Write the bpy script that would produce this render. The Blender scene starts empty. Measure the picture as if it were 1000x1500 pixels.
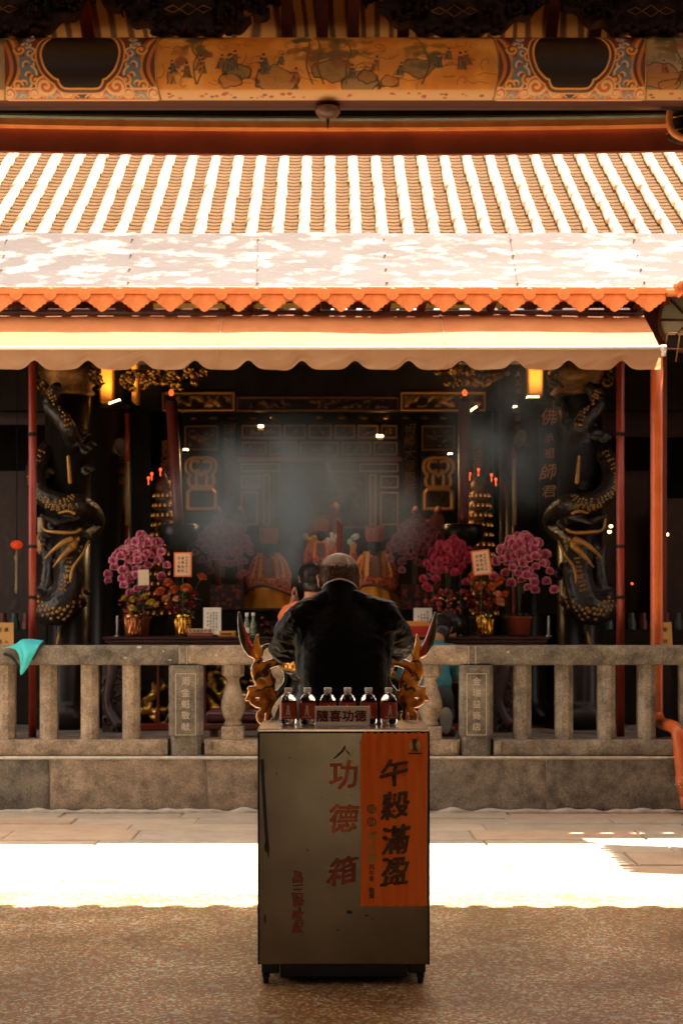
import bpy, bmesh, math, random
import numpy as np
from mathutils import Vector, Matrix, noise
from mathutils.geometry import tessellate_polygon
random.seed(7); RNG = np.random.RandomState(11)
scn = bpy.context.scene
COL = scn.collection
# ------------------------------------------------------------------ camera
F = 2325.0; CX = 483.0; HY = 900.0; HZ = 1.5
cam = bpy.data.cameras.new('camera'); camo = bpy.data.objects.new('camera', cam); COL.objects.link(camo)
camo.location = (0, 0, HZ); camo.rotation_euler = (math.radians(90), 0, 0)
cam.sensor_width = 36; cam.sensor_fit = 'AUTO'; cam.lens = F / 1500 * 36
cam.shift_x = 17 / 1500; cam.shift_y = 150 / 1500
cam.clip_start = 0.1; cam.clip_end = 2000
cam.dof.use_dof = True; cam.dof.focus_distance = 7.0; cam.dof.aperture_fstop = 5.0
scn.camera = camo
# ------------------------------------------------------------------ world, sun, exposure
SUNV = Vector((0.22, 0.457, 1.0)).normalized()
world = bpy.data.worlds.new("World"); scn.world = world; world.use_nodes = True
wn = world.node_tree; wn.nodes.clear()
sky = wn.nodes.new('ShaderNodeTexSky'); sky.sky_type = 'NISHITA'; sky.sun_disc = False
sky.sun_elevation = math.asin(SUNV.z); sky.sun_rotation = math.atan2(SUNV.x, SUNV.y)
bg = wn.nodes.new('ShaderNodeBackground'); bg.inputs['Strength'].default_value = 0.15
wo = wn.nodes.new('ShaderNodeOutputWorld')
hs = wn.nodes.new('ShaderNodeHueSaturation'); hs.inputs['Saturation'].default_value = 0.35
wm = wn.nodes.new('ShaderNodeMix'); wm.data_type = 'RGBA'; wm.blend_type = 'MULTIPLY'; wm.inputs['Factor'].default_value = 1.0; wm.inputs['B'].default_value = (1.0, .81, .62, 1)   # warm tint over the sky, in place of colour grading
wn.links.new(sky.outputs[0], hs.inputs['Color']); wn.links.new(hs.outputs[0], wm.inputs['A']); wn.links.new(wm.outputs['Result'], bg.inputs[0]); wn.links.new(bg.outputs[0], wo.inputs[0])
sl = bpy.data.lights.new('sun', 'SUN'); sl.energy = 4.0; sl.angle = math.radians(0.5); sl.color = (1.0, 0.87, 0.71)
so = bpy.data.objects.new('sun', sl); COL.objects.link(so)
so.rotation_euler = (-SUNV).to_track_quat('-Z', 'Y').to_euler(); so.location = (2, 8, 20)
scn.view_settings.view_transform = 'Standard'; scn.view_settings.look = 'None'
scn.view_settings.exposure = 3.0; scn.view_settings.gamma = 1.0
try:
    scn.cycles.max_bounces = 10; scn.cycles.diffuse_bounces = 5; scn.cycles.volume_bounces = 1
    scn.cycles.use_denoising = True; scn.cycles.caustics_reflective = False; scn.cycles.caustics_refractive = False
    scn.cycles.sample_clamp_indirect = 6.0; scn.cycles.volume_step_rate = 2.0
except Exception: pass

# ------------------------------------------------------------------ helpers
def X(px, d): return (px - CX) / F * d
def Z(py, d): return HZ + (HY - py) / F * d
def W(px, py, d): return Vector((X(px, d), d, Z(py, d)))

class MB:
    """collects shapes in world coordinates; build() links them as one mesh"""
    def __init__(s): s.v = []; s.f = []; s.sm = []; s.mi = []; s.cur = 0
    def add(s, vs, fs, smooth=False, M=None):
        o = len(s.v)
        if M is not None: vs = [M @ Vector(v) for v in vs]
        s.v += [tuple(v) for v in vs]
        s.f += [tuple(i + o for i in f) for f in fs]
        s.sm += [smooth] * len(fs); s.mi += [s.cur] * len(fs)
        return s
    def box(s, x0, x1, y0, y1, z0, z1, M=None):
        vs = [(x0,y0,z0),(x1,y0,z0),(x1,y1,z0),(x0,y1,z0),(x0,y0,z1),(x1,y0,z1),(x1,y1,z1),(x0,y1,z1)]
        return s.add(vs, [(0,3,2,1),(4,5,6,7),(0,1,5,4),(1,2,6,5),(2,3,7,6),(3,0,4,7)], False, M)
    def rbox(s, x0, x1, y0, y1, z0, z1, b=0.01, M=None, seg=1):
        bm = bmesh.new(); r = bmesh.ops.create_cube(bm, size=1)
        for v in bm.verts:
            v.co = Vector((x0 + (v.co.x + .5) * (x1 - x0), y0 + (v.co.y + .5) * (y1 - y0), z0 + (v.co.z + .5) * (z1 - z0)))
        b = min(b, .45 * min(x1 - x0, y1 - y0, z1 - z0))
        bmesh.ops.bevel(bm, geom=bm.edges[:], offset=b, segments=seg, affect='EDGES', profile=.5)
        bm.verts.ensure_lookup_table(); bm.verts.index_update()
        s.add([v.co.copy() for v in bm.verts], [[v.index for v in f.verts] for f in bm.faces], False, M)
        bm.free(); return s
    def lathe(s, prof, c=(0,0,0), n=20, M=None, smooth=True, sx=1, sy=1, caps=True):
        vs = []; fs = []
        for r, z in prof:
            for k in range(n):
                a = 2 * math.pi * k / n
                vs.append((c[0] + r * math.cos(a) * sx, c[1] + r * math.sin(a) * sy, c[2] + z))
        for i in range(len(prof) - 1):
            for k in range(n):
                k2 = (k + 1) % n
                fs.append((i*n+k, i*n+k2, (i+1)*n+k2, (i+1)*n+k))
        if caps:
            fs.append(tuple(reversed(range(n)))); fs.append(tuple(range((len(prof)-1)*n, len(prof)*n)))
        return s.add(vs, fs, smooth, M)
    def cyl(s, p0, p1, r0, r1=None, n=12, smooth=True):
        return s.tube([p0, p1], [r0, r0 if r1 is None else r1], n, smooth)
    def tube(s, pts, rad, n=8, smooth=True, flat=1.0, up=None):
        pts = [Vector(p) for p in pts]
        if not hasattr(rad, '__len__'): rad = [rad] * len(pts)
        vs = []; fs = []
        t0 = (pts[1] - pts[0]).normalized()
        ref = Vector(up) if up is not None else (Vector((0,0,1)) if abs(t0.z) < .9 else Vector((0,1,0)))
        nrm = (ref - t0 * ref.dot(t0)).normalized()
        for i, p in enumerate(pts):
            a = pts[max(i-1,0)]; b = pts[min(i+1,len(pts)-1)]
            t = (b - a)
            t = t.normalized() if t.length > 1e-9 else t0
            nrm = (nrm - t * nrm.dot(t))
            nrm = nrm.normalized() if nrm.length > 1e-6 else t.orthogonal().normalized()
            bi = t.cross(nrm)
            for k in range(n):
                an = 2 * math.pi * k / n
                vs.append(p + nrm * (math.cos(an) * rad[i] * flat) + bi * (math.sin(an) * rad[i]))
        for i in range(len(pts) - 1):
            for k in range(n):
                k2 = (k + 1) % n
                fs.append((i*n+k, i*n+k2, (i+1)*n+k2, (i+1)*n+k))
        fs.append(tuple(reversed(range(n)))); fs.append(tuple(range((len(pts)-1)*n, len(pts)*n)))
        return s.add(vs, fs, smooth)
    def cap(s, p0, p1, r0, r1, n=12):
        """tapered capsule"""
        p0 = Vector(p0); p1 = Vector(p1); d = p1 - p0; L = d.length; t = d / L if L > 1e-9 else Vector((0,0,1))
        pts = []; rs = []
        for a in (0.02, .35, .75): pts.append(p0 - t * r0 * math.cos(a * math.pi / 2)); rs.append(r0 * math.sin(a * math.pi / 2) + 1e-4)
        pts += [p0, p1]; rs += [r0, r1]
        for a in (.75, .35, .02): pts.append(p1 + t * r1 * math.cos(a * math.pi / 2)); rs.append(r1 * math.sin(a * math.pi / 2) + 1e-4)
        return s.tube(pts, rs, n)
    def ell(s, c, r, M=None, nu=14, nv=10):
        if not hasattr(r, '__len__'): r = (r, r, r)
        prof = [(math.sin(math.pi * i / nv) + 1e-4, -math.cos(math.pi * i / nv)) for i in range(nv + 1)]
        m = Matrix.Translation(Vector(c)) @ (M if M is not None else Matrix.Identity(4)) @ Matrix.Diagonal((r[0], r[1], r[2], 1))
        return s.lathe(prof, (0,0,0), nu, m)
    def prism(s, poly, O, U, V, t):
        """polygon (u,v) in plane O,U,V extruded by t along U x V, centred"""
        O = Vector(O); U = Vector(U); V = Vector(V); N = U.cross(V).normalized()
        n = len(poly)
        area = sum(poly[i][0]*poly[(i+1)%n][1] - poly[(i+1)%n][0]*poly[i][1] for i in range(n))
        if area < 0: poly = poly[::-1]
        tri = tessellate_polygon([[Vector((p[0], p[1], 0)) for p in poly]])
        a = [O + U*p[0] + V*p[1] + N*(t/2) for p in poly]; b = [q - N*t for q in a]
        fs = []
        for tr in tri:
            i, j, k = tr
            ar = (poly[j][0]-poly[i][0])*(poly[k][1]-poly[i][1]) - (poly[k][0]-poly[i][0])*(poly[j][1]-poly[i][1])
            if ar < 0: i, j, k = i, k, j
            fs.append((i, j, k)); fs.append((n+k, n+j, n+i))
        for i in range(n):
            j = (i+1) % n; fs.append((i, n+i, n+j, j))
        return s.add(a + b, fs)
    def grid(s, fn, nu, nv, smooth=True, closed_u=False):
        vs = [fn(i / nu, j / nv) for j in range(nv + 1) for i in range(nu + 1)]
        fs = [(j*(nu+1)+i, j*(nu+1)+i+1, (j+1)*(nu+1)+i+1, (j+1)*(nu+1)+i) for j in range(nv) for i in range(nu)]
        return s.add(vs, fs, smooth)
    def build(s, name, mat, parent=None, origin=None, col=None):
        o3 = wloc(parent) if parent is not None else Vector(origin if origin is not None else (0,0,0))
        me = bpy.data.meshes.new(name)
        ar = np.array(s.v, dtype=float).reshape(-1, 3) - np.array(o3)
        me.from_pydata(ar.tolist(), [], s.f)
        mats = mat if isinstance(mat, (list, tuple)) else [mat]
        for m in mats: me.materials.append(m)
        me.polygons.foreach_set('use_smooth', s.sm); me.polygons.foreach_set('material_index', s.mi)
        if col is not None:
            ca = me.color_attributes.new('paint', 'FLOAT_COLOR', 'POINT')
            c4 = np.ones((len(s.v), 4), dtype=np.float32); c4[:, :3] = col
            ca.data.foreach_set('color', c4.ravel())
        me.update()
        o = bpy.data.objects.new(name, me); COL.objects.link(o)
        if parent is not None: o.parent = parent
        else: o.location = o3
        return o

def wloc(o):
    l = Vector(o.location)
    while o.parent is not None: o = o.parent; l += Vector(o.location)
    return l
def thing(name, label, cat, loc=(0,0,0), group=None):
    o = bpy.data.objects.new(name, None); COL.objects.link(o); o.location = loc; o.empty_display_size = .1
    return tag(o, label, cat, group)
def tag(o, label, cat, group=None):
    o['label'] = label; o['category'] = cat
    if group: o['group'] = group
    return o
def struct(o, kind='structure'): o['kind'] = kind; return o
def copy_tree(o, parent=None):
    c = o.copy(); COL.objects.link(c)
    if parent is not None: c.parent = parent
    for ch in list(o.children): copy_tree(ch, c)
    return c
def dup(o, loc, label=None, rz=0, sc=1):
    c = copy_tree(o); c.location = loc; c.rotation_euler = (0, 0, rz); c.scale = (sc, sc, sc)
    if label: c['label'] = label
    return c
def remesh(mb, name, mat, parent, voxel=.01, smooth=4, disp=None, sm_fac=.5, matfn=None, origin=None, colfn=None):
    """melts the collected volumes into ONE continuous skin"""
    o = mb.build('tmp', None if mat is None else (mat if not isinstance(mat, (list, tuple)) else mat[0]), None)
    m = o.modifiers.new('r', 'REMESH'); m.mode = 'VOXEL'; m.voxel_size = voxel; m.use_smooth_shade = True
    if smooth:
        k = o.modifiers.new('s', 'SMOOTH'); k.iterations = smooth; k.factor = sm_fac
    dg = bpy.context.evaluated_depsgraph_get(); dg.update()
    me = bpy.data.meshes.new_from_object(o.evaluated_get(dg))
    old = o.data; bpy.data.objects.remove(o); bpy.data.meshes.remove(old)
    if disp:
        nn = [v.normal.copy() for v in me.vertices]
        for v, n in zip(me.vertices, nn): v.co += n * disp(v.co, n)
    mats = mat if isinstance(mat, (list, tuple)) else [mat]
    me.materials.clear()
    for q in mats: me.materials.append(q)
    me.polygons.foreach_set('use_smooth', [True] * len(me.polygons))
    if matfn:
        me.polygons.foreach_set('material_index', [matfn(p.center, p.normal) for p in me.polygons])
    if colfn:
        ca = me.color_attributes.new('paint', 'FLOAT_COLOR', 'POINT'); c4 = np.ones((len(me.vertices), 4), dtype=np.float32)
        c4[:, :3] = [colfn(v.co, v.normal) for v in me.vertices]; ca.data.foreach_set('color', c4.ravel())
    o3 = wloc(parent) if parent is not None else Vector(origin or (0,0,0))
    me.transform(Matrix.Translation(-o3)); me.update()
    ob = bpy.data.objects.new(name, me); COL.objects.link(ob)
    if parent is not None: ob.parent = parent
    else: ob.location = o3
    return ob

_tc = {}
def text_geo(s, extrude=0.0):
    key = (s, extrude)
    if key not in _tc:
        c = bpy.data.curves.new('t', 'FONT'); c.body = s; c.size = 1; c.align_x = 'CENTER'; c.align_y = 'CENTER'
        c.resolution_u = 3
        o = bpy.data.objects.new('t', c); COL.objects.link(o)
        dg = bpy.context.evaluated_depsgraph_get(); dg.update()
        me = bpy.data.meshes.new_from_object(o.evaluated_get(dg))
        vs = [v.co.copy() for v in me.vertices]; fs = [tuple(p.vertices) for p in me.polygons]
        if vs:  # centre on own box
            x0 = (min(v.x for v in vs) + max(v.x for v in vs)) / 2; y0 = (min(v.y for v in vs) + max(v.y for v in vs)) / 2
            vs = [Vector((v.x - x0, v.y - y0, v.z)) for v in vs]
        bpy.data.objects.remove(o); bpy.data.curves.remove(c); bpy.data.meshes.remove(me)
        _tc[key] = (vs, fs)
    return _tc[key]
def text(mb, s, c, size, U=(1,0,0), V=(0,0,1), bold=0.0, extrude=0.0, shear=0.0, wob=0.0, fn=None):
    """flat lettering; bold strokes come from thin layers of the glyph, each shifted a little and .1 mm prouder"""
    vs, fs = text_geo(s); U = Vector(U); V = Vector(V); N = U.cross(V); c = Vector(c)
    sh = [(0, 0)] if not bold else [(-1, -.6), (1, .6), (-.7, .8), (.8, -.8), (0, 0)]
    for li, (ox, oy) in enumerate(sh):
        out = []; vi = 0
        for v in vs:
            u, w = (v.x + ox * bold) * size, (v.y + oy * bold) * size
            if wob:
                q = Vector((v.x * 1.3 + c.x * 40, v.y * 1.3 + c.z * 40, 0))
                u += wob * size * noise.noise(q); w += wob * size * noise.noise(q + Vector((7, 3, 1)))
            if shear: u += shear * w; w += .12 * u
            p = c + U * u + V * w + N * (extrude + li * .00014 + .00005 * ((vi * 7919) % 11) / 11); vi += 1
            out.append(fn(p) if fn else p)
        mb.add(out, fs, fn is not None)
    return mb
def vtext(mb, s, c, pitch, size, **k):
    """characters stacked downwards from c (first character's centre)"""
    for i, ch in enumerate(s):
        if ch != ' ': text(mb, ch, Vector(c) - Vector((0, 0, pitch * i)), size, **k)

def spline(pts, n=8):
    pts = [Vector(p) for p in pts]; out = []
    P = [pts[0]*2 - pts[1]] + pts + [pts[-1]*2 - pts[-2]]
    for i in range(1, len(P) - 2):
        a, b, c, d = P[i-1], P[i], P[i+1], P[i+2]
        for k in range(n):
            t = k / n
            out.append(.5 * ((2*b) + (c-a)*t + (2*a-5*b+4*c-d)*t*t + (3*b-a-3*c+d)*t**3))
    out.append(pts[-1]); return out
def lerpl(r, n):
    out = []
    m = len(r) - 1
    for i in range(n):
        t = i / (n - 1) * m; k = min(int(t), m - 1); out.append(r[k] + (r[k+1] - r[k]) * (t - k))
    return out

# ------------------------------------------------------------------ materials
MATS = {}
def mat(name, c1, c2=None, rough=.6, metal=0.0, scale=6.0, bump=0.0, bscale=None, detail=6, spec=.5, emit=None, estr=0.0,
        trans=0.0, sheen=0.0, coat=0.0, ramp=(.35, .65), rvar=0.0, stretch=(1,1,1), alpha=None, ior=1.45):
    if name in MATS: return MATS[name]
    m = bpy.data.materials.new(name); m.use_nodes = True; t = m.node_tree; b = t.nodes['Principled BSDF']
    b.inputs['Roughness'].default_value = rough; b.inputs['Metallic'].default_value = metal
    b.inputs['Specular IOR Level'].default_value = spec; b.inputs['IOR'].default_value = ior
    b.inputs['Transmission Weight'].default_value = trans; b.inputs['Coat Weight'].default_value = coat
    b.inputs['Sheen Weight'].default_value = sheen
    b.inputs['Base Color'].default_value = (*c1, 1)
    if emit: b.inputs['Emission Color'].default_value = (*emit, 1); b.inputs['Emission Strength'].default_value = estr
    if c2 is not None or bump or rvar:
        tc = t.nodes.new('ShaderNodeTexCoord'); mp = t.nodes.new('ShaderNodeMapping'); mp.inputs['Scale'].default_value = stretch
        t.links.new(tc.outputs['Object'], mp.inputs[0])
        n = t.nodes.new('ShaderNodeTexNoise'); n.inputs['Scale'].default_value = scale; n.inputs['Detail'].default_value = detail
        n.inputs['Roughness'].default_value = .62
        t.links.new(mp.outputs[0], n.inputs['Vector'])
        if c2 is not None:
            r = t.nodes.new('ShaderNodeValToRGB'); r.color_ramp.elements[0].position = ramp[0]; r.color_ramp.elements[1].position = ramp[1]
            r.color_ramp.elements[0].color = (*c1, 1); r.color_ramp.elements[1].color = (*c2, 1)
            t.links.new(n.outputs[0], r.inputs[0]); t.links.new(r.outputs[0], b.inputs['Base Color'])
        if rvar:
            mr = t.nodes.new('ShaderNodeMapRange'); mr.inputs['To Min'].default_value = rough - rvar; mr.inputs['To Max'].default_value = rough + rvar
            t.links.new(n.outputs[0], mr.inputs[0]); t.links.new(mr.outputs[0], b.inputs['Roughness'])
        if bump:
            n2 = t.nodes.new('ShaderNodeTexNoise'); n2.inputs['Scale'].default_value = bscale or scale * 4; n2.inputs['Detail'].default_value = 5
            t.links.new(mp.outputs[0], n2.inputs['Vector'])
            bp = t.nodes.new('ShaderNodeBump'); bp.inputs['Strength'].default_value = bump; bp.inputs['Distance'].default_value = .01
            t.links.new(n2.outputs[0], bp.inputs['Height']); t.links.new(bp.outputs[0], b.inputs['Normal'])
    MATS[name] = m
    return m
def paintmat(name, rough=.45, metal=0.0, bump=0.0):
    if name in MATS: return MATS[name]
    m = mat(name, (.5,.5,.5), None, rough, metal, bump=bump, bscale=60)
    t = m.node_tree; a = t.nodes.new('ShaderNodeVertexColor'); a.layer_name = 'paint'
    t.links.new(a.outputs[0], t.nodes['Principled BSDF'].inputs['Base Color'])
    return m
def nd(m, typ): return m.node_tree.nodes.new(typ)
def bsdf(m): return m.node_tree.nodes['Principled BSDF']

def stone(name, c1, c2, c3, seed):
    m = mat(name, c1, c2, .88, scale=2.4, bump=.0, detail=8, ramp=(.34, .66)); t = m.node_tree; B = t.nodes['Principled BSDF']
    tc = t.nodes.new('ShaderNodeTexCoord'); mp = t.nodes.new('ShaderNodeMapping'); mp.inputs['Location'].default_value = (seed, seed * 2, 0); t.links.new(tc.outputs['Object'], mp.inputs[0])
    base = B.inputs['Base Color'].links[0].from_socket
    f = t.nodes.new('ShaderNodeTexNoise'); f.inputs['Scale'].default_value = 85; f.inputs['Detail'].default_value = 4; t.links.new(mp.outputs[0], f.inputs['Vector'])
    fr = t.nodes.new('ShaderNodeMapRange'); fr.inputs['From Min'].default_value = .3; fr.inputs['From Max'].default_value = .7; fr.inputs['To Min'].default_value = .62; fr.inputs['To Max'].default_value = 1.30; t.links.new(f.outputs[0], fr.inputs[0])
    g = t.nodes.new('ShaderNodeTexNoise'); g.inputs['Scale'].default_value = 7; g.inputs['Detail'].default_value = 9; g.inputs['Roughness'].default_value = .7; t.links.new(mp.outputs[0], g.inputs['Vector'])
    gr = t.nodes.new('ShaderNodeMapRange'); gr.inputs['From Min'].default_value = .36; gr.inputs['From Max'].default_value = .60; t.links.new(g.outputs[0], gr.inputs[0])
    m1 = t.nodes.new('ShaderNodeMix'); m1.data_type = 'RGBA'; m1.inputs['A'].default_value = (*c3, 1); t.links.new(gr.outputs[0], m1.inputs['Factor']); t.links.new(base, m1.inputs['B'])
    cc = t.nodes.new('ShaderNodeCombineColor')
    for i in range(3): t.links.new(fr.outputs[0], cc.inputs[i])
    m2 = t.nodes.new('ShaderNodeMix'); m2.data_type = 'RGBA'; m2.blend_type = 'MULTIPLY'; m2.inputs['Factor'].default_value = 1; t.links.new(m1.outputs['Result'], m2.inputs['A']); t.links.new(cc.outputs[0], m2.inputs['B'])
    t.links.new(m2.outputs['Result'], B.inputs['Base Color'])
    ad = t.nodes.new('ShaderNodeMath'); ad.operation = 'MULTIPLY_ADD'; ad.inputs[1].default_value = .5; t.links.new(f.outputs[0], ad.inputs[0]); t.links.new(g.outputs[0], ad.inputs[2])
    bp = t.nodes.new('ShaderNodeBump'); bp.inputs['Strength'].default_value = .9; bp.inputs['Distance'].default_value = .012; t.links.new(ad.outputs[0], bp.inputs['Height']); t.links.new(bp.outputs[0], B.inputs['Normal'])
    return m
M_stone = stone('granite_stone', (.36,.305,.235), (.25,.21,.16), (.12,.10,.08), 3)
M_stone_dark = stone('weathered_stone', (.28,.24,.185), (.18,.155,.12), (.08,.07,.057), 7)
M_stone_warm = stone('warm_stone', (.46,.355,.25), (.33,.25,.175), (.165,.13,.095), 11)
M_mortar = mat('mortar', (.55,.50,.42), (.40,.35,.28), .9, scale=20, bump=.5)
M_carve = mat('carved_line', (.46,.40,.32), None, .9)
M_red = mat('red_lacquer', (.23,.028,.012), (.15,.018,.010), .38, scale=5, bump=.05)
M_redwood = mat('red_brown_wood', (.11,.022,.012), (.06,.014,.009), .45, scale=6, stretch=(1,1,.2), bump=.1)
M_orange = mat('orange_paint', (.66,.225,.060), (.46,.13,.032), .55, scale=7, bump=.12, ramp=(.40,.72))
M_pipe = mat('orange_pipe_plastic', (.58,.13,.03), (.45,.09,.02), .38, scale=6, bump=.03)
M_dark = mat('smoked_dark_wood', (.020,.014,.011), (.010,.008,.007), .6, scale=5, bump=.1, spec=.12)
M_black = mat('black_lacquer', (.010,.008,.007), None, .3, spec=.3)
M_gold = mat('gilding', (.55,.28,.05), (.26,.11,.02), .36, 1.0, scale=18, bump=.25, bscale=80)
M_goldd = mat('aged_gilding', (.19,.09,.024), (.075,.033,.010), .5, .85, scale=14, bump=.4, bscale=60)
M_goldp = mat('gold_paint', (.40,.21,.045), (.26,.12,.03), .45, .35, scale=20)
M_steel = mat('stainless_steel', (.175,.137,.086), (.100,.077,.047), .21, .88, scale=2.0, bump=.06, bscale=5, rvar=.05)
M_white = mat('white_paper', (.80,.76,.68), (.74,.70,.62), .7, scale=8)
# ================================================================== GROUND
def island_mat(name, cols, rough, scale, bump, bscale):
    m = mat(name, cols[0], cols[1], rough, scale=scale, bump=bump, bscale=bscale)
    t = m.node_tree; g = nd(m, 'ShaderNodeNewGeometry'); mx = nd(m, 'ShaderNodeMix'); mx.data_type = 'RGBA'; mx.blend_type = 'MIX'
    r = nd(m, 'ShaderNodeValToRGB'); r.color_ramp.interpolation = 'CONSTANT'
    els = cols[2:]
    r.color_ramp.elements[0].color = (*els[0], 1); r.color_ramp.elements[1].position = .99; r.color_ramp.elements[1].color = (*els[-1], 1)
    for i, c in enumerate(els[1:], 1):
        e = r.color_ramp.elements.new(i / len(els)); e.color = (*c, 1)
    t.links.new(g.outputs['Random Per Island'], r.inputs[0])
    src = bsdf(m).inputs['Base Color'].links[0].from_socket
    mx.inputs['Factor'].default_value = .55
    t.links.new(src, mx.inputs['A']); t.links.new(r.outputs[0], mx.inputs['B']); t.links.new(mx.outputs['Result'], bsdf(m).inputs['Base Color'])
    return m
M_pave = island_mat('granite_paving', [(0.520,0.429,0.319), (0.312,0.254,0.182), (0.546,0.442,0.325), (0.468,0.377,0.267), (0.416,0.351,0.260), (0.520,0.351,0.221), (0.390,0.338,0.267), (0.507,0.429,0.325)], .75, 5, .5, 55)
def terrazzo():
    m = mat('terrazzo', (.3,.2,.15), None, .33)
    t = m.node_tree; tc = nd(m, 'ShaderNodeTexCoord')
    nz = nd(m, 'ShaderNodeTexNoise'); nz.inputs['Scale'].default_value = 14; nz.inputs['Detail'].default_value = 3
    ad = nd(m, 'ShaderNodeVectorMath'); ad.operation = 'MULTIPLY_ADD'; ad.inputs[1].default_value = (.03,.03,.03)
    t.links.new(tc.outputs['Object'], nz.inputs['Vector']); t.links.new(nz.outputs['Color'], ad.inputs[0]); t.links.new(tc.outputs['Object'], ad.inputs[2])
    cols = []
    for sc, stops in ((80, [(.0,(0.513,0.216,0.087)),(.22,(0.743,0.669,0.395)),(.42,(0.324,0.186,0.099)),(.6,(0.750,0.750,0.511)),(.74,(0.540,0.297,0.133)),(.88,(0.230,0.178,0.110))]),
                      (190, [(.0,(0.486,0.267,0.128)),(.3,(0.297,0.208,0.116)),(.55,(0.702,0.594,0.337)),(.8,(0.351,0.186,0.093))])):
        v = nd(m, 'ShaderNodeTexVoronoi'); v.inputs['Scale'].default_value = sc; v.inputs['Randomness'].default_value = 1
        t.links.new(ad.outputs[0], v.inputs['Vector'])
        sp = nd(m, 'ShaderNodeSeparateColor'); t.links.new(v.outputs['Color'], sp.inputs[0])
        r = nd(m, 'ShaderNodeValToRGB'); r.color_ramp.interpolation = 'CONSTANT'
        r.color_ramp.elements[0].color = (*stops[0][1], 1)
        r.color_ramp.elements[1].position = stops[1][0]; r.color_ramp.elements[1].color = (*stops[1][1], 1)
        for p, c in stops[2:]:
            e = r.color_ramp.elements.new(p); e.color = (*c, 1)
        t.links.new(sp.outputs[0], r.inputs[0]); cols.append((r, v, sp))
    mx = nd(m, 'ShaderNodeMix'); mx.data_type = 'RGBA'
    cmp_ = nd(m, 'ShaderNodeMath'); cmp_.operation = 'GREATER_THAN'; cmp_.inputs[1].default_value = .45
    t.links.new(cols[0][2].outputs[1], cmp_.inputs[0]); t.links.new(cmp_.outputs[0], mx.inputs['Factor'])
    t.links.new(cols[1][0].outputs[0], mx.inputs['A']); t.links.new(cols[0][0].outputs[0], mx.inputs['B'])
    # a few big pale chips
    vb = nd(m, 'ShaderNodeTexVoronoi'); vb.inputs['Scale'].default_value = 11; t.links.new(ad.outputs[0], vb.inputs['Vector'])
    sb = nd(m, 'ShaderNodeSeparateColor'); t.links.new(vb.outputs['Color'], sb.inputs[0])
    lt = nd(m, 'ShaderNodeMath'); lt.operation = 'LESS_THAN'; lt.inputs[1].default_value = .27; t.links.new(vb.outputs['Distance'], lt.inputs[0])
    g2 = nd(m, 'ShaderNodeMath'); g2.operation = 'GREATER_THAN'; g2.inputs[1].default_value = .72; t.links.new(sb.outputs[0], g2.inputs[0])
    mu = nd(m, 'ShaderNodeMath'); mu.operation = 'MULTIPLY'; t.links.new(lt.outputs[0], mu.inputs[0]); t.links.new(g2.outputs[0], mu.inputs[1])
    m2 = nd(m, 'ShaderNodeMix'); m2.data_type = 'RGBA'; t.links.new(mu.outputs[0], m2.inputs['Factor']); t.links.new(mx.outputs['Result'], m2.inputs['A'])
    m2.inputs['B'].default_value = (.62,.55,.45,1)
    # grime / worn polish
    n3 = nd(m, 'ShaderNodeTexNoise'); n3.inputs['Scale'].default_value = 2.0; n3.inputs['Detail'].default_value = 6; t.links.new(tc.outputs['Object'], n3.inputs['Vector'])
    m3 = nd(m, 'ShaderNodeMix'); m3.data_type = 'RGBA'; m3.blend_type = 'MULTIPLY'; m3.inputs['Factor'].default_value = .9
    r3 = nd(m, 'ShaderNodeValToRGB'); r3.color_ramp.elements[0].position = .35; r3.color_ramp.elements[1].position = .65
    r3.color_ramp.elements[0].color = (.60,.56,.53,1); r3.color_ramp.elements[1].color = (1,1,1,1)
    t.links.new(n3.outputs[0], r3.inputs[0]); t.links.new(m2.outputs['Result'], m3.inputs['A']); t.links.new(r3.outputs[0], m3.inputs['B'])
    hv = nd(m, 'ShaderNodeHueSaturation'); hv.inputs['Saturation'].default_value = 1.12; hv.inputs['Value'].default_value = .96
    t.links.new(m3.outputs['Result'], hv.inputs['Color']); t.links.new(hv.outputs[0], bsdf(m).inputs['Base Color'])
    mr = nd(m, 'ShaderNodeMapRange'); mr.inputs['To Min'].default_value = .28; mr.inputs['To Max'].default_value = .55
    t.links.new(n3.outputs[0], mr.inputs[0]); t.links.new(mr.outputs[0], bsdf(m).inputs['Roughness'])
    return m
M_terr = terrazzo()
M_ground = mat('bare_ground', (.22,.19,.15), (.15,.13,.10), .95, scale=.3)
struct(MB().box(-400, 400, -400, 400, -.6, -.08).build('ground', M_ground))
struct(MB().box(-5.6, 5.6, -5, 8.55, -.07, 0).build('terrazzo_floor', M_terr))
# courtyard paving: worn granite slabs laid in mortar
mb = MB(); rows = [8.56, 8.98, 9.5, 10.0, 10.55, 11.05, 11.4, 11.72, 12.03]
for i in range(len(rows) - 1):
    x = -5.6 + RNG.uniform(0, .8)
    mb_y0, mb_y1 = rows[i] + .006, rows[i+1] - .006
    mb.rbox(-5.6, x - .008, mb_y0, mb_y1, -.06, -.002 + RNG.uniform(-.004, .004), .006)
    while x < 5.6:
        w = RNG.uniform(.55, 1.5); x1 = min(x + w, 5.6)
        if x1 - x > .05: mb.rbox(x + .004, x1 - .008, mb_y0, mb_y1, -.06, -.002 + RNG.uniform(-.005, .005), .008)
        x = x1
struct(mb.build('courtyard_paving', M_pave))
struct(MB().box(-5.6, 5.6, 8.55, 12.03, -.07, -.014).build('paving_mortar_bed', M_mortar))

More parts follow.
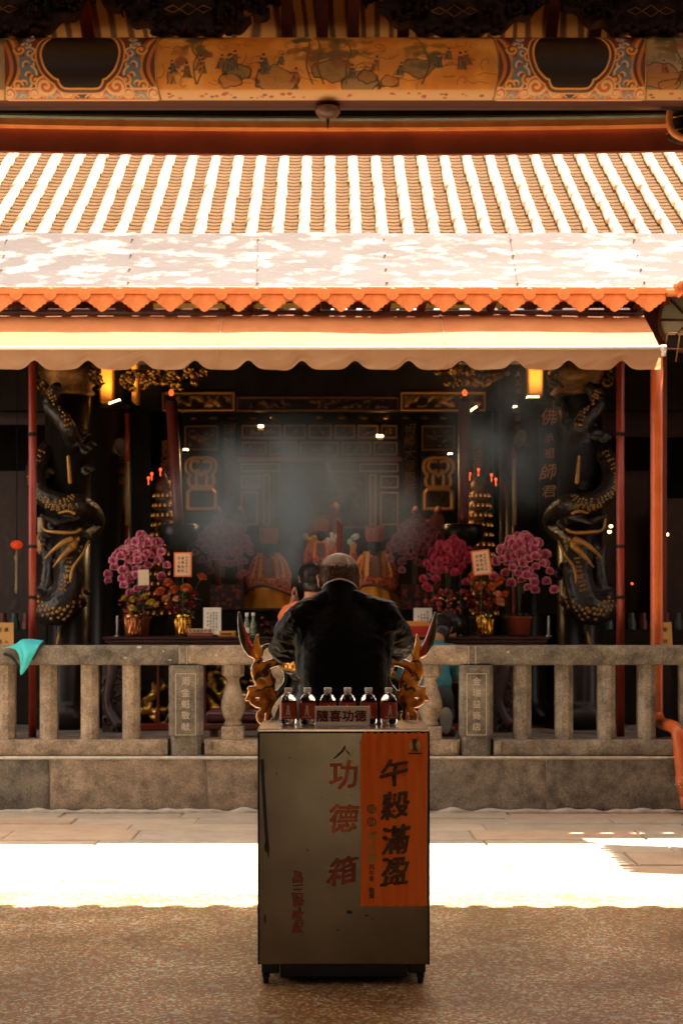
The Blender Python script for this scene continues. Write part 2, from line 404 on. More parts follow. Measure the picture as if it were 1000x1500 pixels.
# ================================================================== STONE PLATFORM AND RAILING
plat = thing('stone_platform', 'low platform of rough stone slabs carrying the temple hall and its railing', 'platform', (0, 12.03, 0))
def rough_slab(x0, x1, y, z0, z1, depth, amp, seed, fr=6):
    m = MB()
    def fn(u, v):
        e = min(u, 1 - u) * (x1 - x0); e2 = min(v, 1 - v) * (z1 - z0)
        edge = max(0, 1 - e / .02) + max(0, 1 - e2 / .02)
        xx = x0 + u * (x1 - x0); zz = z0 + v * (z1 - z0)
        d = amp * (noise.noise(Vector((xx * fr, zz * fr, seed))) + .6 * noise.noise(Vector((xx * fr * 3.3, zz * fr * 3.3, seed + 4))))
        return (xx, y - d + .008 * edge, zz)
    m.grid(fn, max(8, int((x1 - x0) / .025)), max(5, int((z1 - z0) / .025)))
    m.box(x0 + .002, x1 - .002, y + .03, y + depth, z0 + .002, z1 - .002)
    def top(u, v):
        p = fn(u, 1.0); return (p[0], p[1] + v * (y + depth - p[1]), z1 + .006 * noise.noise(Vector((p[0] * 5, v * 3, seed))) * (v > 0))
    m.grid(top, max(8, int((x1 - x0) / .05)), 4)
    return m
edges = [-5.6, -3.6, X(73, 12.03), X(303, 12.03), X(378, 12.03), X(560, 12.03), X(800, 12.03), X(1110, 12.03), 4.6, 5.6]
for i in range(len(edges) - 1):
    mm = (M_stone_dark, M_stone_dark, M_stone_warm, M_stone_warm, M_stone, M_stone, M_stone_dark, M_stone_dark, M_stone)[i]
    rough_slab(edges[i] + .005, edges[i+1] - .005, 12.03, 0.0, Z(1110, 12.03), .3, .007, i * 3.1).build('facing_slab', mm, plat)
mb = MB()
for i in edges[1:-1]: mb.box(i - .006, i + .006, 12.045, 12.2, 0, .41)
mb.tube([(x, 12.035, .412) for x in (-5.6, 5.6)], .014, 6)
xs = np.arange(-5.6, 5.6, .035)
mb.tube([(x, 12.01 - .01 * noise.noise(Vector((x * 9, 0, 3))), .004) for x in xs], [max(.006, .022 + .03 * noise.noise(Vector((x * 7, 1, 2)))) for x in xs], 6)
mb.build('mortar_joint', M_mortar, plat)
MB().box(-5.6, 5.6, 12.33, 21, .30, .50).build('platform_floor', M_stone_dark, plat)

rail = thing('stone_railing', 'carved stone railing with balusters and two inscribed posts along the platform edge', 'railing', (0, 12.15, .42))
RY0, RY1 = 12.06, 12.25
zc = Z(1083, 12.1)
cuts = [(-5.6, X(248, 12.1) - .01), (X(300, 12.1), X(672, 12.1)), (X(722, 12.1), 5.6)]
for i, (a, b) in enumerate(cuts):
    rough_slab(a, b, 12.065, Z(1106, 12.1), zc, .26, .009, 20 + i * 5, 7).build('curb', (M_stone_warm, M_stone_warm, M_stone)[i], rail)
for a in (X(300, 12.1) + .005, X(672, 12.1) - .065, X(722, 12.1) + .005):
    MB().rbox(a, a + .055, 12.045, 12.1, Z(1104, 12.1), zc - .01, .012).build('corner_block', M_stone_warm, rail)
zt0, zt1 = Z(974, 12.1), Z(945.5, 12.1)
def railseg(a, b, seed):
    m = MB()
    prof = [(RY0 + .02, zt0), (RY0 + .004, zt0 + .01), (RY0, zt0 + .03), (RY0, zt1 - .02), (RY0 + .012, zt1), (RY1 - .012, zt1), (RY1, zt1 - .02), (RY1, zt0 + .02), (RY1 - .02, zt0), (RY0 + .02, zt0)]
    n = max(4, int((b - a) / .04))
    def fn(u, v):
        k = v * (len(prof) - 1); i = min(int(k), len(prof) - 2); t = k - i
        xx = a + u * (b - a)
        d = .004 * noise.noise(Vector((xx * 8, v * 9, seed)))
        return (xx, prof[i][0] + t * (prof[i+1][0] - prof[i][0]) + d, prof[i][1] + t * (prof[i+1][1] - prof[i][1]) + d * .6)
    m.grid(fn, n, 18, False)
    return m
for i, (a, b) in enumerate([(-5.6, X(262, 12.1)), (X(265, 12.1), X(273, 12.1)), (X(276, 12.1), X(684, 12.1)), (X(687, 12.1), X(694, 12.1)), (X(697, 12.1), 5.6)]):
    railseg(a, b, i * 2.7).build('top_rail', (M_stone_dark, M_stone, M_stone_warm, M_stone_dark, M_stone_dark)[i], rail)
mb = MB()
for p in (263.5, 274.5, 685.5, 695.5): mb.box(X(p, 12.1) - .004, X(p, 12.1) + .004, RY0 + .003, RY1 - .004, zt0 + .006, zt1 - .003)
for p in (185, 240, 205, 318, 660, 743, 676, 250):   # pale chips in the arris
    q = X(p, 12.1); mb.ell((q, RY0 + .006, zt1 - RNG.uniform(.01, .12)), (RNG.uniform(.01, .03), .008, RNG.uniform(.006, .02)))
mb.build('mortar_joint', M_mortar, rail)
def post(px0, px1, chars):
    x0, x1 = X(px0, 12.1), X(px1, 12.1); zb = Z(1106, 12.1); xc = (x0 + x1) / 2; w = (x1 - x0) / 2
    m = MB()
    sec = [(-w, .0), (-w, -.075), (-w + .03, -.11), (w - .03, -.11), (w, -.075), (w, 0), (w - .02, .09), (-w + .02, .09)]
    zs = [zb, zb + .14, zb + .16, zt0 - .02, zt0]
    sc = [.86, .86, 1, 1, .97]
    vs = []; fs = []; n = len(sec)
    for z, s_ in zip(zs, sc): vs += [(xc + p[0] * s_, 12.15 + p[1] * (1 if s_ > .9 else .9), z) for p in sec]
    for i in range(len(zs) - 1):
        for k in range(n): fs.append((i*n+k, i*n+(k+1) % n, (i+1)*n+(k+1) % n, (i+1)*n+k))
    m.add(vs, fs)
    p = m.build('post', M_stone_dark, rail)
    yf = 12.15 - .11 - .0015
    t = MB()
    for a, b, c, d in ((-.6*w, -.6*w+.006, .155, .625), (.6*w-.005, .6*w, .155, .625), (-.6*w, .6*w, .155, .160), (-.6*w, .6*w, .620, .625)):
        t.box(xc + a, xc + b, yf - .001, yf + .002, zb + c, zb + d)
    vtext(t, chars, (xc, yf, zb + .565), .086, .066, bold=.012, extrude=.0015, wob=.07)
    t.build('inscription', M_carve, p)
    return p
post(248, 298, '周金魁敬献'); post(672, 721, '金瑞益商店')
def squarebal(x):
    m = MB(); w = .066
    sec = [(-w, -.02), (-.30*w, -.066), (w*.35, -.066), (w, -.03), (w, .05), (w*.4, .066), (-w*.4, .066), (-w, .05)]
    vs = []; n = len(sec)
    zs = [zc - .02, zc + .2, zc + .4, zt0 + .005]
    for z in zs: vs += [(x + p[0], 12.15 + p[1], z) for p in sec]
    m.add(vs, [(i*n+k, i*n+(k+1) % n, (i+1)*n+(k+1) % n, (i+1)*n+k) for i in range(3) for k in range(n)])
    return m
proto = None
for px in (-190, -130, -50, 9, 71, 131, 192, 765, 826, 888, 947, 1008, 1069, 1180, 1240):
    x = X(px, 12.12)
    b_ = squarebal(x).build('baluster', M_stone_warm if px < 480 else M_stone, rail)
for px in (341, 413, 485.5, 558, 630):
    x = X(px, 12.12); m = MB(); h = zt0 - zc
    m.rbox(x - .085, x + .085, 12.065, 12.235, zc - .005, zc + .10, .01)
    prof = [(.066,.10),(.07,.115),(.066,.13),(.056,.14),(.07,.17),(.088,.215),(.094,.25),(.09,.29),(.074,.35),(.056,.41),(.048,.455),(.054,.47),(.062,.478)]
    m.lathe([(r, z * h / .575) for r, z in prof], (x, 12.15, zc), 24)
    m.lathe([(.062, .478*h/.575), (.085, .495*h/.575), (.088, h)], (x, 12.15, zc), 8, smooth=False)
    o = m.build('baluster', M_stone_warm, rail)
    o['label'] = 'vase-shaped turned baluster'

# drain pipe
mb = MB(); px_ = X(961, 12.45)
path = [(px_, 12.45, 3.55), (px_, 12.45, 1.6), (px_, 12.45, .80), (px_ + .005, 12.43, .70), (px_ + .02, 12.33, .655), (px_ + .035, 12.05, .65), (px_ + .045, 11.96, .63), (px_ + .055, 11.915, .56), (px_ + .085, 11.91, .25), (px_ + .10, 11.905, .17), (px_ + .135, 11.90, .11), (px_ + .2, 11.90, .085), (px_ + 1.8, 11.88, .07)]
dp = thing('drain_pipe', 'orange drainpipe down beside the awning, elbowed through the railing to the paving', 'pipe', (px_, 12.45, .5))
mb.tube(spline(path, 4), .048, 18); mb.build('pipe', M_pipe, dp)
m = MB(); m.tube([(px_ + .083, 11.91, .29), (px_ + .093, 11.908, .205)], .056, 18); m.build('collar', M_pipe, dp)
m = MB()
for k in range(26):
    a = RNG.uniform(0, 6.28); z = RNG.uniform(.2, .27); m.ell((px_ + .088 + .052 * math.cos(a), 11.909 + .052 * math.sin(a), z), (RNG.uniform(.005, .016), .006, RNG.uniform(.005, .014)), nu=7, nv=5)
m.build('cement_smear', M_mortar, dp)

# posts of the awning
def awpole(px, d, r, lab):
    x = X(px, d); t = thing('awning_pole', lab, 'pole', (x, d, .5), 'poles under the awning')
    MB().cyl((x, d, .5), (x, d, 3.62), r, n=14).build('tube', M_red, t)
    MB().lathe([(.085, 0), (.085, .012), (.05, .02)], (x, d, .5), 14).build('base_plate', M_red, t)
    m = MB()
    for z in (1.62, 2.02, 2.9): m.cyl((x, d, z), (x, d, z + .025), r + .006, n=14)
    m.build('band', M_dark, t)
awpole(48, 12.45, .031, 'thin dark red awning pole left, beside the left dragon column')
awpole(908, 12.45, .032, 'thin dark red awning pole right, just left of the thick orange drainpipe')

# ================================================================== TEMPLE HALL
hall = thing('temple_hall', 'dark temple hall with sunlit tiled roof, carved gilded back screen and columns', 'temple', (0, 16, .5))
def roofz(y): d = y - 12.85; return 4.475 + .572 * d + .012 * d * d
M_pan = mat('roof_tile_pan', (.090,.047,.0165), (.062,.032,.011), .95, scale=9, bump=.3, spec=.08)
M_roll = mat('roof_tile_roll', (.60,.43,.30), (.26,.14,.07), .75, scale=5, bump=.35, bscale=40, ramp=(.42,.66))
M_sheet = mat('painted_sheet_metal', (.42,.39,.38), (.118,.107,.109), .75, scale=4.2, bump=.15, spec=.12, bscale=14, ramp=(.34,.50), stretch=(1, 3.0, 3.0), detail=9)
SP = .2165
ends = 17.4
# pan courses: each course a shallow lapped strip
ny = int((ends - 12.965) / .085)
mb = MB()
vs = []; fs = []
NX = 200
for j in range(ny):
    y0 = 12.965 + j * .085; y1 = y0 + .085
    zz = [(y0, roofz(y0) + .004), (y0 + .001, roofz(y0) + .012), (y1, roofz(y1) + .004)]
    for yy, z in zz:
        for i in range(NX + 1):
            x = -5.4 + 10.8 * i / NX
            c = ((x / SP) % 1) - .5
            vs.append((x, yy + .006 * noise.noise(Vector((x * 3, yy * 7, 0))), z - .018 * (1 - (c * 2) ** 2) * 0 - .02 * math.cos(c * math.pi) + .004 * noise.noise(Vector((x * 6, yy * 12, 5)))))
    b = j * 3 * (NX + 1)
    for r in range(2):
        for i in range(NX): fs.append((b + r*(NX+1) + i, b + r*(NX+1) + i + 1, b + (r+1)*(NX+1) + i + 1, b + (r+1)*(NX+1) + i))
mb.add(vs, fs); mb.build('roof_tile_pans', M_pan, hall)
def tilerow(seed):
    """one row of barrel tiles running up the slope, with swollen mortared laps"""
    m = MB(); n = 12; vs = []; fs = []; ys = []
    y = 12.965; r0 = random.Random(seed)
    while y < ends:
        L = .215; off = r0.uniform(-.004, .004); rr = .047 + r0.uniform(-.003, .003)
        ys += [(y, rr + .003, off), (y + .012, rr + .005, off), (y + .03, rr + .001, off), (y + L * .55, rr + r0.uniform(-.002,.002), off), (y + L - .004, rr - .004, off)]
        y += L
    for (yy, r, off) in ys:
        for k in range(n + 1):
            a = math.pi * k / n
            wob = .003 * noise.noise(Vector((k * .9, yy * 14, seed)))
            vs.append((off + (r + wob) * math.cos(a), yy, roofz(yy) + .012 + (r * 1.05 + wob) * math.sin(a)))
    for i in range(len(ys) - 1):
        for k in range(n): fs.append((i*(n+1)+k, i*(n+1)+k+1, (i+1)*(n+1)+k+1, (i+1)*(n+1)+k))
    fs.append(tuple(range(n + 1)))
    m.add(vs, fs, True)
    return m
for i in range(-24, 25):
    o = tilerow(i).build('tile_row', M_roll, hall); o.location.x += i * SP
MB().box(-5.5, 5.5, 17.25, 17.65, roofz(17.4) - .3, roofz(17.4) + .5).build('roof_ridge', M_redwood, hall)
mb = MB(); mb.add([(-5.5, 12.95, roofz(12.95) - .17), (5.5, 12.95, roofz(12.95) - .17), (5.5, 17.5, roofz(17.5) - .17), (-5.5, 17.5, roofz(17.5) - .17), (-5.5, 12.95, roofz(12.95) - .22), (5.5, 12.95, roofz(12.95) - .22), (5.5, 17.5, roofz(17.5) - .22), (-5.5, 17.5, roofz(17.5) - .22)], [(0,1,2,3), (7,6,5,4), (0,4,5,1), (2,6,7,3), (1,5,6,2), (0,3,7,4)])
mb.build('roof_deck', M_redwood, hall)
mb = MB(); zr = roofz(17.5)
mb.add([(-5.5, 17.5, zr), (5.5, 17.5, zr), (5.5, 22, 4.6), (-5.5, 22, 4.6), (-5.5, 17.5, zr - .12), (5.5, 17.5, zr - .12), (5.5, 22, 4.48), (-5.5, 22, 4.48)], [(0,1,2,3), (7,6,5,4), (0,4,5,1), (2,6,7,3), (1,5,6,2), (0,3,7,4)])
mb.build('rear_roof', M_pan, hall)
# eave sheets
jp = [-190, -5, 185, 375, 565, 757, 943, 1130]
EY0, EZ0, EY1, EZ1 = 12.97, 4.615, 12.52, Z(421, 12.52)
for i in range(len(jp) - 1):
    a = X(jp[i], 12.5); b = X(jp[i+1], 12.5) + .02; m = MB(); dz = .005 * (i % 2)
    def fn(u, v):
        yy = EY0 + v * (EY1 - EY0); zz = EZ0 + v * (EZ1 - EZ0) + dz - .012 * math.sin(v * math.pi) + .006 * noise.noise(Vector(((a + u * (b - a)) * 3, v * 3, 2)))
        return (a + u * (b - a) + (v - .5) * .015, yy, zz)
    m.grid(fn, 24, 12)
    s_ = m.build('eave_sheet', M_sheet, hall)
    r = MB()
    for v in (.12, .4, .66, .92):
        p = fn(.985, v); r.ell((p[0], p[1] - .002, p[2] + .004), (.009, .009, .007), nu=8, nv=5)
    r.build('rivet', mat('rusty_rivet', (.30,.16,.06), None, .7), s_)
MB().cyl((X(-190, 12.5), 12.515, EZ1 - .006), (X(1130, 12.5), 12.515, EZ1 - .006), .011, n=8).build('eave_lip', M_stone_warm, hall)
# orange pressed-metal drip pendants
zt = EZ1 - .015
def pend():
    m = MB(); w = .1315
    poly = [(-w, .0), (w, 0), (w, -.10), (w*.80, -.105), (w*.72, -.122), (w*.56, -.127), (w*.46, -.148), (w*.3, -.153), (w*.2, -.172), (0, -.185), (-w*.2, -.172), (-w*.3, -.153), (-w*.46, -.148), (-w*.56, -.127), (-w*.72, -.122), (-w*.80, -.105), (-w, -.10)]
    m.prism(poly, (0, 0, 0), (1,0,0), (0,0,1), .012)
    m.box(-w, w, -.018, -.0065, -.045, -.004)
    return m
def disc():
    m = MB(); m.lathe([(.050, 0), (.050, .004), (.046, .007), (.040, .005), (.02, .007)], (0,0,0), 18, Matrix.Rotation(math.radians(90), 4, 'X'))
    return m
p0 = d0 = None
P_ = X(50, 12.49) - X(0, 12.49)
off = X(24.5, 12.49) % P_
for i in range(-14, 15):
    x = off + i * P_
    if x > X(975, 12.49) - .05: continue
    if p0 is None:
        p0 = pend().build('drip_pendant', M_orange, hall); d0 = disc().build('eave_disc', M_orange, hall)
    else:
        p0 = p0.copy(); COL.objects.link(p0); p0.parent = hall; d0 = d0.copy(); COL.objects.link(d0); d0.parent = hall
    h0 = wloc(hall)
    p0.location = Vector((x + P_ / 2, 12.49, zt)) - h0 - Vector((0,0,0)) + Vector((0,0,0))
    d0.location = Vector((x, 12.478, zt - .048)) - h0
# meshes of pendants were baked relative to the hall's base: shift once
for nm in (p0, d0):
    nm.data.transform(Matrix.Translation(wloc(hall)))
MB().box(-5.5, 5.5, 12.53, 12.55, zt - .05, zt + .0).build('eave_board', M_orange, hall)
MB().cyl((X(975, 12.49), 12.485, zt - .035), (5.5, 12.485, zt - .035), .032, n=10).build('gutter_pipe', M_orange, hall)
# under the eave: rafters, ochre boards, struts, gilded carvings
M_ochre = mat('ochre_board', (.62,.40,.10), (.50,.30,.07), .6, scale=5)
mb = MB()
for i in range(-26, 27): mb.box(i * .21 - .03, i * .21 + .03, 12.32, 14.0, 0, .01)
vs = []
m = MB()
for i in range(-26, 27):
    x = i * .205
    m.add([(x-.03,12.6,roofz(12.75)-.40),(x+.03,12.6,roofz(12.75)-.40),(x+.03,14.2,roofz(14.2)-.22),(x-.03,14.2,roofz(14.2)-.22),(x-.03,12.6,roofz(12.75)-.46),(x+.03,12.6,roofz(12.75)-.46),(x+.03,14.2,roofz(14.2)-.30),(x-.03,14.2,roofz(14.2)-.30)], [(0,1,2,3),(7,6,5,4),(0,4,5,1),(2,6,7,3),(1,5,6,2),(0,3,7,4)])
struct_r = m.build('eave_rafters', M_redwood, hall); struct_r['kind'] = 'stuff'
MB().box(-5.5, 5.5, 13.28, 13.34, 3.80, 4.12).build('eave_beam', M_redwood, hall)
for a, b in ((222, 342), (455, 690), (700, 832), (228, 300), (350, 440)):
    pass
for a, b in ((225, 345), (352, 470), (560, 600), (610, 700), (712, 735)):
    MB().box(X(a, 13.26), X(b, 13.26), 13.255, 13.277, Z(470, 13.26), Z(444, 13.26)).build('ochre_board', M_ochre, hall)
for p in (204, 348, 376, 472, 556, 606, 705, 915):
    x = X(p, 12.95); s = 1 if p > 480 else -1
    m = MB(); m.tube([(x, 13.2, 3.72), (x + s*.02, 12.9, 3.86), (x + s * .05, 12.55, 3.98)], [.045, .04, .035], 6, False); m.build('eave_strut', M_redwood, hall)
def goldcloud(m, c, wx, wz, n, seed, d=.03, r=(.012,.03)):
    """pierced gilded carving: curls and leaves in a patch"""
    R = random.Random(seed)
    for k in range(n):
        cx = c[0] + R.uniform(-wx, wx); cz = c[2] + R.uniform(-wz, wz) * (1 - .5 * abs((cx - c[0]) / wx)); a0 = R.uniform(0, 6.28); sg = R.choice((-1, 1))
        rr = R.uniform(.6, 1) * min(wx, wz) * .55
        pts = [(cx + rr * (1 - t * .75) * math.cos(a0 + sg * t * 5), c[1] + R.uniform(-d, d) * .3 - d * t, cz + rr * (1 - t * .75) * math.sin(a0 + sg * t * 5)) for t in [i / 9 for i in range(10)]]
        w = R.uniform(*r)
        m.tube(pts, lerpl([w * .3, w, w * .9, w * 1.2], 10), 6)
    return m
for p, w in ((100, .22), (880, .24)):
    goldcloud(MB(), (X(p, 13.2), 13.2, Z(459, 13.2)), w, .05, 16, p).build('gilded_carving', M_gold, hall)

# awning
aw = thing('awning', 'long peach canvas awning with scalloped valance under the tiled roof', 'awning', (0, 12.4, 3.5))
def fabric():
    m = mat('awning_canvas', (.58,.335,.175), (.50,.27,.135), .75, scale=5, bump=.12, bscale=30)
    t = m.node_tree; tr = nd(m, 'ShaderNodeBsdfTranslucent'); mx = nd(m, 'ShaderNodeMixShader'); mx.inputs[0].default_value = .42
    tr.inputs[0].default_value = (.70,.36,.16,1)
    out = [n for n in t.nodes if n.type == 'OUTPUT_MATERIAL'][0]
    t.links.new(bsdf(m).outputs[0], mx.inputs[1]); t.links.new(tr.outputs[0], mx.inputs[2]); t.links.new(mx.outputs[0], out.inputs[0])
    return m
M_canvas = fabric()
AX0, AX1 = -2.72, X(967, 12.0); AYT, AYF = 12.66, 12.0; AZT, AZF = Z(461, 12.66), Z(510, 12.0)
def canopy(u, v):
    x = AX0 + u * (AX1 - AX0) + (1 - v) * (.06 if u > .5 else 0) * (u - .5) * 2 * 0
    return (x, AYT + v * (AYF - AYT), AZT + v * (AZF - AZT) + .012 * noise.noise(Vector((x * 1.1, v * 1.6, 9))) + .004 * noise.noise(Vector((x * 6 + v * 5, v * 3, 2))))
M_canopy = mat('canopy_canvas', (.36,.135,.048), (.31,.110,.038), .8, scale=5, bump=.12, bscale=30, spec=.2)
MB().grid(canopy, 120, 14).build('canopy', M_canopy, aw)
nsp = .403
def val(u, v):
    x = AX0 + u * (AX1 - AX0)
    ph = ((x - X(51, 11.99)) / nsp) % 1.0
    dd = min(ph, 1 - ph) * nsp
    L = .155 - .068 * math.exp(-(dd / .06) ** 2) + .006 * noise.noise(Vector((x * 5, 3, 1)))
    fold = .016 * noise.noise(Vector((x * 4.2 + v * .5, v * 1.5, 4))) + .009 * noise.noise(Vector((x * 13 + v * 5, v * 2.5, 14)))
    return (x, 11.992 - fold * v * 1.4 + .008 * v, AZF - .008 - v * L)
MB().grid(val, 420, 10).build('valance', M_canvas, aw)
MB().cyl((AX0, 11.997, AZF + .001), (AX1, 11.997, AZF + .001), .016, n=10).build('front_bar', mat('white_enamel', (.75,.68,.58), None, .35), aw)
m = MB(); m.cyl((AX1, 11.997, AZF), (AX1 + .04, 11.997, AZF), .024, n=12); m.cyl((AX1 + .02, 11.997, AZF - .06), (AX1 + .02, 11.997, AZF - .01), .018, n=10); m.build('end_cap', MATS['white_enamel'], aw)
MB().cyl((AX0, 12.69, AZT + .02), (AX1, 12.69, AZT + .02), .035, n=12).build('roller_tube', M_redwood, aw)
m = MB()
for p in (320, 652):
    x = X(p, 12.1); q = [(x, AYT + v * (AYF - AYT), canopy((x - AX0) / (AX1 - AX0), v)[2] + .003) for v in (0, .25, .5, .75, 1)]
    m.tube(q, .004, 5); m.tube([(x, 11.985, AZF - .01), (x, 11.985, AZF - .14)], .003, 5)
m.build('seam', M_canvas, aw)

# right wing: its eave with tile ends throws the jagged edge of shade on the paving
wing = thing('side_corridor', 'tiled eave of the side corridor at the right edge of the courtyard', 'building', (4, 12, 0))
m = MB(); WX = 2.66; WZ = 3.98; WY0 = 11.05
m.add([(WX, WY0, WZ), (6, WY0, WZ + 1.7), (6, 12.15, WZ + 1.7), (WX, 12.15, WZ), (WX, WY0, WZ - .06), (6, WY0, WZ + 1.64), (6, 12.15, WZ + 1.64), (WX, 12.15, WZ - .06)], [(0,1,2,3), (7,6,5,4), (0,4,5,1), (2,6,7,3), (1,5,6,2), (0,3,7,4)])
m.build('corridor_roof', M_orange, wing)
for i in range(11):
    y = WY0 + .06 + i * .098
    MB().rbox(WX - RNG.uniform(.02, .075), WX + .02, y - .04, y + .04, WZ - .03, WZ + .03, .02).build('tile_end', M_orange, wing)
MB().box(3.6, 3.8, 10.9, 11.1, 0, 4.3).build('corridor_column', M_red, wing)
MB().box(5.45, 5.6, 8.6, 12.0, 0, 4.4).build('corridor_wall', M_redwood, wing)
# ================================================================== FRONT HALL (the roof the camera stands under)
fh = thing('front_hall', 'front hall roof with painted round beam, carved brackets and dark red fascia overhead', 'building', (0, 5, 0))
def cz(x): return .022 * (x / 2.1) ** 2     # the eave line lifts a little towards its ends
def bar(y0, y1, z0, z1, name, m_, n=60):
    m = MB(); vs = []; fs = []
    for i in range(n + 1):
        x = -5.6 + 11.2 * i / n; c = cz(x); vs += [(x, y0, z0 + c), (x, y1, z0 + c), (x, y1, z1 + c), (x, y0, z1 + c)]
    for i in range(n):
        a = i * 4; b = a + 4
        for k in range(4): fs.append((a + k, a + (k+1) % 4, b + (k+1) % 4, b + k))
    m.add(vs, [tuple(reversed(f)) for f in fs]); return m.build(name, m_, fh)
zf = Z(228, 10.16)
bar(10.13, 10.17, zf, Z(178, 10.13), 'fascia_board', mat('dark_red_board', (.20,.042,.016), (.13,.026,.012), .6, scale=3, bump=.1))
bar(10.02, 10.10, Z(187, 10.02), Z(177.5, 10.02), 'fascia_moulding', M_orange)
m = MB(); xs = np.linspace(-5.6, 5.6, 50)
m.tube([(x, 9.98, Z(172.5, 9.98) + cz(x)) for x in xs], .022, 8); m.build('eave_pipe', mat('verdigris_pipe', (.17,.20,.14), (.10,.11,.08), .5, scale=8), fh)
bar(9.86, 9.90, Z(170, 9.86), Z(150, 9.86), 'under_board', M_dark)
# ---- painted beam
BY, BZ, BR = 9.6, Z(109, 9.6), .207
MB().cyl((-5.6, BY, BZ), (5.6, BY, BZ), BR, n=48).build('beam', mat('beam_black', (.020,.010,.007), (.030,.014,.009), .5, scale=4), fh)
def seg_d(P, a, b):
    a = np.array(a); b = np.array(b); ab = b - a; L = (ab ** 2).sum() + 1e-12
    t = np.clip(((P - a) @ ab) / L, 0, 1); q = a + t[..., None] * ab
    return np.sqrt(((P - q) ** 2).sum(-1))
def poly_d(P, pts):
    d = np.full(P.shape[:-1], 9.)
    pa = np.array(pts); lo = pa.min(0) - .05; hi = pa.max(0) + .05
    msk = ((P >= lo) & (P <= hi)).all(-1); Q = P[msk]
    if len(Q) == 0: return d
    dd = np.full(len(Q), 9.)
    for i in range(len(pts) - 1): dd = np.minimum(dd, seg_d(Q, pts[i], pts[i+1]))
    d[msk] = dd; return d
def put(C, mask, col):
    mask = np.clip(mask, 0, 1)[..., None]; return C * (1 - mask) + np.array(col) * mask
def soft(d, w, e=.004): return np.clip((w - d) / e + .5, 0, 1)
def sp2(pts, n=8): return [(p.x, p.y) for p in spline([(a, b, 0) for a, b in pts], n)]
def spiral(cx, cy, r, turns, a0, sg=1, n=26, p=1.0):
    return [(cx + r * (1 - t) ** p * math.cos(a0 + sg * turns * 6.283 * t), cy + r * (1 - t) ** p * math.sin(a0 + sg * turns * 6.283 * t)) for t in [i / n * .9 for i in range(n + 1)]]
A0, A1 = math.radians(-78), math.radians(72)      # visible arc on the hall side, measured up from horizontal
def on_beam(x, w, off=.003):
    a = w / BR; return (x, BY - (BR + off) * math.cos(a), BZ + (BR + off) * math.sin(a))
W0, W1 = A0 * BR, A1 * BR
def npnoise(P, s, seed=0, oct=3):
    out = np.zeros(P.shape[:-1]); flat = P.reshape(-1, 2); r = np.zeros(len(flat))
    for i, p in enumerate(flat): r[i] = noise.fractal(Vector((p[0] * s, p[1] * s, seed)), 1.0, 2.0, oct)
    return r.reshape(P.shape[:-1])
def beam_paint(name, xa, xb, fn, res=.0043):
    nu = int((xb - xa) / res); nv = int((W1 - W0) / res)
    xs = np.linspace(xa, xb, nu + 1); ws = np.linspace(W0, W1, nv + 1)
    P = np.stack(np.meshgrid(xs, ws), -1)
    C = fn(P) * np.array((.86, .67, .47))
    m = MB(); m.grid(lambda u, v: on_beam(xa + u * (xb - xa), W0 + v * (W1 - W0)), nu, nv)
    return m.build(name, paintmat('beam_paint', .42), fh, col=C.reshape(-1, 3))
GOLD = (.78,.46,.14); CREAM = (.80,.60,.36); ORNG = (.60,.15,.03); BLUE = (.16,.24,.36); DBRN = (.045,.018,.012); BRN = (.22,.08,.03)
bx = lambda p: X(p, 9.42)
def wy(py):    # beam-surface coordinate seen at picture row py (hall side)
    best = min(np.linspace(W0, W1, 200), key=lambda w: abs((HY - (on_beam(0, w)[2] - HZ) * F / on_beam(0, w)[1]) - py)); return best
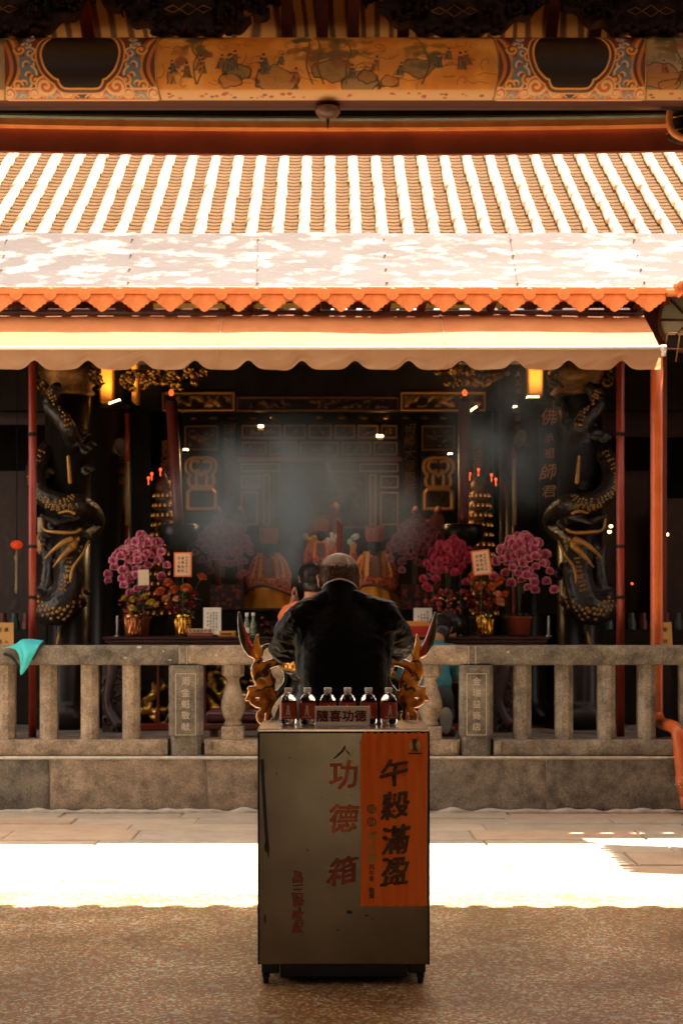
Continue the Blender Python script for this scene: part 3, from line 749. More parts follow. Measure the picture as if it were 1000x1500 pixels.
def cartouche(cx, hw):
    def fn(P):
        x = np.abs(P[..., 0] - cx); w = P[..., 1]
        Q = np.stack([x, w], -1)
        C = np.zeros(P.shape[:-1] + (3,)) + np.array((.16,.045,.022))
        # ribbed side bands
        for k, c in enumerate(((.50,.20,.05), (.12,.035,.02), (.60,.30,.08), (.30,.09,.03), (.07,.02,.014))):
            pts = sp2([(hw * 1.0 + .05 - k * .022 - .0, W1), (hw * .93 - k * .022, .05), (hw * .90 - k * .022, -.05), (hw * .98 - k * .018, -.135), (hw * 1.08 - k * .012, -.19)])
            C = put(C, soft(poly_d(Q, pts), .013), c)
        # blue scroll field
        for (qx, qy, r) in ((.70, -.01, .05), (.67, -.07, .055), (.74, -.12, .045), (.66, .06, .04), (.73, .12, .035), (.69, .18, .03)):
            C = put(C, soft(np.abs(np.sqrt((x - hw*qx)**2 + (w-qy)**2) - r*.62), r * .36), BLUE)
            C = put(C, soft(poly_d(Q, spiral(hw*qx, qy, r*.9, 1.3, 1 + qx * 20, 1)), .0055), CREAM)
            C = put(C, soft(np.sqrt((x-hw*qx)**2 + (w-qy)**2), r*.22), (.35,.06,.02))
        for (qx, qy, r, a) in ((.80, .08, .035, 0), (.58, .03, .035, 2), (.84, -.13, .032, 3), (.60, -.10, .03, 1)):
            C = put(C, soft(np.sqrt((x-hw*qx)**2 + (w-qy)**2), r), BRN)
            C = put(C, soft(poly_d(Q, spiral(hw*qx, qy, r, 1.2, a, -1)), .007), GOLD)
        # bottom border: orange field, blue blossoms, cream scrolls
        C = put(C, soft(w, -.150, .006), ORNG)
        C = put(C, soft(np.abs(w + .150), .006), CREAM); C = put(C, soft(np.abs(w + .228), .006), CREAM)
        C = put(C, soft(w, -.234), (.10,.03,.02))
        for qx in (.40, .80, 0.0):
            e = np.sqrt(((x - hw*qx) / 1.9)**2 + (w+.192)**2); an = np.arctan2(w+.192, (x-hw*qx)/1.9)
            C = put(C, soft(e, .024 + .005*np.cos(7*an)), (.28,.36,.46) if qx else (.05,.03,.03))
        for (qx, qy, r, a, s_) in ((.47, -.135, .06, 3.6, 1), (.20, -.175, .035, 0, -1), (.62, -.18, .035, 2.4, 1), (.96, -.18, .04, 1.5, -1)):
            C = put(C, soft(np.sqrt((x-hw*qx)**2 + (w-qy)**2), r * 1.02), CREAM)
            C = put(C, soft(np.sqrt((x-hw*qx)**2 + (w-qy)**2), r * .86), ORNG)
            C = put(C, soft(poly_d(Q, spiral(hw*qx, qy, r*.9, 1.4, a, s_)), .0085), CREAM)
        for k in range(7):
            C = put(C, soft(poly_d(Q, sp2([(.02 + k*.052, -.205), (.04 + k*.052, -.188), (.06 + k*.052, -.210)], 5)), .0045), GOLD)
        # black bag-shaped cartouche with double line
        out = sp2([(0, W1), (hw*.30, W1), (hw*.46, .16), (hw*.52, .06), (hw*.47, -.03), (hw*.36, -.085), (hw*.30, -.098), (hw*.29, -.115), (hw*.22, -.147), (0, -.15)], 10)
        oa = np.array(out); wr = oa[::-1, 1]; xr = oa[::-1, 0]
        lim = np.interp(w, wr, xr); inside = ((x < lim) & (w > -.149)).astype(float)
        d = poly_d(Q, out)
        C = put(C, soft(d, .030), (.13,.04,.025)); C = put(C, soft(np.abs(d - .03), .0045), GOLD)
        C = C * (1 - inside[..., None]) + inside[..., None] * np.array((.016,.009,.007))
        C = put(C, soft(d, .0055), GOLD)
        return C
    return fn
def scene_paint(xa, xb, seed, base=(.60,.25,.035), pale=(.74,.42,.11)):
    def fn(P):
        R = random.Random(seed)
        x = P[..., 0]; w = P[..., 1]
        n1 = npnoise(P, 3.0, seed); n2 = npnoise(P, 14, seed + 3, 2)
        C = np.zeros(P.shape[:-1] + (3,)) + np.array(base); C = put(C, np.clip(n1 * 1.1 + .4, 0, 1), pale); C = C * (1 + .16 * n2[..., None])
        Lx = xb - xa
        ink = (.055,.03,.018)
        # drifting cloud and water lines
        for k in range(int(70 * Lx / 2)):
            cx = R.uniform(xa, xb); cy = R.uniform(-.14, .14); s = R.uniform(.02, .065)
            if R.random() < .5: pts = spiral(cx, cy, s, R.uniform(.6, 1.2), R.uniform(0, 6.28), R.choice((-1, 1)))
            else: pts = sp2([(cx + s * (i - 2) * .9, cy + R.uniform(-.25, .25) * s) for i in range(5)], 5)
            C = put(C, soft(poly_d(P, pts), R.uniform(.0015, .0028)) * .75, ink)
        # rocks and ground
        for k in range(int(9 * Lx / 2)):
            cx = R.uniform(xa, xb); cy = R.uniform(-.13, -.02); s = R.uniform(.03, .075)
            e = np.sqrt(((x-cx)/1.7)**2 + (w-cy)**2) + .02 * n2
            C = put(C, soft(e, s) * .75, R.choice(((.30,.17,.06), (.18,.16,.09), (.42,.20,.06)))); C = put(C, soft(np.abs(e - s), .003), ink)
        # trees
        for k in range(int(5 * Lx / 2) + 1):
            cx = R.uniform(xa + .1, xb - .1); pts = sp2([(cx, -.12), (cx + R.uniform(-.04, .04), -.02), (cx + R.uniform(-.03, .03), .08), (cx + R.uniform(-.05, .05), .2)])
            C = put(C, soft(poly_d(P, pts), .0055) * .85, (.10,.05,.025))
            for j in range(16):
                a, b = pts[int(len(pts) * R.uniform(.4, .99))]
                e = np.sqrt(((x-a-R.uniform(-.09,.09))/1.8)**2 + (w-b-R.uniform(-.03,.05))**2) + .03 * n2
                C = put(C, soft(e, R.uniform(.012, .03), .014) * .6, R.choice(((.09,.09,.045), (.15,.12,.05), (.28,.10,.03))))
        # robed figures
        for k in range(int(20 * Lx / 2)):
            cx = R.uniform(xa + .08, xb - .08); cy = R.uniform(-.13, .02); h = R.uniform(.05, .085)
            col = R.choice(((.17,.16,.10), (.36,.13,.04), (.22,.12,.06), (.45,.22,.06), (.12,.14,.13)))
            hw_ = h * (.16 + .20 * np.clip(1 - (w - cy) / h, 0, 1) ** 1.5) * (1 + .25 * n2); lean = R.uniform(-.3, .3)
            dx = np.abs(x - cx - lean * (w - cy)); body = soft(dx, hw_, .005) * soft(np.abs(w - cy - h*.5), h*.5, .005)
            edge = soft(np.abs(dx - hw_), .003) * soft(np.abs(w - cy - h*.5), h*.5, .005)
            C = put(C, body * .9, col); C = put(C, edge, ink)
            for j in range(3): C = put(C, soft(poly_d(P, sp2([(cx + R.uniform(-.3,.3)*h, cy), (cx + R.uniform(-.15,.15)*h, cy + h*.5), (cx + lean*h, cy + h*.95)], 5)), .0022) * .8, ink)
            hx, hy = cx + lean * h * 1.1, cy + h * 1.13
            C = put(C, soft(np.sqrt((x-hx)**2 + (w-hy)**2), h*.16), (.60,.33,.14)); C = put(C, soft(np.sqrt((x-hx)**2 + (w-hy-h*.1)**2), h*.12), ink)
            C = put(C, soft(poly_d(P, [(cx, cy + h*.7), (cx + R.choice((-1,1))*h*.5, cy + h*R.uniform(.4,.8))]), .006), col)
        # pale lower margin with blossom sprigs
        C = put(C, soft(w, -.160), (.72,.50,.26)); C = put(C, soft(np.abs(w + .160), .005), GOLD)
        for k in range(int(40 * Lx / 2)):
            cx = R.uniform(xa, xb); cy = R.uniform(-.215, -.175); C = put(C, soft(np.sqrt(((x-cx)/1.6)**2 + (w-cy)**2), R.uniform(.004, .010)), R.choice(((.45,.10,.03), (.55,.18,.05), (.20,.14,.05))))
        C = put(C, soft(w, -.228), (.10,.03,.02))
        return C
    return fn
secs = [(-300, -80, 'c'), (-80, 8, 'v'), (8, 229, 'c'), (229, 728, 's'), (728, 944, 'c'), (944, 1100, 'v'), (1100, 1320, 'c')]
for a, b, k in secs:
    if k == 'c':
        cx = (bx(a) + bx(b)) / 2; beam_paint('painted_cartouche', bx(a), bx(b), cartouche(cx, (bx(b) - bx(a)) / 2))
    elif k == 's': beam_paint('painted_scroll', bx(a), bx(b), scene_paint(bx(a), bx(b), 5))
    else: beam_paint('painted_scroll', bx(a), bx(b), scene_paint(bx(a), bx(b), 9 + a, (.28,.25,.16), (.42,.36,.22)))
m = MB()
for a in (8, 229, 728, 944):
    m.tube([on_beam(bx(a) + (.03 if a in (229, 944) else -.03) * (t ** 2) * (1 if a != 8 else 1), W0 + (W1 - W0) * (t * .5 + .5), .004) for t in np.linspace(-.80, 1, 20)], .006, 6)
m.build('gilded_line', M_goldp, fh)
# boss with a spike under the beam
bo = thing('beam_boss', 'round turned boss with a thin spike hanging under the painted beam', 'boss', (X(480, 9.6), 9.6, Z(183, 9.6)))
c = (X(480, 9.55), 9.55, Z(170, 9.55))
MB().lathe([(.012, -.02), (.05, -.008), (.074, .018), (.078, .038), (.07, .05)], c, 24).build('boss', mat('turned_wood', (.13,.045,.02), (.08,.03,.015), .4, scale=8), bo)
MB().lathe([(.003, -.075), (.008, -.03), (.01, -.015)], c, 8).build('spike', M_dark, bo)

# ---- roof over the hall (rafters, grained boards)
def grain():
    m = mat('grained_board', (.50,.25,.055), None, .6)
    t = m.node_tree; tc = nd(m, 'ShaderNodeTexCoord'); mp = nd(m, 'ShaderNodeMapping'); mp.inputs['Scale'].default_value = (1.3, .55, .55)
    w = nd(m, 'ShaderNodeTexWave'); w.inputs['Scale'].default_value = 2.6; w.inputs['Distortion'].default_value = 16; w.inputs['Detail'].default_value = 2; w.inputs['Detail Scale'].default_value = .35
    r = nd(m, 'ShaderNodeValToRGB'); r.color_ramp.elements[0].color = (.16,.055,.012,1); r.color_ramp.elements[0].position = .12; r.color_ramp.elements[1].color = (.80,.42,.09,1); r.color_ramp.elements[1].position = .5
    t.links.new(tc.outputs['Object'], mp.inputs[0]); t.links.new(mp.outputs[0], w.inputs[0]); t.links.new(w.outputs[0], r.inputs[0]); t.links.new(r.outputs[0], bsdf(m).inputs['Base Color'])
    return m
RS = .80
def rz(y): return 4.735 + RS * (10.14 - y) if y > 9.2 else 4.735 + RS * .94 + .5 * (9.2 - y)
def slab(m, y0, y1, dz0, dz1, x0, x1):
    m.add([(x0,y0,rz(y0)+dz0),(x1,y0,rz(y0)+dz0),(x1,y1,rz(y1)+dz0),(x0,y1,rz(y1)+dz0),(x0,y0,rz(y0)+dz1),(x1,y0,rz(y0)+dz1),(x1,y1,rz(y1)+dz1),(x0,y1,rz(y1)+dz1)], [(0,3,2,1),(4,5,6,7),(0,1,5,4),(1,2,6,5),(2,3,7,6),(3,0,4,7)])
m = MB(); slab(m, 3, 9.2, .10, .2, -5.6, 5.6); slab(m, 9.2, 10.17, .10, .2, -5.6, 5.6); m.build('roof_deck', grain(), fh)
m = MB(); m.add([(-5.6,3,rz(3)+.1),(5.6,3,rz(3)+.1),(5.6,-5,4.4),(-5.6,-5,4.4),(-5.6,3,rz(3)+.2),(5.6,3,rz(3)+.2),(5.6,-5,4.5),(-5.6,-5,4.5)], [(0,1,2,3),(7,6,5,4),(0,4,5,1),(2,6,7,3),(1,5,6,2),(0,3,7,4)]); m.build('roof_back', M_redwood, fh)
for p in (60, -30, 130, 243, 421, 472, 517, 590, 806, 870, 1010):
    x = X(p, 9.75); m = MB(); slab(m, 9.2, 10.1, -.02, .099, x - .035, x + .035); m.build('rafter', M_red if p in (130, 424, 66, 816) else M_redwood, fh)
for i in range(-25, 26):   # tile ends over the outer edge of the fascia
    x = i * .222; m = MB(); m.lathe([(.062, 0), (.062, .03), (.05, .035)], (0, 0, 0), 14, Matrix.Translation((x, 10.27 + RNG.uniform(-.015, .015), 4.60 + cz(x))) @ Matrix.Rotation(math.radians(90), 4, 'X')); m.cyl((x, 10.16, 4.60 + cz(x)), (x, 10.27, 4.60 + cz(x)), .055, n=10); m.build('tile_end', M_redwood, fh)
# ---- carved brackets on top of the beam
def bracket(pc):
    xc = X(pc, 9.55); hw = .56; R = random.Random(pc)
    ft = thing_parent = MB()
    top = 5.42; zb = Z(62, 9.6)
    def prof(t): return zb + .03 + .22 * abs(t) ** 2.2 + .02 * math.sin(t * 22)
    out = []
    for i in range(41):
        t = -1 + 2 * i / 40; out.append((t * hw, prof(t)))
    poly = out + [(hw * 1.02, top), (-hw * 1.02, top)]
    # body pierced: left as a plate with deep carving in front
    n = 60; vs = []; fs = []
    def keep(u, v):
        x = u * hw; z = v
        for (hx, hz, r) in holes:
            if ((x - hx) / 1.3) ** 2 + (z - hz) ** 2 < r * r: return False
        return True
    holes = [(sx * R.uniform(.24, .50), zb + R.uniform(.12, .30), R.uniform(.018, .04)) for sx in (-1, 1) for k in range(5)]
    nu, nv = 90, 44
    idx = {}
    for i in range(nu):
        for j in range(nv):
            t = -1 + 2 * (i + .5) / nu; z0 = prof(t); zz = z0 + (top - z0) * (j + .5) / nv
            if not keep(t, zz): continue
            q = []
            for (di, dj) in ((0,0),(1,0),(1,1),(0,1)):
                t2 = -1 + 2 * (i + di) / nu; z2 = prof(t2); z3 = z2 + (top - z2) * (j + dj) / nv
                q.append((xc + t2 * hw, 9.52 - .05 * noise.noise(Vector((t2 * 9, z3 * 16, pc))) - .03 * (1 - abs(t2)), z3))
            b = len(vs); vs += q + [(a, 9.64, c) for a, _, c in q]
            fs += [(b, b+1, b+2, b+3), (b+7, b+6, b+5, b+4), (b, b+4, b+5, b+1), (b+1, b+5, b+6, b+2), (b+2, b+6, b+7, b+3), (b+3, b+7, b+4, b)]
    ft.add(vs, fs)
    b_ = ft.build('carved_bracket', mat('old_carving', (.022,.008,.004), (.010,.004,.003), .7, scale=12, bump=.2, spec=.15), fh)
    m = MB()
    for s_ in (-1, 1):
        for k in range(7):
            cx = xc + s_ * R.uniform(.15, .5); c_z = max(zb + R.uniform(.06, .3), prof((cx - xc) / hw) + .03)
            r = R.uniform(.035, .075)
            pts = [(a, 9.50 - .02 * (i % 3), b) for i, (a, b) in enumerate(spiral(cx, c_z, r, 1.1, R.uniform(0, 6.28), s_))]
            m.tube(pts, lerpl([.006, .016, .012], len(pts)), 6)
    for k in range(9):   # fringe of leaves on the beam
        cx = xc - .22 + .055 * k; m.ell((cx, 9.46, zb + .01 + .02 * (k % 2)), (.03, .03, .022))
    m.build('scrollwork', MATS['old_carving'], b_)
    m = MB()
    q = [(-.14, 0), (-.09, .022), (-.05, 0), (0, .035), (.05, 0), (.09, .022), (.14, 0), (.09, -.022), (.05, 0), (0, -.035), (-.05, 0), (-.09, -.022), (-.14, 0)]
    zz = Z(14 if pc < 400 else 17, 9.45)
    m.tube([(xc - .02 + a, 9.44, zz + b) for a, b in q], .004, 5)
    m.build('diamond_inlay', M_goldd, b_)
for pc in (2, 283, 668, 952): bracket(pc)
# corner bracket at the upper right
xc, yc = X(1003, 9.9), 9.9
m = MB(); m.cyl((xc, yc, Z(172, 9.9)), (xc, yc, Z(120, 9.9)), .10, n=16)
m.lathe([(.06, 0), (.115, .03), (.115, .05), (.09, .07), (.115, .10), (.115, .13), (.09, .16)], (xc, yc, Z(208, 9.9)), 18)
b_ = m.build('corner_bracket', MATS['old_carving'], fh)
m = MB(); m.tube(spline([(xc + .12, yc - .1, Z(214, 9.9)), (xc - .02, yc - .12, Z(212, 9.9)), (xc - .10, yc - .12, Z(203, 9.9)), (xc - .125, yc - .12, Z(188, 9.9)), (xc - .12, yc - .12, Z(170, 9.9))], 6), .022, 8); m.build('bracket_edge', M_orange, b_)
m = MB()
for z in (.05, .13): m.tube([(xc + .118 * math.cos(a), yc + .118 * math.sin(a), Z(208, 9.9) + z) for a in np.linspace(math.pi, 2 * math.pi, 14)], .006, 5)
m.build('gilded_line', M_gold, b_)
# walls and columns behind the camera
m = MB(); m.box(-5.75, -5.6, -5, 8.6, 3.3, 6.2); m.box(-5.75, -5.6, -5, 8.6, -.05, 3.3); m.build('side_wall', M_redwood, fh)
m = MB(); m.box(5.6, 5.75, -5, 8.6, 3.3, 6.2); m.box(5.6, 5.75, -5, 8.6, -.05, 3.3); m.build('side_wall', M_redwood, fh)
m = MB(); m.box(-5.6, -2.0, -5.15, -5, -.05, 4.5); m.box(2.0, 5.6, -5.15, -5, -.05, 4.5); m.box(-2.0, 2.0, -5.15, -5, 3.2, 4.5); m.box(-2.0, 2.0, -5.15, -5, 1.8, 3.2); m.build('entrance_wall', M_redwood, fh)
for s_ in (-1, 1): MB().box(min(s_*.55, s_*1.99), max(s_*.55, s_*1.99), -5.1, -5.04, -.05, 1.79).build('entrance_door', M_red, fh)  # unseen doors, the gap between them sized to light the box and banner
for x in (-3.4, 3.4):
    MB().lathe([(.22, 0), (.2, .12), (.17, .16), (.17, 4.85)], (x, 7.6, 0), 20).build('hall_column', M_red, fh)

# ================================================================== DONATION BOX
D = 6.4
dbx = thing('donation_box', 'worn stainless steel donation box on casters with faded red characters', 'box', (X(503, D), D + .25, 0))
bx0, bx1 = X(378, D), X(628.5, D); zb, ztp = Z(1413, D), Z(1067.5, D)
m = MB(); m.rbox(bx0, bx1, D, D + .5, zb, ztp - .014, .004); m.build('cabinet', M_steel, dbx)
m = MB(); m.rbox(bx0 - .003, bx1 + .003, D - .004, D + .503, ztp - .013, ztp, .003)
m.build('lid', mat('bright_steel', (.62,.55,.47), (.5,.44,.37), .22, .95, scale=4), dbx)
# dark edge strips / weld seams
m = MB(); m.box(bx0 - .0015, bx0 + .006, D - .0015, D + .02, zb, ztp - .016); m.box(bx1 - .006, bx1 + .0015, D - .0015, D + .02, zb, ztp - .016); m.build('corner_seam', M_dark, dbx)
for sx, a in ((0, bx0 + .012), (1, bx1 - .085)):
    m = MB(); m.rbox(a, a + .072, D + .03, D + .47, .045, zb + .002, .006); br = m.build('base_rail', M_black, dbx)
    for yy in (D + .06, D + .44):
        m = MB(); xx = a + .018 if sx == 0 else a + .052
        m.lathe([(.0255, -.011), (.027, -.006), (.027, .006), (.0255, .011)], (0, 0, 0), 18, Matrix.Translation((xx, yy, .027)) @ Matrix.Rotation(math.radians(90), 4, 'Y'))
        m.box(xx - .016, xx - .0125, yy - .018, yy + .018, .027, .06); m.box(xx + .0125, xx + .016, yy - .018, yy + .018, .027, .06)
        m.build('caster', M_black, br)
MB().box(bx0 + .09, bx1 - .09, D + .42, D + .44, .05, zb + .001).build('rear_crossbar', M_black, dbx) if False else None
MB().rbox(bx0 + .086, bx1 - .088, D + .10, D + .42, .012, .074, .004).build('base_panel', M_black, dbx)
yf = D - .0012
M_fade = mat('faded_red_lettering', (.62,.17,.055), (.42,.125,.05), .6, scale=20, ramp=(.3,.6))
M_fade2 = mat('worn_red_lettering', (.30,.055,.03), (.17,.04,.022), .6, scale=30)
t = MB()
for ch, py, s in (('功', 1134, .118), ('德', 1198, .118)): text(t, ch, (X(503, D), yf, Z(py, D)), s, bold=.030, extrude=.0006, wob=.10, shear=.10)
t.build('lettering', M_fade, dbx)
t = MB(); text(t, '箱', (X(502, D), yf, Z(1275, D)), .118, bold=.030, extrude=.0006, wob=.10, shear=.10); t.build('lettering', M_fade2, dbx)
t = MB()
for ch, py in (('昌', 1285), ('三', 1303), ('聯', 1320), ('敬', 1341), ('獻', 1359)): text(t, ch, (X(436, D), yf, Z(py, D)), .052, bold=.022, extrude=.0005, wob=.1)
t.build('small_lettering', M_fade2, dbx)
# scratches, peeled film and stains
m = MB(); R = random.Random(3)
def blot(px, py, rx, rz_, n=12, ang=0):
    pts = []
    for k in range(n):
        a = 2 * math.pi * k / n; r = R.uniform(.6, 1.1); u = rx * r * math.cos(a); v = rz_ * r * math.sin(a)
        pts.append((u * math.cos(ang) - v * math.sin(ang), u * math.sin(ang) + v * math.cos(ang)))
    m.prism(pts, (X(px, D), D - .0006, Z(py, D)), (1,0,0), (0,0,1), .0012)
m.prism([(-.035,-.035), (.0, .0), (.012, .02), (.018, .014), (.008, -.006), (-.02, -.03)], (X(500, D), D - .0006, Z(1099, D)), (1,0,0), (0,0,1), .0012)
m.prism([(.0, .004), (.022, -.016), (.03, -.03), (.018, -.022)], (X(503, D), D - .0006, Z(1096, D)), (1,0,0), (0,0,1), .0012)
for px, py, a, b in ((405, 1133, .003, .005), (450, 1245, .004, .004), (512, 1336, .014, .008), (537, 1341, .01, .004), (388, 1346, .004, .02), (495, 1362, .006, .004), (439, 1333, .006, .012), (545, 1345, .004, .006), (424, 1110, .002, .004), (470, 1168, .002, .003), (528, 1088, .004, .004), (514, 1165, .003, .003), (389, 1240, .005, .03)): blot(px, py, a, b)
m.prism([(-.012, .16), (.004, .16), (.007, .08), (.012, -.02), (.017, -.10), (.026, -.20), (.022, -.245), (.010, -.19), (.0, -.05), (-.004, .03)], (X(381, D) + .012, D - .0006, Z(1170, D)), (1,0,0), (0,0,1), .0012)
m.build('stain', M_black, dbx)
# ---- orange satin banner hung on the box
bn = thing('banner', 'orange satin banner with dark brush characters hung on the front of the steel box', 'banner', (X(577, D), D, ztp))
nx0, nx1 = X(528, D), X(625, D); nz0, nz1 = Z(1326, D), Z(1073, D)
def fold(u, v):
    k = .25 + .75 * abs(v - .5) * 2
    a = math.sin(u * 34 + 2 * v + 3 * noise.noise(Vector((u * 3, v * 1.2, 1)))) * .006 * math.exp(-((v - 1) / .28) ** 2)
    b = math.sin(u * 42 + 1.5) * .004 * math.exp(-(v / .12) ** 2)
    c = .014 * (noise.noise(Vector((u * 5.5, v * .9, 7))) ) + .006 * noise.noise(Vector((u * 14, v * 2.2, 2)))
    return a + b + c
def ban(u, v):
    narrow = .012 * math.exp(-((v - .86) / .12) ** 2) * 0 + .006 * math.sin(v * 5)
    x = nx0 + u * (nx1 - nx0) + (1 - 2 * u) * narrow * .3 + .012 * (1 - u) * max(0, (v - .93) / .07)
    return Vector((x, D - .022 - fold(u, v), nz0 + v * (nz1 - nz0) + .0025 * math.sin(u * 60) * (v > .98)))
def satin():
    m = mat('orange_satin', (.93,.20,.013), (.86,.165,.010), .42, scale=3, sheen=.2, bump=.05, bscale=200)
    return m
m = MB(); m.grid(ban, 90, 110); m.grid(lambda u, v: ban(u, v) + Vector((0, .003, 0)), 40, 60); m.build('cloth', satin(), bn)
def onban(p):
    u = (p.x - nx0) / (nx1 - nx0); v = (p.z - nz0) / (nz1 - nz0); q = ban(min(max(u, 0), 1), min(max(v, 0), 1)); return Vector((p.x, q.y - .0025 + min(0, p.y), p.z))
M_ink = mat('brush_ink', (.065,.030,.014), (.12,.05,.018), .6, scale=12)
t = MB()
for ch, py in (('午', 1131), ('穀', 1178), ('滿', 1229), ('盈', 1274)): text(t, ch, (X(578.5, D), 0, Z(py, D)), .118, bold=.030, extrude=.0, wob=.13, shear=.12, fn=onban)
for i, ch in enumerate('丙午年 敬賀'):
    if ch != ' ': text(t, ch, (X(544, D), 0, Z(1269 + i * 8.4, D)), .024, bold=.02, fn=onban)
t.build('characters', M_ink, bn)
t = MB()
for i, ch in enumerate('清水巖'): text(t, ch, (X(544.5, D), 0, Z(1223.5 + i * 16, D)), .040, bold=.02, shear=.1, wob=.06, fn=onban)
t.build('gold_characters', mat('gold_ink', (.50,.30,.06), None, .4, .5), bn)
t = MB(); g = MB()
for ch, py in (('招', 1184), ('財', 1203)):
    c = Vector((X(544, D), 0, Z(py, D)))
    vs = [c] + [c + Vector((.019 * math.cos(a), 0, .019 * math.sin(a))) for a in np.linspace(0, 2 * math.pi, 25)[:-1]]
    t.add([onban(v) for v in vs], [(0, 1 + k, 1 + (k + 1) % 24) for k in range(24)])
    text(g, ch, c - Vector((0, .001, 0)), .027, bold=.01, fn=onban)
t.build('seal', mat('seal_brown', (.30,.075,.03), None, .5), bn); g.build('seal_character', MATS['gold_ink'], bn)
t = MB(); c = Vector((X(607, D), 0, Z(1091, D)))
vs = [c] + [c + Vector((.024 * math.cos(a), 0, .025 * math.sin(a))) for a in np.linspace(0, 2 * math.pi, 25)[:-1]]
t.add([onban(v) for v in vs], [(0, 1 + k, 1 + (k + 1) % 24) for k in range(24)]); t.build('emblem', mat('emblem_gold', (.66,.45,.16), None, .5), bn)
t = MB()
for poly in ([(-.012, .026), (.010, .027), (.009, -.012), (.013, -.024), (-.016, -.024), (-.008, -.01)], [(-.028, -.03), (.028, -.03), (.028, -.036), (-.028, -.036)]):
    q = [c + Vector((a, -.0012, b)) for a, b in poly]; t.add([onban(v) for v in q], [tuple(range(len(q)))])
t.build('emblem_mark', M_ink, bn)

# ---- bottles and sign on the lid
def glassy(name, col, rough=.03):
    m = mat(name, col, None, rough, trans=1.0, ior=1.33); return m
M_pet = glassy('clear_plastic_bottle', (.97,.96,.94))
M_label = mat('red_brown_label', (.46,.060,.022), (.36,.042,.017), .35, scale=6, trans=0)
M_cap = mat('white_bottle_cap', (.86,.83,.76), None, .45)
bt = thing('water_bottle', 'x', 'bottle', (0, 0, 0), 'water bottles on the donation box')
r = .0355
m = MB(); m.lathe([(.001,.004),(.012,.003),(.024,.0),(.031,.002),(r-.001,.010),(r,.02),(r-.003,.026),(r,.032),(r,.094),(r-.002,.100),(.031,.111),(.022,.122),(.0135,.129),(.0125,.133),(.0125,.140)], (0,0,0), 28); m.build('body', M_pet, bt)
m = MB(); m.lathe([(r+.0008,.022),(r+.0008,.092)], (0,0,0), 28, caps=False); lb = m.build('label', M_label, bt)
lb['label'] = 'red label with a pale figure emblem'
m = MB(); m.lathe([(.0145,.132),(.0155,.134),(.0155,.151),(.0145,.153)], (0,0,0), 20)
for k in range(20):
    a = 2 * math.pi * k / 20; m.cyl((.0156*math.cos(a), .0156*math.sin(a), .135), (.0156*math.cos(a), .0156*math.sin(a), .150), .0007, n=4)
m.build('cap', M_cap, bt)
m = MB(); cyl_ = lambda x, z: (x, -math.sqrt(max(0, (r+.0014)**2 - x*x)), z)
for poly in ([(-.011,.036),(.011,.036),(.007,.048),(.009,.052),(.006,.058),(.008,.064),(.0045,.068),(.006,.076),(.003,.081),(-.002,.082),(-.004,.077),(-.0035,.068),(-.007,.062),(-.005,.056),(-.008,.05),(-.006,.046)],):
    tri = tessellate_polygon([[Vector((a,b,0)) for a,b in poly]])
    m.add([cyl_(a,b) for a,b in poly], [tuple(t_) if ((poly[t_[1]][0]-poly[t_[0]][0])*(poly[t_[2]][1]-poly[t_[0]][1])-(poly[t_[2]][0]-poly[t_[0]][0])*(poly[t_[1]][1]-poly[t_[0]][1]))>0 else tuple(reversed(t_)) for t_ in tri])
for k in range(5):
    x0 = -.0155 + k*.0078
    m.add([cyl_(x0-.0024,.0285), cyl_(x0+.0024,.0285), cyl_(x0+.0024,.0335), cyl_(x0-.0024,.0335)], [(0,1,2,3)])
m.build('emblem', mat('emblem_cream', (.72,.58,.42), None, .5), lb)
labs = ['leftmost water bottle on the steel donation box, its whole emblem clear of the sign', 'second bottle from the left, white capped, just touching the left end of the sign',
        'third bottle from the left, its label mostly behind the left part of the cream sign', 'fourth bottle from the left, label mostly hidden behind the middle right of the sign',
        'fifth bottle from the left, half its red label showing past the sign', 'rightmost water bottle on the box, standing alone with its emblem in full view']
bpos = [(422, 6.68), (450.5, 6.68), (480, 6.69), (509, 6.69), (539.5, 6.685), (569, 6.68)]
for i, (px, dd) in enumerate(bpos):
    if i == 0: bt.location = (X(px, dd), dd, ztp); bt['label'] = labs[0]
    else: dup(bt, (X(px, dd), dd, ztp), labs[i], rz=RNG.uniform(-.12, .12))
sg = thing('offering_sign', 'cream sign with dark red characters standing before the water bottles', 'sign', (X(501, 6.58), 6.58, ztp))
sx0, sx1 = X(461, 6.57), X(541.5, 6.57); sz0, sz1 = ztp + .001, Z(1034.5, 6.57)
MB().rbox(sx0, sx1, 6.575, 6.59, sz0, sz1, .002).build('board', mat('cream_board', (.88,.76,.55), (.82,.69,.48), .6, scale=8), sg)
MB().box(sx0 + .01, sx1 - .01, 6.56, 6.62, ztp + .0005, ztp + .006).build('foot', M_cap, sg)
t = MB()
for i, ch in enumerate('隨喜功德'): text(t, ch, (X(472.5 + i * 18.4, 6.57), 6.5738, (sz0 + sz1) / 2), .050, bold=.032, extrude=.0008)
t.build('characters', mat('dark_red_ink', (.16,.018,.012), None, .6), sg)
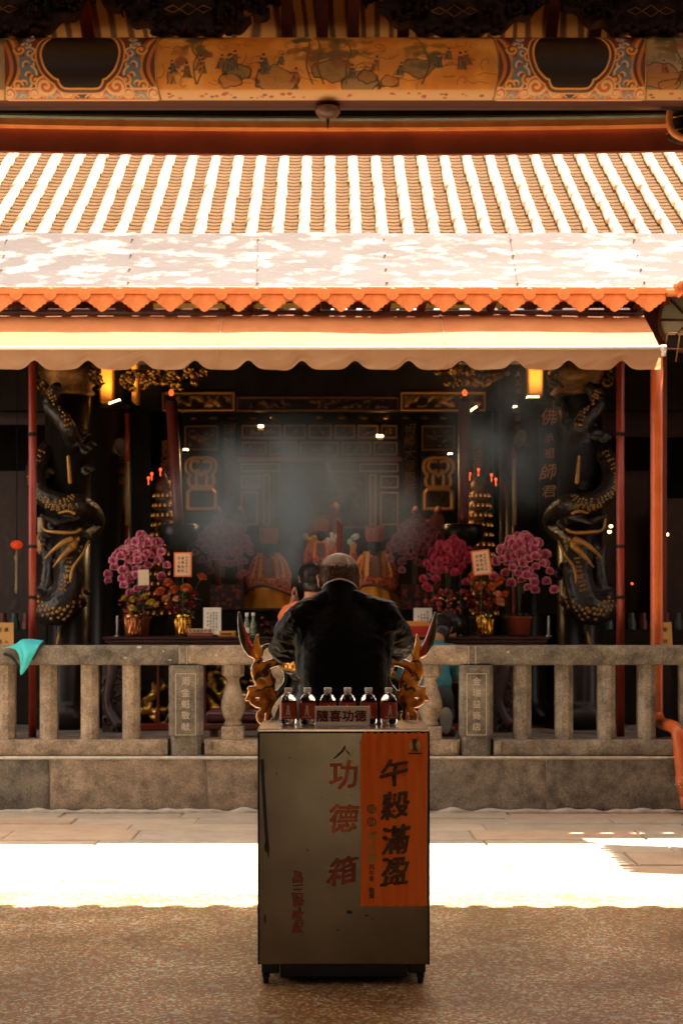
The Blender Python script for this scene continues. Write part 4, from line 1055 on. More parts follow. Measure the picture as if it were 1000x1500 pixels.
# ================================================================== PEOPLE
M_skin = mat('skin', (.42,.20,.11), (.36,.16,.085), .5, scale=14, bump=.05)
M_eye = mat('eye_white', (.7,.66,.6), None, .2)
M_iris = mat('eye_dark', (.02,.012,.008), None, .15)
M_lip = mat('lips', (.34,.11,.075), None, .45)
def head_prims(m, H, s=1.0):
    def c(a, b, r0, r1): m.cap(H @ Vector(a), H @ Vector(b), r0 * s, r1 * s)
    def e(p, r, M=None): m.ell(H @ Vector(p), [q * s for q in r], H.to_3x3().normalized().to_4x4() if M is None else M)
    e((0, -.012, .028), (.076, .094, .088)); e((0, .03, .0), (.066, .066, .085)); e((0, .045, -.055), (.052, .048, .055))
    e((0, .072, -.095), (.026, .022, .02)); c((0, .088, .008), (0, .105, -.028), .009, .014)
    e((0, .098, -.032), (.019, .012, .010)); e((0, .082, .034), (.052, .018, .014))
    e((0, .086, -.060), (.026, .013, .007)); e((0, .084, -.071), (.023, .013, .007))
    for sx in (-1, 1):
        e((sx * .032, .078, .010), (.015, .012, .010)); e((sx * .045, .062, -.02), (.022, .026, .024))
        e((sx * .086, -.004, .004), (.010, .020, .029)); e((sx * .091, -.012, .020), (.010, .013, .013)); e((sx * .084, .003, -.020), (.009, .009, .010))
def face_fn(H, s=1.0):
    I = H.inverted()
    def f(c, n):
        p = I @ c
        if p.y > .06:
            for sx in (-1, 1):
                d = math.hypot(p.x - sx * .032, (p.z - .010) * 1.5)
                if d < .0055: return 2
                if d < .0125: return 1
            if abs(p.z + .066) < .011 and abs(p.x) < .024: return 3
        return 0
    return f
SKINS = [M_skin, M_eye, M_iris, M_lip]
def grip_hand(m, W_, C, side, z, r=.017):
    """hand closed round a bundle of sticks on the vertical axis C; W_ wrist"""
    C = Vector((C[0], C[1], z)); d = (C - Vector(W_)); a0 = math.atan2(-d.y, -d.x)
    P = C + Vector((math.cos(a0), math.sin(a0), 0)) * .038
    m.cap(W_, P, .024, .028); m.ell(P, (.030, .030, .043))
    for i in range(4):
        zz = z + .033 - i * .021; L = (.9, 1.05, 1.0, .8)[i]; pts = []
        for k, a in enumerate((10, 60, 115, 165, 205)):
            rr = r + .012 + (.006 if k == 1 else 0); aa = a0 + side * math.radians(a * L); pts.append(C + Vector((math.cos(aa) * rr, math.sin(aa) * rr, zz - z)))
        for k in range(4): m.cap(pts[k], pts[k+1], .0095 - .0008 * k, .0092 - .0008 * k, 8)
    pts = [P + Vector((0, 0, .02))] + [C + Vector((math.cos(a0 - side * math.radians(a)) * (r + .016), math.sin(a0 - side * math.radians(a)) * (r + .016), .036 + .012 * k)) for k, a in enumerate((25, 60, 95))]
    for k in range(3): m.cap(pts[k], pts[k+1], .012 - .001 * k, .011 - .001 * k, 8)
def flat_hand(m, W_, d, nrm, side):
    """open hand, five fingers, pointing along d, palm normal nrm"""
    d = Vector(d).normalized(); nrm = Vector(nrm).normalized(); t = d.cross(nrm)
    W_ = Vector(W_); P = W_ + d * .05
    m.cap(W_, W_ + d * .03, .024, .026); m.ell(P, (.038, .016, .048), Matrix((t, nrm, d)).transposed().to_4x4())
    for i in range(4):
        b = W_ + d * .085 + t * (.028 - i * .0185); L = (.062, .075, .072, .056)[i]; bend = nrm * .008
        q = [b, b + d * L * .45 + bend * .2, b + d * L * .75 + bend * .7, b + d * L + bend * 1.6]
        for k in range(3): m.cap(q[k], q[k+1], .0090 - .0006 * k, .0086 - .0006 * k, 8)
    b = W_ + d * .03 + t * .032 * side
    q = [b, b + d * .03 + t * .020 * side + nrm * .01, b + d * .058 + t * .022 * side + nrm * .012]
    for k in range(2): m.cap(q[k], q[k+1], .0115 - .001 * k, .0105 - .001 * k, 8)
def chain(m, pts, rs):
    for i in range(len(pts) - 1): m.cap(pts[i], pts[i+1], rs[i], rs[i+1])
def shoe(m, heel, toe, w=.045):
    heel = Vector(heel); toe = Vector(toe); d = toe - heel; L = d.length
    chain(m, [heel + Vector((0,0,.035)), heel + d * .45 + Vector((0,0,.034)), toe + Vector((0,0,.026))], [.04, .043, .030])
    m.cap(heel + Vector((0,0,.05)), heel + Vector((0,0,.085)) + d * .08, .042, .040)
def hairs(m, H, n, inside, L=.018, seed=1, r=.0006, s=1.0):
    R = random.Random(seed); k = 0
    while k < n:
        a = R.uniform(0, 2 * math.pi); zc_ = R.uniform(-.9, 1.0); q = math.sqrt(1 - zc_ * zc_)
        p = Vector((.081 * q * math.cos(a), -.012 + .099 * q * math.sin(a), .030 + .093 * zc_))
        if not inside(p): continue
        nrm = Vector((math.cos(a) * q, math.sin(a) * q, zc_)).normalized(); dn = (Vector((0, -.25, -1)) - nrm * nrm.dot(Vector((0, -.25, -1))) + Vector((R.uniform(-.3,.3), R.uniform(-.3,.3), 0)))
        if zc_ > .75: dn = Vector((R.uniform(-.4, .4), .9, 0))
        dn.normalize(); l = L * R.uniform(.6, 1.2)
        m.tube([H @ p, H @ (p + dn * l * .5 + nrm * .004), H @ (p + dn * l + nrm * .0025)], [r, r, r * .3], 3, True); k += 1

# ---- the worshipper in the black jacket
HX, HY_ = .043, 7.27
pw = thing('person', 'elderly man in black jacket, back to us, bowing over the incense burner', 'person', (.06, 7.12, 0))
Hm = Matrix.Translation((HX, HY_, 1.648)) @ Matrix.Rotation(math.radians(-27), 4, 'X') @ Matrix.Scale(1.05, 4)
Ssh = {-1: Vector((-.118, 7.17, 1.478)), 1: Vector((.240, 7.17, 1.484))}
Elb = {-1: Vector((-.212, 7.36, 1.352)), 1: Vector((.322, 7.36, 1.362))}
Wr = {-1: Vector((.0, 7.56, 1.395)), 1: Vector((.088, 7.555, 1.43))}
STX, STY = X(497.5, 7.6), 7.60
m = MB(); head_prims(m, Hm, 1.05)
m.cap((.05, 7.17, 1.50), (.045, 7.235, 1.60), .062, .058)
chain(m, [(.06, 7.09, .95), (.06, 7.11, 1.2), (.06, 7.17, 1.42)], [.10, .10, .095])
for s in (-1, 1):
    chain(m, [Ssh[s], Elb[s], Wr[s]], [.055, .045, .030]); m.cap((.06, 7.17, 1.46), Ssh[s], .06, .05)
    chain(m, [(.06 + s * .09, 7.08, .92), (.06 + s * .11, 7.10, .50), (.06 + s * .12, 7.07, .09)], [.09, .062, .045])
grip_hand(m, Wr[-1], (STX, STY), 1, 1.395); grip_hand(m, Wr[1], (STX, STY), -1, 1.478)
remesh(m, 'body', SKINS, pw, .0062, 3, matfn=face_fn(Hm, 1.05))
# jacket
m = MB(); prof = [(.206,.80),(.205,.86),(.200,.95),(.197,1.05),(.197,1.18),(.200,1.30),(.196,1.38),(.178,1.45),(.140,1.51),(.095,1.55)]
vs = []; fs = []; n = 28
for r_, z in prof:
    for k in range(n):
        a = 2 * math.pi * k / n; vs.append((.062 + r_ * math.cos(a), 7.075 + .085 * max(0, (z - .9)) / .6 + .66 * r_ * math.sin(a) , z))
for i in range(len(prof) - 1):
    for k in range(n): fs.append((i*n+k, i*n+(k+1) % n, (i+1)*n+(k+1) % n, (i+1)*n+k))
fs += [tuple(reversed(range(n))), tuple(range((len(prof)-1)*n, len(prof)*n))]
m.add(vs, fs)
for s in (-1, 1):
    chain(m, [(.05 + s * .055, 7.175, 1.555), (.055 + s * .12, 7.17, 1.515), Ssh[s]], [.062, .068, .082])
    sl_ = Vector((0, 0, -.02))
    chain(m, [Ssh[s], (Ssh[s] + Elb[s]) / 2 + Vector((s * .012, -.005, -.01)), Elb[s] + sl_ * .5, (Elb[s] + Wr[s]) / 2 + Vector((0, 0, -.012)), Wr[s] + (Elb[s] - Wr[s]) * .12], [.084, .080, .068, .060, .046])
    m.cap(Ssh[s] + Vector((-s * .04, 0, -.06)), Ssh[s] + Vector((-s * .05, -.01, -.22)), .085, .09)
chain(m, [(.047, 7.185, 1.54), (.045, 7.205, 1.60)], [.092, .080])
def crease(co, n_):
    q = Vector((co.x * 9 + co.z * 5, co.y * 7, co.z * 16)); a = noise.noise(q); b = noise.noise(q * 2.9 + Vector((5, 1, 0)))
    el = min((co - Elb[-1]).length, (co - Elb[1]).length, (co - Ssh[-1]).length * 1.2, (co - Ssh[1]).length * 1.2)
    k = .35 + 1.1 * math.exp(-(el / .13) ** 2)
    return k * (.013 * (.5 - abs(a)) * 1.3 + .010 * (.4 - abs(b))) - .004
M_jacket = mat('black_nylon_jacket', (.0028,.0026,.0026), (.0035,.0033,.0032), .5, scale=20, bump=.1, bscale=55, spec=.07)
remesh(m, 'jacket', M_jacket, pw, .007, 4, disp=crease)
# standing collar with pale inner band
def ring(u, off, h):
    a = 2 * math.pi * u; x = (.079 + off) * math.cos(a); y = (.080 + off) * math.sin(a)
    zz = 1.655 - .075 * ((math.sin(a) + 1) / 2) ** 1.0 - .010 * abs(math.cos(a))
    return Vector((.0435 + x, 7.205 + y * 1.0, zz + h))
m = MB(); m.grid(lambda u, v: ring(u, .022 * (1 - v) ** 1.5 + .003, -.085 * (1 - v)), 48, 6); m.grid(lambda u, v: ring(1 - u, .018 * (1 - v) ** 1.5 - .004, -.085 * (1 - v)), 48, 6)
m.build('jacket_collar', M_jacket, pw)
m = MB(); m.tube([ring(u, -.003, .004) for u in np.linspace(0, 1, 50)], .0052, 8); m.grid(lambda u, v: ring(u, -.006 - .004 * v, .004 - .05 * v), 48, 3)
m.build('shirt_collar', mat('pale_shirt', (.62,.52,.42), None, .8), pw)
# trousers and shoes
m = MB()
for s in (-1, 1): chain(m, [(.06 + s * .085, 7.08, .90), (.06 + s * .11, 7.10, .50), (.06 + s * .12, 7.07, .07)], [.112, .086, .07])
m.ell((.06, 7.08, .92), (.19, .125, .13))
remesh(m, 'trousers', mat('dark_trousers', (.018,.017,.018), None, .8), pw, .012, 3, disp=lambda c_, n_: .006 * noise.noise(c_ * 12))
for s in (-1, 1):
    m = MB(); shoe(m, (.06 + s * .12, 7.03, .005), (.06 + s * .135, 7.25, .005)); remesh(m, 'shoe', M_black, pw, .008, 2)
# hair: short, thinning grey-brown
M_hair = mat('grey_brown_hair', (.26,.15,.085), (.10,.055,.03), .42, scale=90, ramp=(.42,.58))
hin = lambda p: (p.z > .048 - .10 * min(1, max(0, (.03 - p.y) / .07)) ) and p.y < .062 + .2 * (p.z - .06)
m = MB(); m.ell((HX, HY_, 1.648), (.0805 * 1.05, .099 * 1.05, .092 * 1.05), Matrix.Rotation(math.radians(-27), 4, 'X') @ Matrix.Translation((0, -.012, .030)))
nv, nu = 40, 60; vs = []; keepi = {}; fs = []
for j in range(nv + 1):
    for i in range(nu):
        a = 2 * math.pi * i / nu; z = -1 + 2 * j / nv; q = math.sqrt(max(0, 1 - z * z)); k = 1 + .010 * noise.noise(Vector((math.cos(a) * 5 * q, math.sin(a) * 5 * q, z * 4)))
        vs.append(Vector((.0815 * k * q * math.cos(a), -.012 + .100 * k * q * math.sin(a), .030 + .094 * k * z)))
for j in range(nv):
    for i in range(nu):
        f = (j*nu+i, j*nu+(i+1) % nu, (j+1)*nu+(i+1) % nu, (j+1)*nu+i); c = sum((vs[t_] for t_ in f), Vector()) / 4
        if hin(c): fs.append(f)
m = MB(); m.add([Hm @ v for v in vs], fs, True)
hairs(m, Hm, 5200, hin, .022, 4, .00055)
hm = m.build('hair', [M_hair, mat('skylit_rim_hair', (.92,.86,.78), (.78,.70,.60), .4, scale=30)], pw)  # second material paints a bright skylight rim onto the top of the hair
cc_ = wloc(pw)
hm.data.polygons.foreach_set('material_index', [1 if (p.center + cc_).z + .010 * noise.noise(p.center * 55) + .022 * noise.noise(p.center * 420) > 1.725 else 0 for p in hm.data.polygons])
# ---- incense sticks in his hands
M_inc = mat('incense_red', (.30,.075,.025), (.22,.05,.02), .7, scale=40)
labs = ['left stick of the three tall red incense sticks held before his head', 'middle stick of the three incense sticks held up before his head', 'right stick of the three incense sticks held before his head, slightly shorter']
for i, (dx, h_) in enumerate(((-.0085, 1.955), (.0, 1.945), (.0085, 1.938))):
    x = STX + dx; o = MB().cyl((x, STY + .004 * (i % 2), 1.31), (x + dx * .25, STY + .004 * (i % 2), h_ - .005), .0042, n=8).build('incense_stick', M_inc, None, origin=(x, STY, 1.31))
    tag(o, labs[i], 'incense', 'incense sticks in the hands of the man')
    MB().cyl((x + dx * .25, STY + .004 * (i % 2), h_ - .005), (x + dx * .25, STY + .004 * (i % 2), h_ + .004), .0044, .003, 8).build('ash_tip', mat('ash', (.45,.42,.38), None, .9), o)

# ---- incense burner with two beast handles
BXc, BYc = X(493.5, 7.95), 7.95
cs = thing('incense_burner', 'black bronze incense burner with amber glazed beast handles rising on both sides', 'incense burner', (BXc, BYc, 0))
m = MB(); m.lathe([(.05,.52),(.20,.56),(.30,.66),(.335,.80),(.335,.93),(.29,1.05),(.235,1.12),(.225,1.17),(.245,1.20),(.27,1.215),(.27,1.225)], (BXc, BYc, 0), 40); m.build('bowl', M_black, cs)
m = MB(); m.lathe([(.262,1.222),(.283,1.226),(.287,1.275),(.282,1.282),(.255,1.282),(.25,1.23)], (BXc, BYc, 0), 48)
for k in range(48):
    a = 2 * math.pi * k / 48
    for dz in (.012, .034):
        a2 = a + (.065 if dz > .02 else 0)
        m.box(-.013, .013, -.004, .004, -.0075, .0075, Matrix.Translation((BXc + .287 * math.cos(a2), BYc + .287 * math.sin(a2), 1.231 + dz)) @ Matrix.Rotation(a2 + math.pi / 2, 4, 'Z'))
m.build('rim', mat('amber_gilt', (.62,.30,.06), (.50,.22,.04), .3, .6, scale=12), cs)
MB().lathe([(.001,1.24),(.25,1.245)], (BXc, BYc, 0), 24).build('ash_bed', MATS['ash'], cs)
m = MB()
for k in range(34):
    a = RNG.uniform(0, 6.28); z = RNG.uniform(.72, 1.0); m_r = .338
    pts = [(BXc + (m_r + .006) * math.cos(a + .12 * math.cos(t) * (1 - t / 9)), BYc + (m_r + .006) * math.sin(a + .12 * math.cos(t) * (1 - t / 9)), z + .05 * math.sin(t) * (1 - t / 9)) for t in np.linspace(0, 6, 12)]
    m.tube(pts, .008, 6)
m.build('relief', M_goldd, cs)
for k in range(3):
    a = math.pi / 2 + 2 * math.pi * k / 3
    m = MB(); q = lambda r_, z: (BXc + r_ * math.cos(a), BYc + r_ * math.sin(a), z)
    m.tube([q(.22,.62), q(.30,.50), q(.29,.34), q(.24,.18), q(.25,.07), q(.29,.03)], [.085,.075,.055,.042,.05,.06], 12); m.build('leg', M_black, cs)
m = MB(); m.lathe([(.40,0),(.40,.035),(.36,.04),(.36,.06)], (BXc, BYc, 0), 8, smooth=False); m.build('base', M_stone_dark, cs)
M_amber = mat('amber_glaze', (.95,.44,.045), (.78,.26,.02), .15, .0, scale=8, coat=.8)
M_green = mat('dark_green_glaze', (.045,.045,.022), (.07,.055,.02), .16, .2, scale=10, coat=.8)
M_redg = mat('red_glaze', (.30,.03,.012), None, .18, .1, coat=.8)
def handle(sg):
    d = BYc - .02
    cx = 493.5
    def p(px, py, dy=0): return Vector((BXc + sg * (cx - px) / F * d, d + dy, Z(py, d)))
    k = d / F
    m = MB()
    def ch(pts, rs, dy=0):
        sp = spline([p(a, b, dy) for a, b in pts], 5); rr = lerpl([r_ * k for r_ in rs], len(sp)); chain(m, sp, rr)
    ch([(350, 897), (352, 912), (356, 930), (361, 945), (367, 955)], [1.6, 4.6, 7.2, 8.4, 7.5])
    ch([(367, 955), (374, 960), (379, 966)], [7.5, 6, 6])
    ch([(377, 930), (376, 944), (380, 958)], [2, 5, 6], -.015)
    ch([(379, 966), (383, 953), (391, 946), (399, 950), (405, 962), (411, 970)], [5, 4, 3.6, 4, 5, 5])
    ch([(379, 966), (375, 980), (379, 994), (387, 1003), (390, 1014)], [6, 8.5, 9.5, 10, 9])
    ch([(384, 978), (396, 972), (408, 970), (418, 972)], [8, 7, 6, 7], .0)
    ch([(392, 985), (395, 1000), (396, 1015)], [6, 8, 7])
    ch([(390, 1012), (382, 1012), (372, 1014), (367, 1020)], [9, 11, 9, 6], -.012)      # head
    ch([(372, 1010), (366, 1008)], [6, 4], -.02); ch([(366, 1021), (362, 1024)], [4.5, 3.2], -.012); ch([(370, 1028), (378, 1031), (386, 1029)], [4.5, 6, 5], -.012)
    ch([(390, 1028), (386, 1040), (379, 1046), (380, 1054), (388, 1060)], [7, 5, 4, 4, 4.5], -.01)
    ch([(412, 972), (419, 985), (419, 999), (411, 1012), (400, 1024), (393, 1040), (391, 1062)], [6, 5, 5, 5.5, 6, 5, 5], .02)
    ch([(419, 985), (426, 991), (428, 1001), (423, 1010)], [3, 4, 4, 3], .04)
    ch([(404, 1020), (398, 1010), (398, 1016)], [3, 3.5, 2], -.02)
    ch([(411, 966), (424, 968)], [6, 7], .0)
    c0 = p(350, 897)
    AM = np.array((.95, .42, .04)); GR = np.array((.05, .05, .022)); RE = np.array((.42, .035, .015)); AM2 = np.array((.62, .19, .015))
    def cf(c_, n_):
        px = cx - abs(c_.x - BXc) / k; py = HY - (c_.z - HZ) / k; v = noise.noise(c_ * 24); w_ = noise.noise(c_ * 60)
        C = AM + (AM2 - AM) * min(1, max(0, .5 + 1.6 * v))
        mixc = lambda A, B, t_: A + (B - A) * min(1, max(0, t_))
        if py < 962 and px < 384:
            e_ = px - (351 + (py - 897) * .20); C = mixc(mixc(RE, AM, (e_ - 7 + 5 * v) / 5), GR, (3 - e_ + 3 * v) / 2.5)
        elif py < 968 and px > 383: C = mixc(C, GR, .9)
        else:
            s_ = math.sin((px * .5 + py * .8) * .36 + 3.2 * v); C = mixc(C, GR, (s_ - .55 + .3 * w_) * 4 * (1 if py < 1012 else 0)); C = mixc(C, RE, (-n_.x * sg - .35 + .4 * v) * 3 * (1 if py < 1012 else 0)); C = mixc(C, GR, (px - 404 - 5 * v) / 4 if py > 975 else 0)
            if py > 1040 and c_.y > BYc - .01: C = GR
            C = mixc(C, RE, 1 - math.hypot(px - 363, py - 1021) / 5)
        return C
    gl = paintmat('glazed_ceramic', .15); bsdf(gl).inputs['Coat Weight'].default_value = .8
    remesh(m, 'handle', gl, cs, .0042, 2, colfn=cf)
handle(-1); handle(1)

# ---- kneeling benches
def bench(x0, x1, y0, y1, zt, lab):
    t = thing('kneeling_bench', lab, 'kneeler', ((x0 + x1) / 2, (y0 + y1) / 2, .5), 'kneeling benches before the altar table')
    m = MB(); m.rbox(x0, x1, y0, y1, zt - .10, zt, .04, seg=4); m.build('cushion', mat('maroon_vinyl', (.075,.012,.014), (.05,.008,.010), .35, scale=6), t)
    m = MB(); m.rbox(x0 + .01, x1 - .01, y0 + .01, y1 - .01, zt - .145, zt - .101, .006); m.build('frame', M_orange if False else mat('bench_wood', (.20,.075,.025), (.14,.05,.02), .5, scale=7), t)
    for sx in (x0 + .04, x1 - .08):
        for sy in (y0 + .03, y1 - .07): MB().rbox(sx, sx + .04, sy, sy + .04, .5, zt - .146, .004).build('leg', MATS['bench_wood'], t)
bench(X(300, 12.6), X(545, 12.6), 12.58, 13.0, .735, 'long maroon padded kneeling bench left of centre behind the railing')
bench(X(596, 12.9), X(668, 12.9), 12.86, 13.15, .60, 'low maroon kneeling pad under the man in the teal shirt')

def kneeler(name_lab, cx, y, zk, lean, head, hands, mats, hair_m, foot_y, sh=.17, scale=1.0, cover=True):
    """kneeling worshipper facing the altar (+y)"""
    t = thing('person', name_lab, 'person', (cx, y, zk)); s_ = scale
    hip = Vector((cx, y, zk + .42 * s_)); chest = hip + Vector((0, math.sin(lean) * .42, math.cos(lean) * .42)) * s_; neck = chest + Vector((0, math.sin(lean) * .1, math.cos(lean) * .1)) * s_
    return t, hip, chest, neck
# orange-clad worshipper, kneeling upright with joined hands raised
cx, y = X(454, 12.72), 12.74; zk = .735
po = thing('person', 'worshipper in an orange vest over blue kneeling with raised joined hands beyond the burner', 'person', (cx, y, zk))
hip = Vector((cx, y - .02, zk + .40)); ch_ = Vector((cx, y + .02, 1.43)); hc = Vector((cx + .01, y + .06, Z(849, 12.75)))
Ho = Matrix.Translation(hc) @ Matrix.Rotation(math.radians(-12), 4, 'X') @ Matrix.Scale(1.08, 4)
hand = Vector((X(431.5, 12.98), 12.98, Z(881, 12.98)))
m = MB(); head_prims(m, Ho); m.cap(ch_ + Vector((0, 0, .1)), hc - Vector((0, .02, .06)), .058, .055); chain(m, [hip, ch_], [.10, .10])
sho = {s: Vector((cx + s * .165, y + .02, 1.525)) for s in (-1, 1)}; elo = {s: Vector((cx + s * .21 - .03, y + .10, 1.38)) for s in (-1, 1)}
for s in (-1, 1):
    w_ = hand + Vector((s * .018, -.005, -.045)); chain(m, [sho[s], elo[s], w_], [.055, .045, .028]); flat_hand(m, w_, (0, .12, 1), (-s, 0, 0), 1 if s > 0 else -1)
    kn = Vector((cx + s * .11, y + .12, zk + .075)); ft = Vector((cx + s * .09, y - .30, zk + .05)); chain(m, [hip + Vector((s * .08, 0, 0)), kn, ft], [.09, .07, .045])
remesh(m, 'body', SKINS, po, .0075, 3, matfn=face_fn(Ho))
m = MB(); m.ell(hip + Vector((0, 0, .05)), (.17, .12, .14)); m.ell(ch_, (.175, .115, .18)); m.cap(ch_ + Vector((-.1, 0, .1)), ch_ + Vector((.1, 0, .1)), .07, .07)
for s in (-1, 1): chain(m, [sho[s] - Vector((0,0,.05)), elo[s], hand + Vector((s * .03, -.03, -.10))], [.068, .058, .042])
remesh(m, 'shirt', mat('blue_shirt', (.07,.11,.19), (.05,.08,.15), .75, scale=8), po, .011, 4, disp=lambda c_, n_: .007 * noise.noise(c_ * 14))
m = MB(); m.ell(ch_ + Vector((0, 0, -.02)), (.185, .125, .20)); m.cap(ch_ + Vector((-.11, 0, .10)), ch_ + Vector((.11, 0, .10)), .080, .080); m.cap(ch_ + Vector((0, .02, .12)), ch_ + Vector((0, .02, .17)), .075, .065)
for s in (-1, 1): m.cap(sho[s] + Vector((0, 0, -.02)), sho[s] + (elo[s] - sho[s]) * .35, .078, .074)
remesh(m, 'vest', mat('orange_vest', (.80,.20,.07), (.72,.16,.05), .7, scale=8), po, .011, 4, disp=lambda c_, n_: .006 * noise.noise(c_ * 13))
m = MB()
for s in (-1, 1): m.tube([sho[s] + Vector((0, -.086, .02)), sho[s] + Vector((s * .045, -.075, -.03)), sho[s] + Vector((s * .06, -.065, -.09))], .006, 6)
m.build('piping', M_white, po)
m = MB()
for s in (-1, 1): chain(m, [hip + Vector((s * .08, 0, .0)), Vector((cx + s * .11, y + .12, zk + .085)), Vector((cx + s * .09, y - .26, zk + .06))], [.115, .085, .06])
remesh(m, 'trousers', mat('dark_blue_trousers', (.03,.035,.05), None, .8), po, .012, 3)
for s in (-1, 1):
    m = MB(); chain(m, [(cx + s * .09, y - .28, zk + .05), (cx + s * .09, y - .34, zk - .03)], [.045, .035]); remesh(m, 'shoe', M_black, po, .01, 2)
def hairdo(H, parent, m_, thick, low, seed, n=1800, L=.03):
    hf = lambda p: (p.z > .05 - low * min(1, max(0, (.035 - p.y) / .06))) and p.y < .065 + .15 * (p.z - .05)
    k = 1 + thick; vs = []; fs = []; nv, nu = 30, 44
    for j in range(nv + 1):
        for i in range(nu):
            a = 2 * math.pi * i / nu; z = -1 + 2 * j / nv; q = math.sqrt(max(0, 1 - z * z)); kk = k + .03 * noise.noise(Vector((math.cos(a) * 4 * q, math.sin(a) * 4 * q, z * 4 + seed)))
            vs.append(Vector((.080 * kk * q * math.cos(a), -.012 + .098 * kk * q * math.sin(a), .030 + .092 * kk * z)))
    for j in range(nv):
        for i in range(nu):
            f = (j*nu+i, j*nu+(i+1) % nu, (j+1)*nu+(i+1) % nu, (j+1)*nu+i); c = sum((vs[t_] for t_ in f), Vector()) / 4
            if hf(c): fs.append(f)
    m = MB(); m.add([H @ v for v in vs], fs, True); m.ell(H @ Vector((0, -.022, -.045)), (.071, .066, .082)); hairs(m, H @ Matrix.Scale(k, 4), n, hf, L, seed, .0007); return m.build('hair', m_, parent)
M_bhair = mat('black_hair', (.018,.014,.012), None, .4)
hairdo(Ho, po, M_bhair, .07, .22, 3)
# teal-shirted man kneeling low, back to us, soles showing
cx, y = X(634, 12.75), 12.90
pt = thing('person', 'kneeling man in teal shirt behind the railing, pale shoe soles showing', 'person', (cx, y, .6))
hip = Vector((cx - .02, y - .14, .86)); ch_ = Vector((cx + .0, y + .12, 1.15)); hc = Vector((X(645, 13.1), 13.12, Z(921, 13.1)))
Ht = Matrix.Translation(hc) @ Matrix.Rotation(math.radians(-38), 4, 'X') @ Matrix.Rotation(math.radians(12), 4, 'Z')
m = MB(); head_prims(m, Ht); m.cap(ch_ + Vector((0, .03, .08)), hc - Vector((0, .05, .04)), .062, .056); chain(m, [hip, ch_], [.13, .13])
for s in (-1, 1):
    so_ = Vector((cx + s * .17, y + .14, 1.19)); el_ = Vector((cx + s * .215, y + .22, .97)); w_ = Vector((cx + s * .05, y + .36, 1.06)); chain(m, [so_, el_, w_], [.056, .046, .03]); flat_hand(m, w_, (-s * .1, .5, 1), (-s, 0, 0), 1 if s > 0 else -1)
    kn = Vector((cx + s * .11, y + .16, .675)); an = Vector((cx + s * .10, y - .26, .655)); chain(m, [hip + Vector((s * .08, .02, -.02)), kn, an], [.09, .07, .045])
remesh(m, 'body', SKINS, pt, .0075, 3, matfn=face_fn(Ht))
m = MB(); m.ell(hip + Vector((0, .03, .10)), (.175, .13, .13)); m.ell(ch_ + Vector((0, -.02, .0)), (.19, .125, .17), Matrix.Rotation(math.radians(-40), 4, 'X')); m.cap(ch_ + Vector((-.13, .03, .04)), ch_ + Vector((.13, .03, .04)), .075, .075); m.cap(hip + Vector((0, .02, .08)), ch_, .16, .15)
for s in (-1, 1): m.cap((cx + s * .165, y + .14, 1.19), (cx + s * .21, y + .20, 1.01), .075, .066)
remesh(m, 'shirt', mat('teal_shirt', (.035,.20,.24), (.025,.15,.18), .75, scale=8), pt, .011, 4, disp=lambda c_, n_: .009 * (.4 - abs(noise.noise(Vector((c_.x * 7, c_.y * 10, c_.z * 16))))))
m = MB(); m.ell(hip + Vector((0, -.02, -.02)), (.185, .145, .14))
for s in (-1, 1): chain(m, [hip + Vector((s * .08, .03, -.03)), Vector((cx + s * .11, y + .16, .69)), Vector((cx + s * .10, y - .20, .67))], [.11, .085, .06])
remesh(m, 'trousers', mat('grey_trousers', (.045,.045,.05), (.03,.03,.035), .8, scale=6), pt, .012, 3)
M_sole = mat('shoe_sole', (.34,.32,.27), (.26,.24,.20), .8, scale=12)
for s in (-1, 1):
    fx = X(618 if s < 0 else 653, 12.6); yb = 12.60
    m = MB(); m.ell((fx, yb + .05, .655), (.050, .05, .105)); sh_ = remesh(m, 'shoe', mat('canvas_shoe', (.20,.19,.17), None, .8), pt, .01, 2)
    pol = []
    for k in range(30):
        a = 2 * math.pi * k / 30; pol.append(((.047 + .008 * math.sin(a)) * math.cos(a), .108 * math.sin(a)))
    m = MB(); m.prism(pol, (fx, yb, .655), (1,0,0), (0,0,1), .022)
    for k in range(9):
        zz = -.085 + k * .021; w_ = .040 * math.sqrt(max(.1, 1 - (zz / .108) ** 2)); m.rbox(fx - w_, fx + w_, yb - .016, yb - .0112, .655 + zz - .0055, .655 + zz + .0055, .002)
    m.build('sole', M_sole, sh_)
hairdo(Ht, pt, M_bhair, .05, .12, 8)
# turquoise cloth cap over the railing
tc_ = thing('cloth_cap', 'turquoise cloth sun cap with black trim draped over the left end of the railing', 'cap', (X(32, 12.1), 12.1, Z(945, 12.1)))
def q(px, py, dy): return Vector((X(px, 12.03), 12.03 + dy, Z(py, 12.03)))
rowsq = [[(6,949,.05),(14,949,.01),(22,951,-.01),(30,953,-.02)], [(20,944,.10),(26,944,.03),(30,955,-.02),(31,972,-.025)], [(28,938,.12),(34,940,.03),(36,962,-.035),(32,988,-.03)], [(40,937,.12),(44,942,.03),(42,962,-.045),(38,983,-.03)], [(50,938,.12),(52,945,.02),(48,960,-.03),(44,973,-.025)], [(61,939,.09),(57,946,.02),(53,955,-.01),(48,964,-.015)]]
def capf(u, v):
    a = spline([spline([q(*p_) for p_ in r_], 6)[int(round(v * 18))] for r_ in rowsq], 6); p_ = a[int(round(u * 30))]
    return p_ + Vector((0, -.008 * noise.noise(Vector((u * 5, v * 4, 3))), 0))
m = MB(); m.grid(capf, 30, 18); o = m.build('cloth', mat('turquoise_cloth', (.06,.55,.55), (.04,.45,.47), .7, scale=12, bump=.2, bscale=120), tc_)
so2 = o.modifiers.new('s', 'SOLIDIFY'); so2.thickness = .004
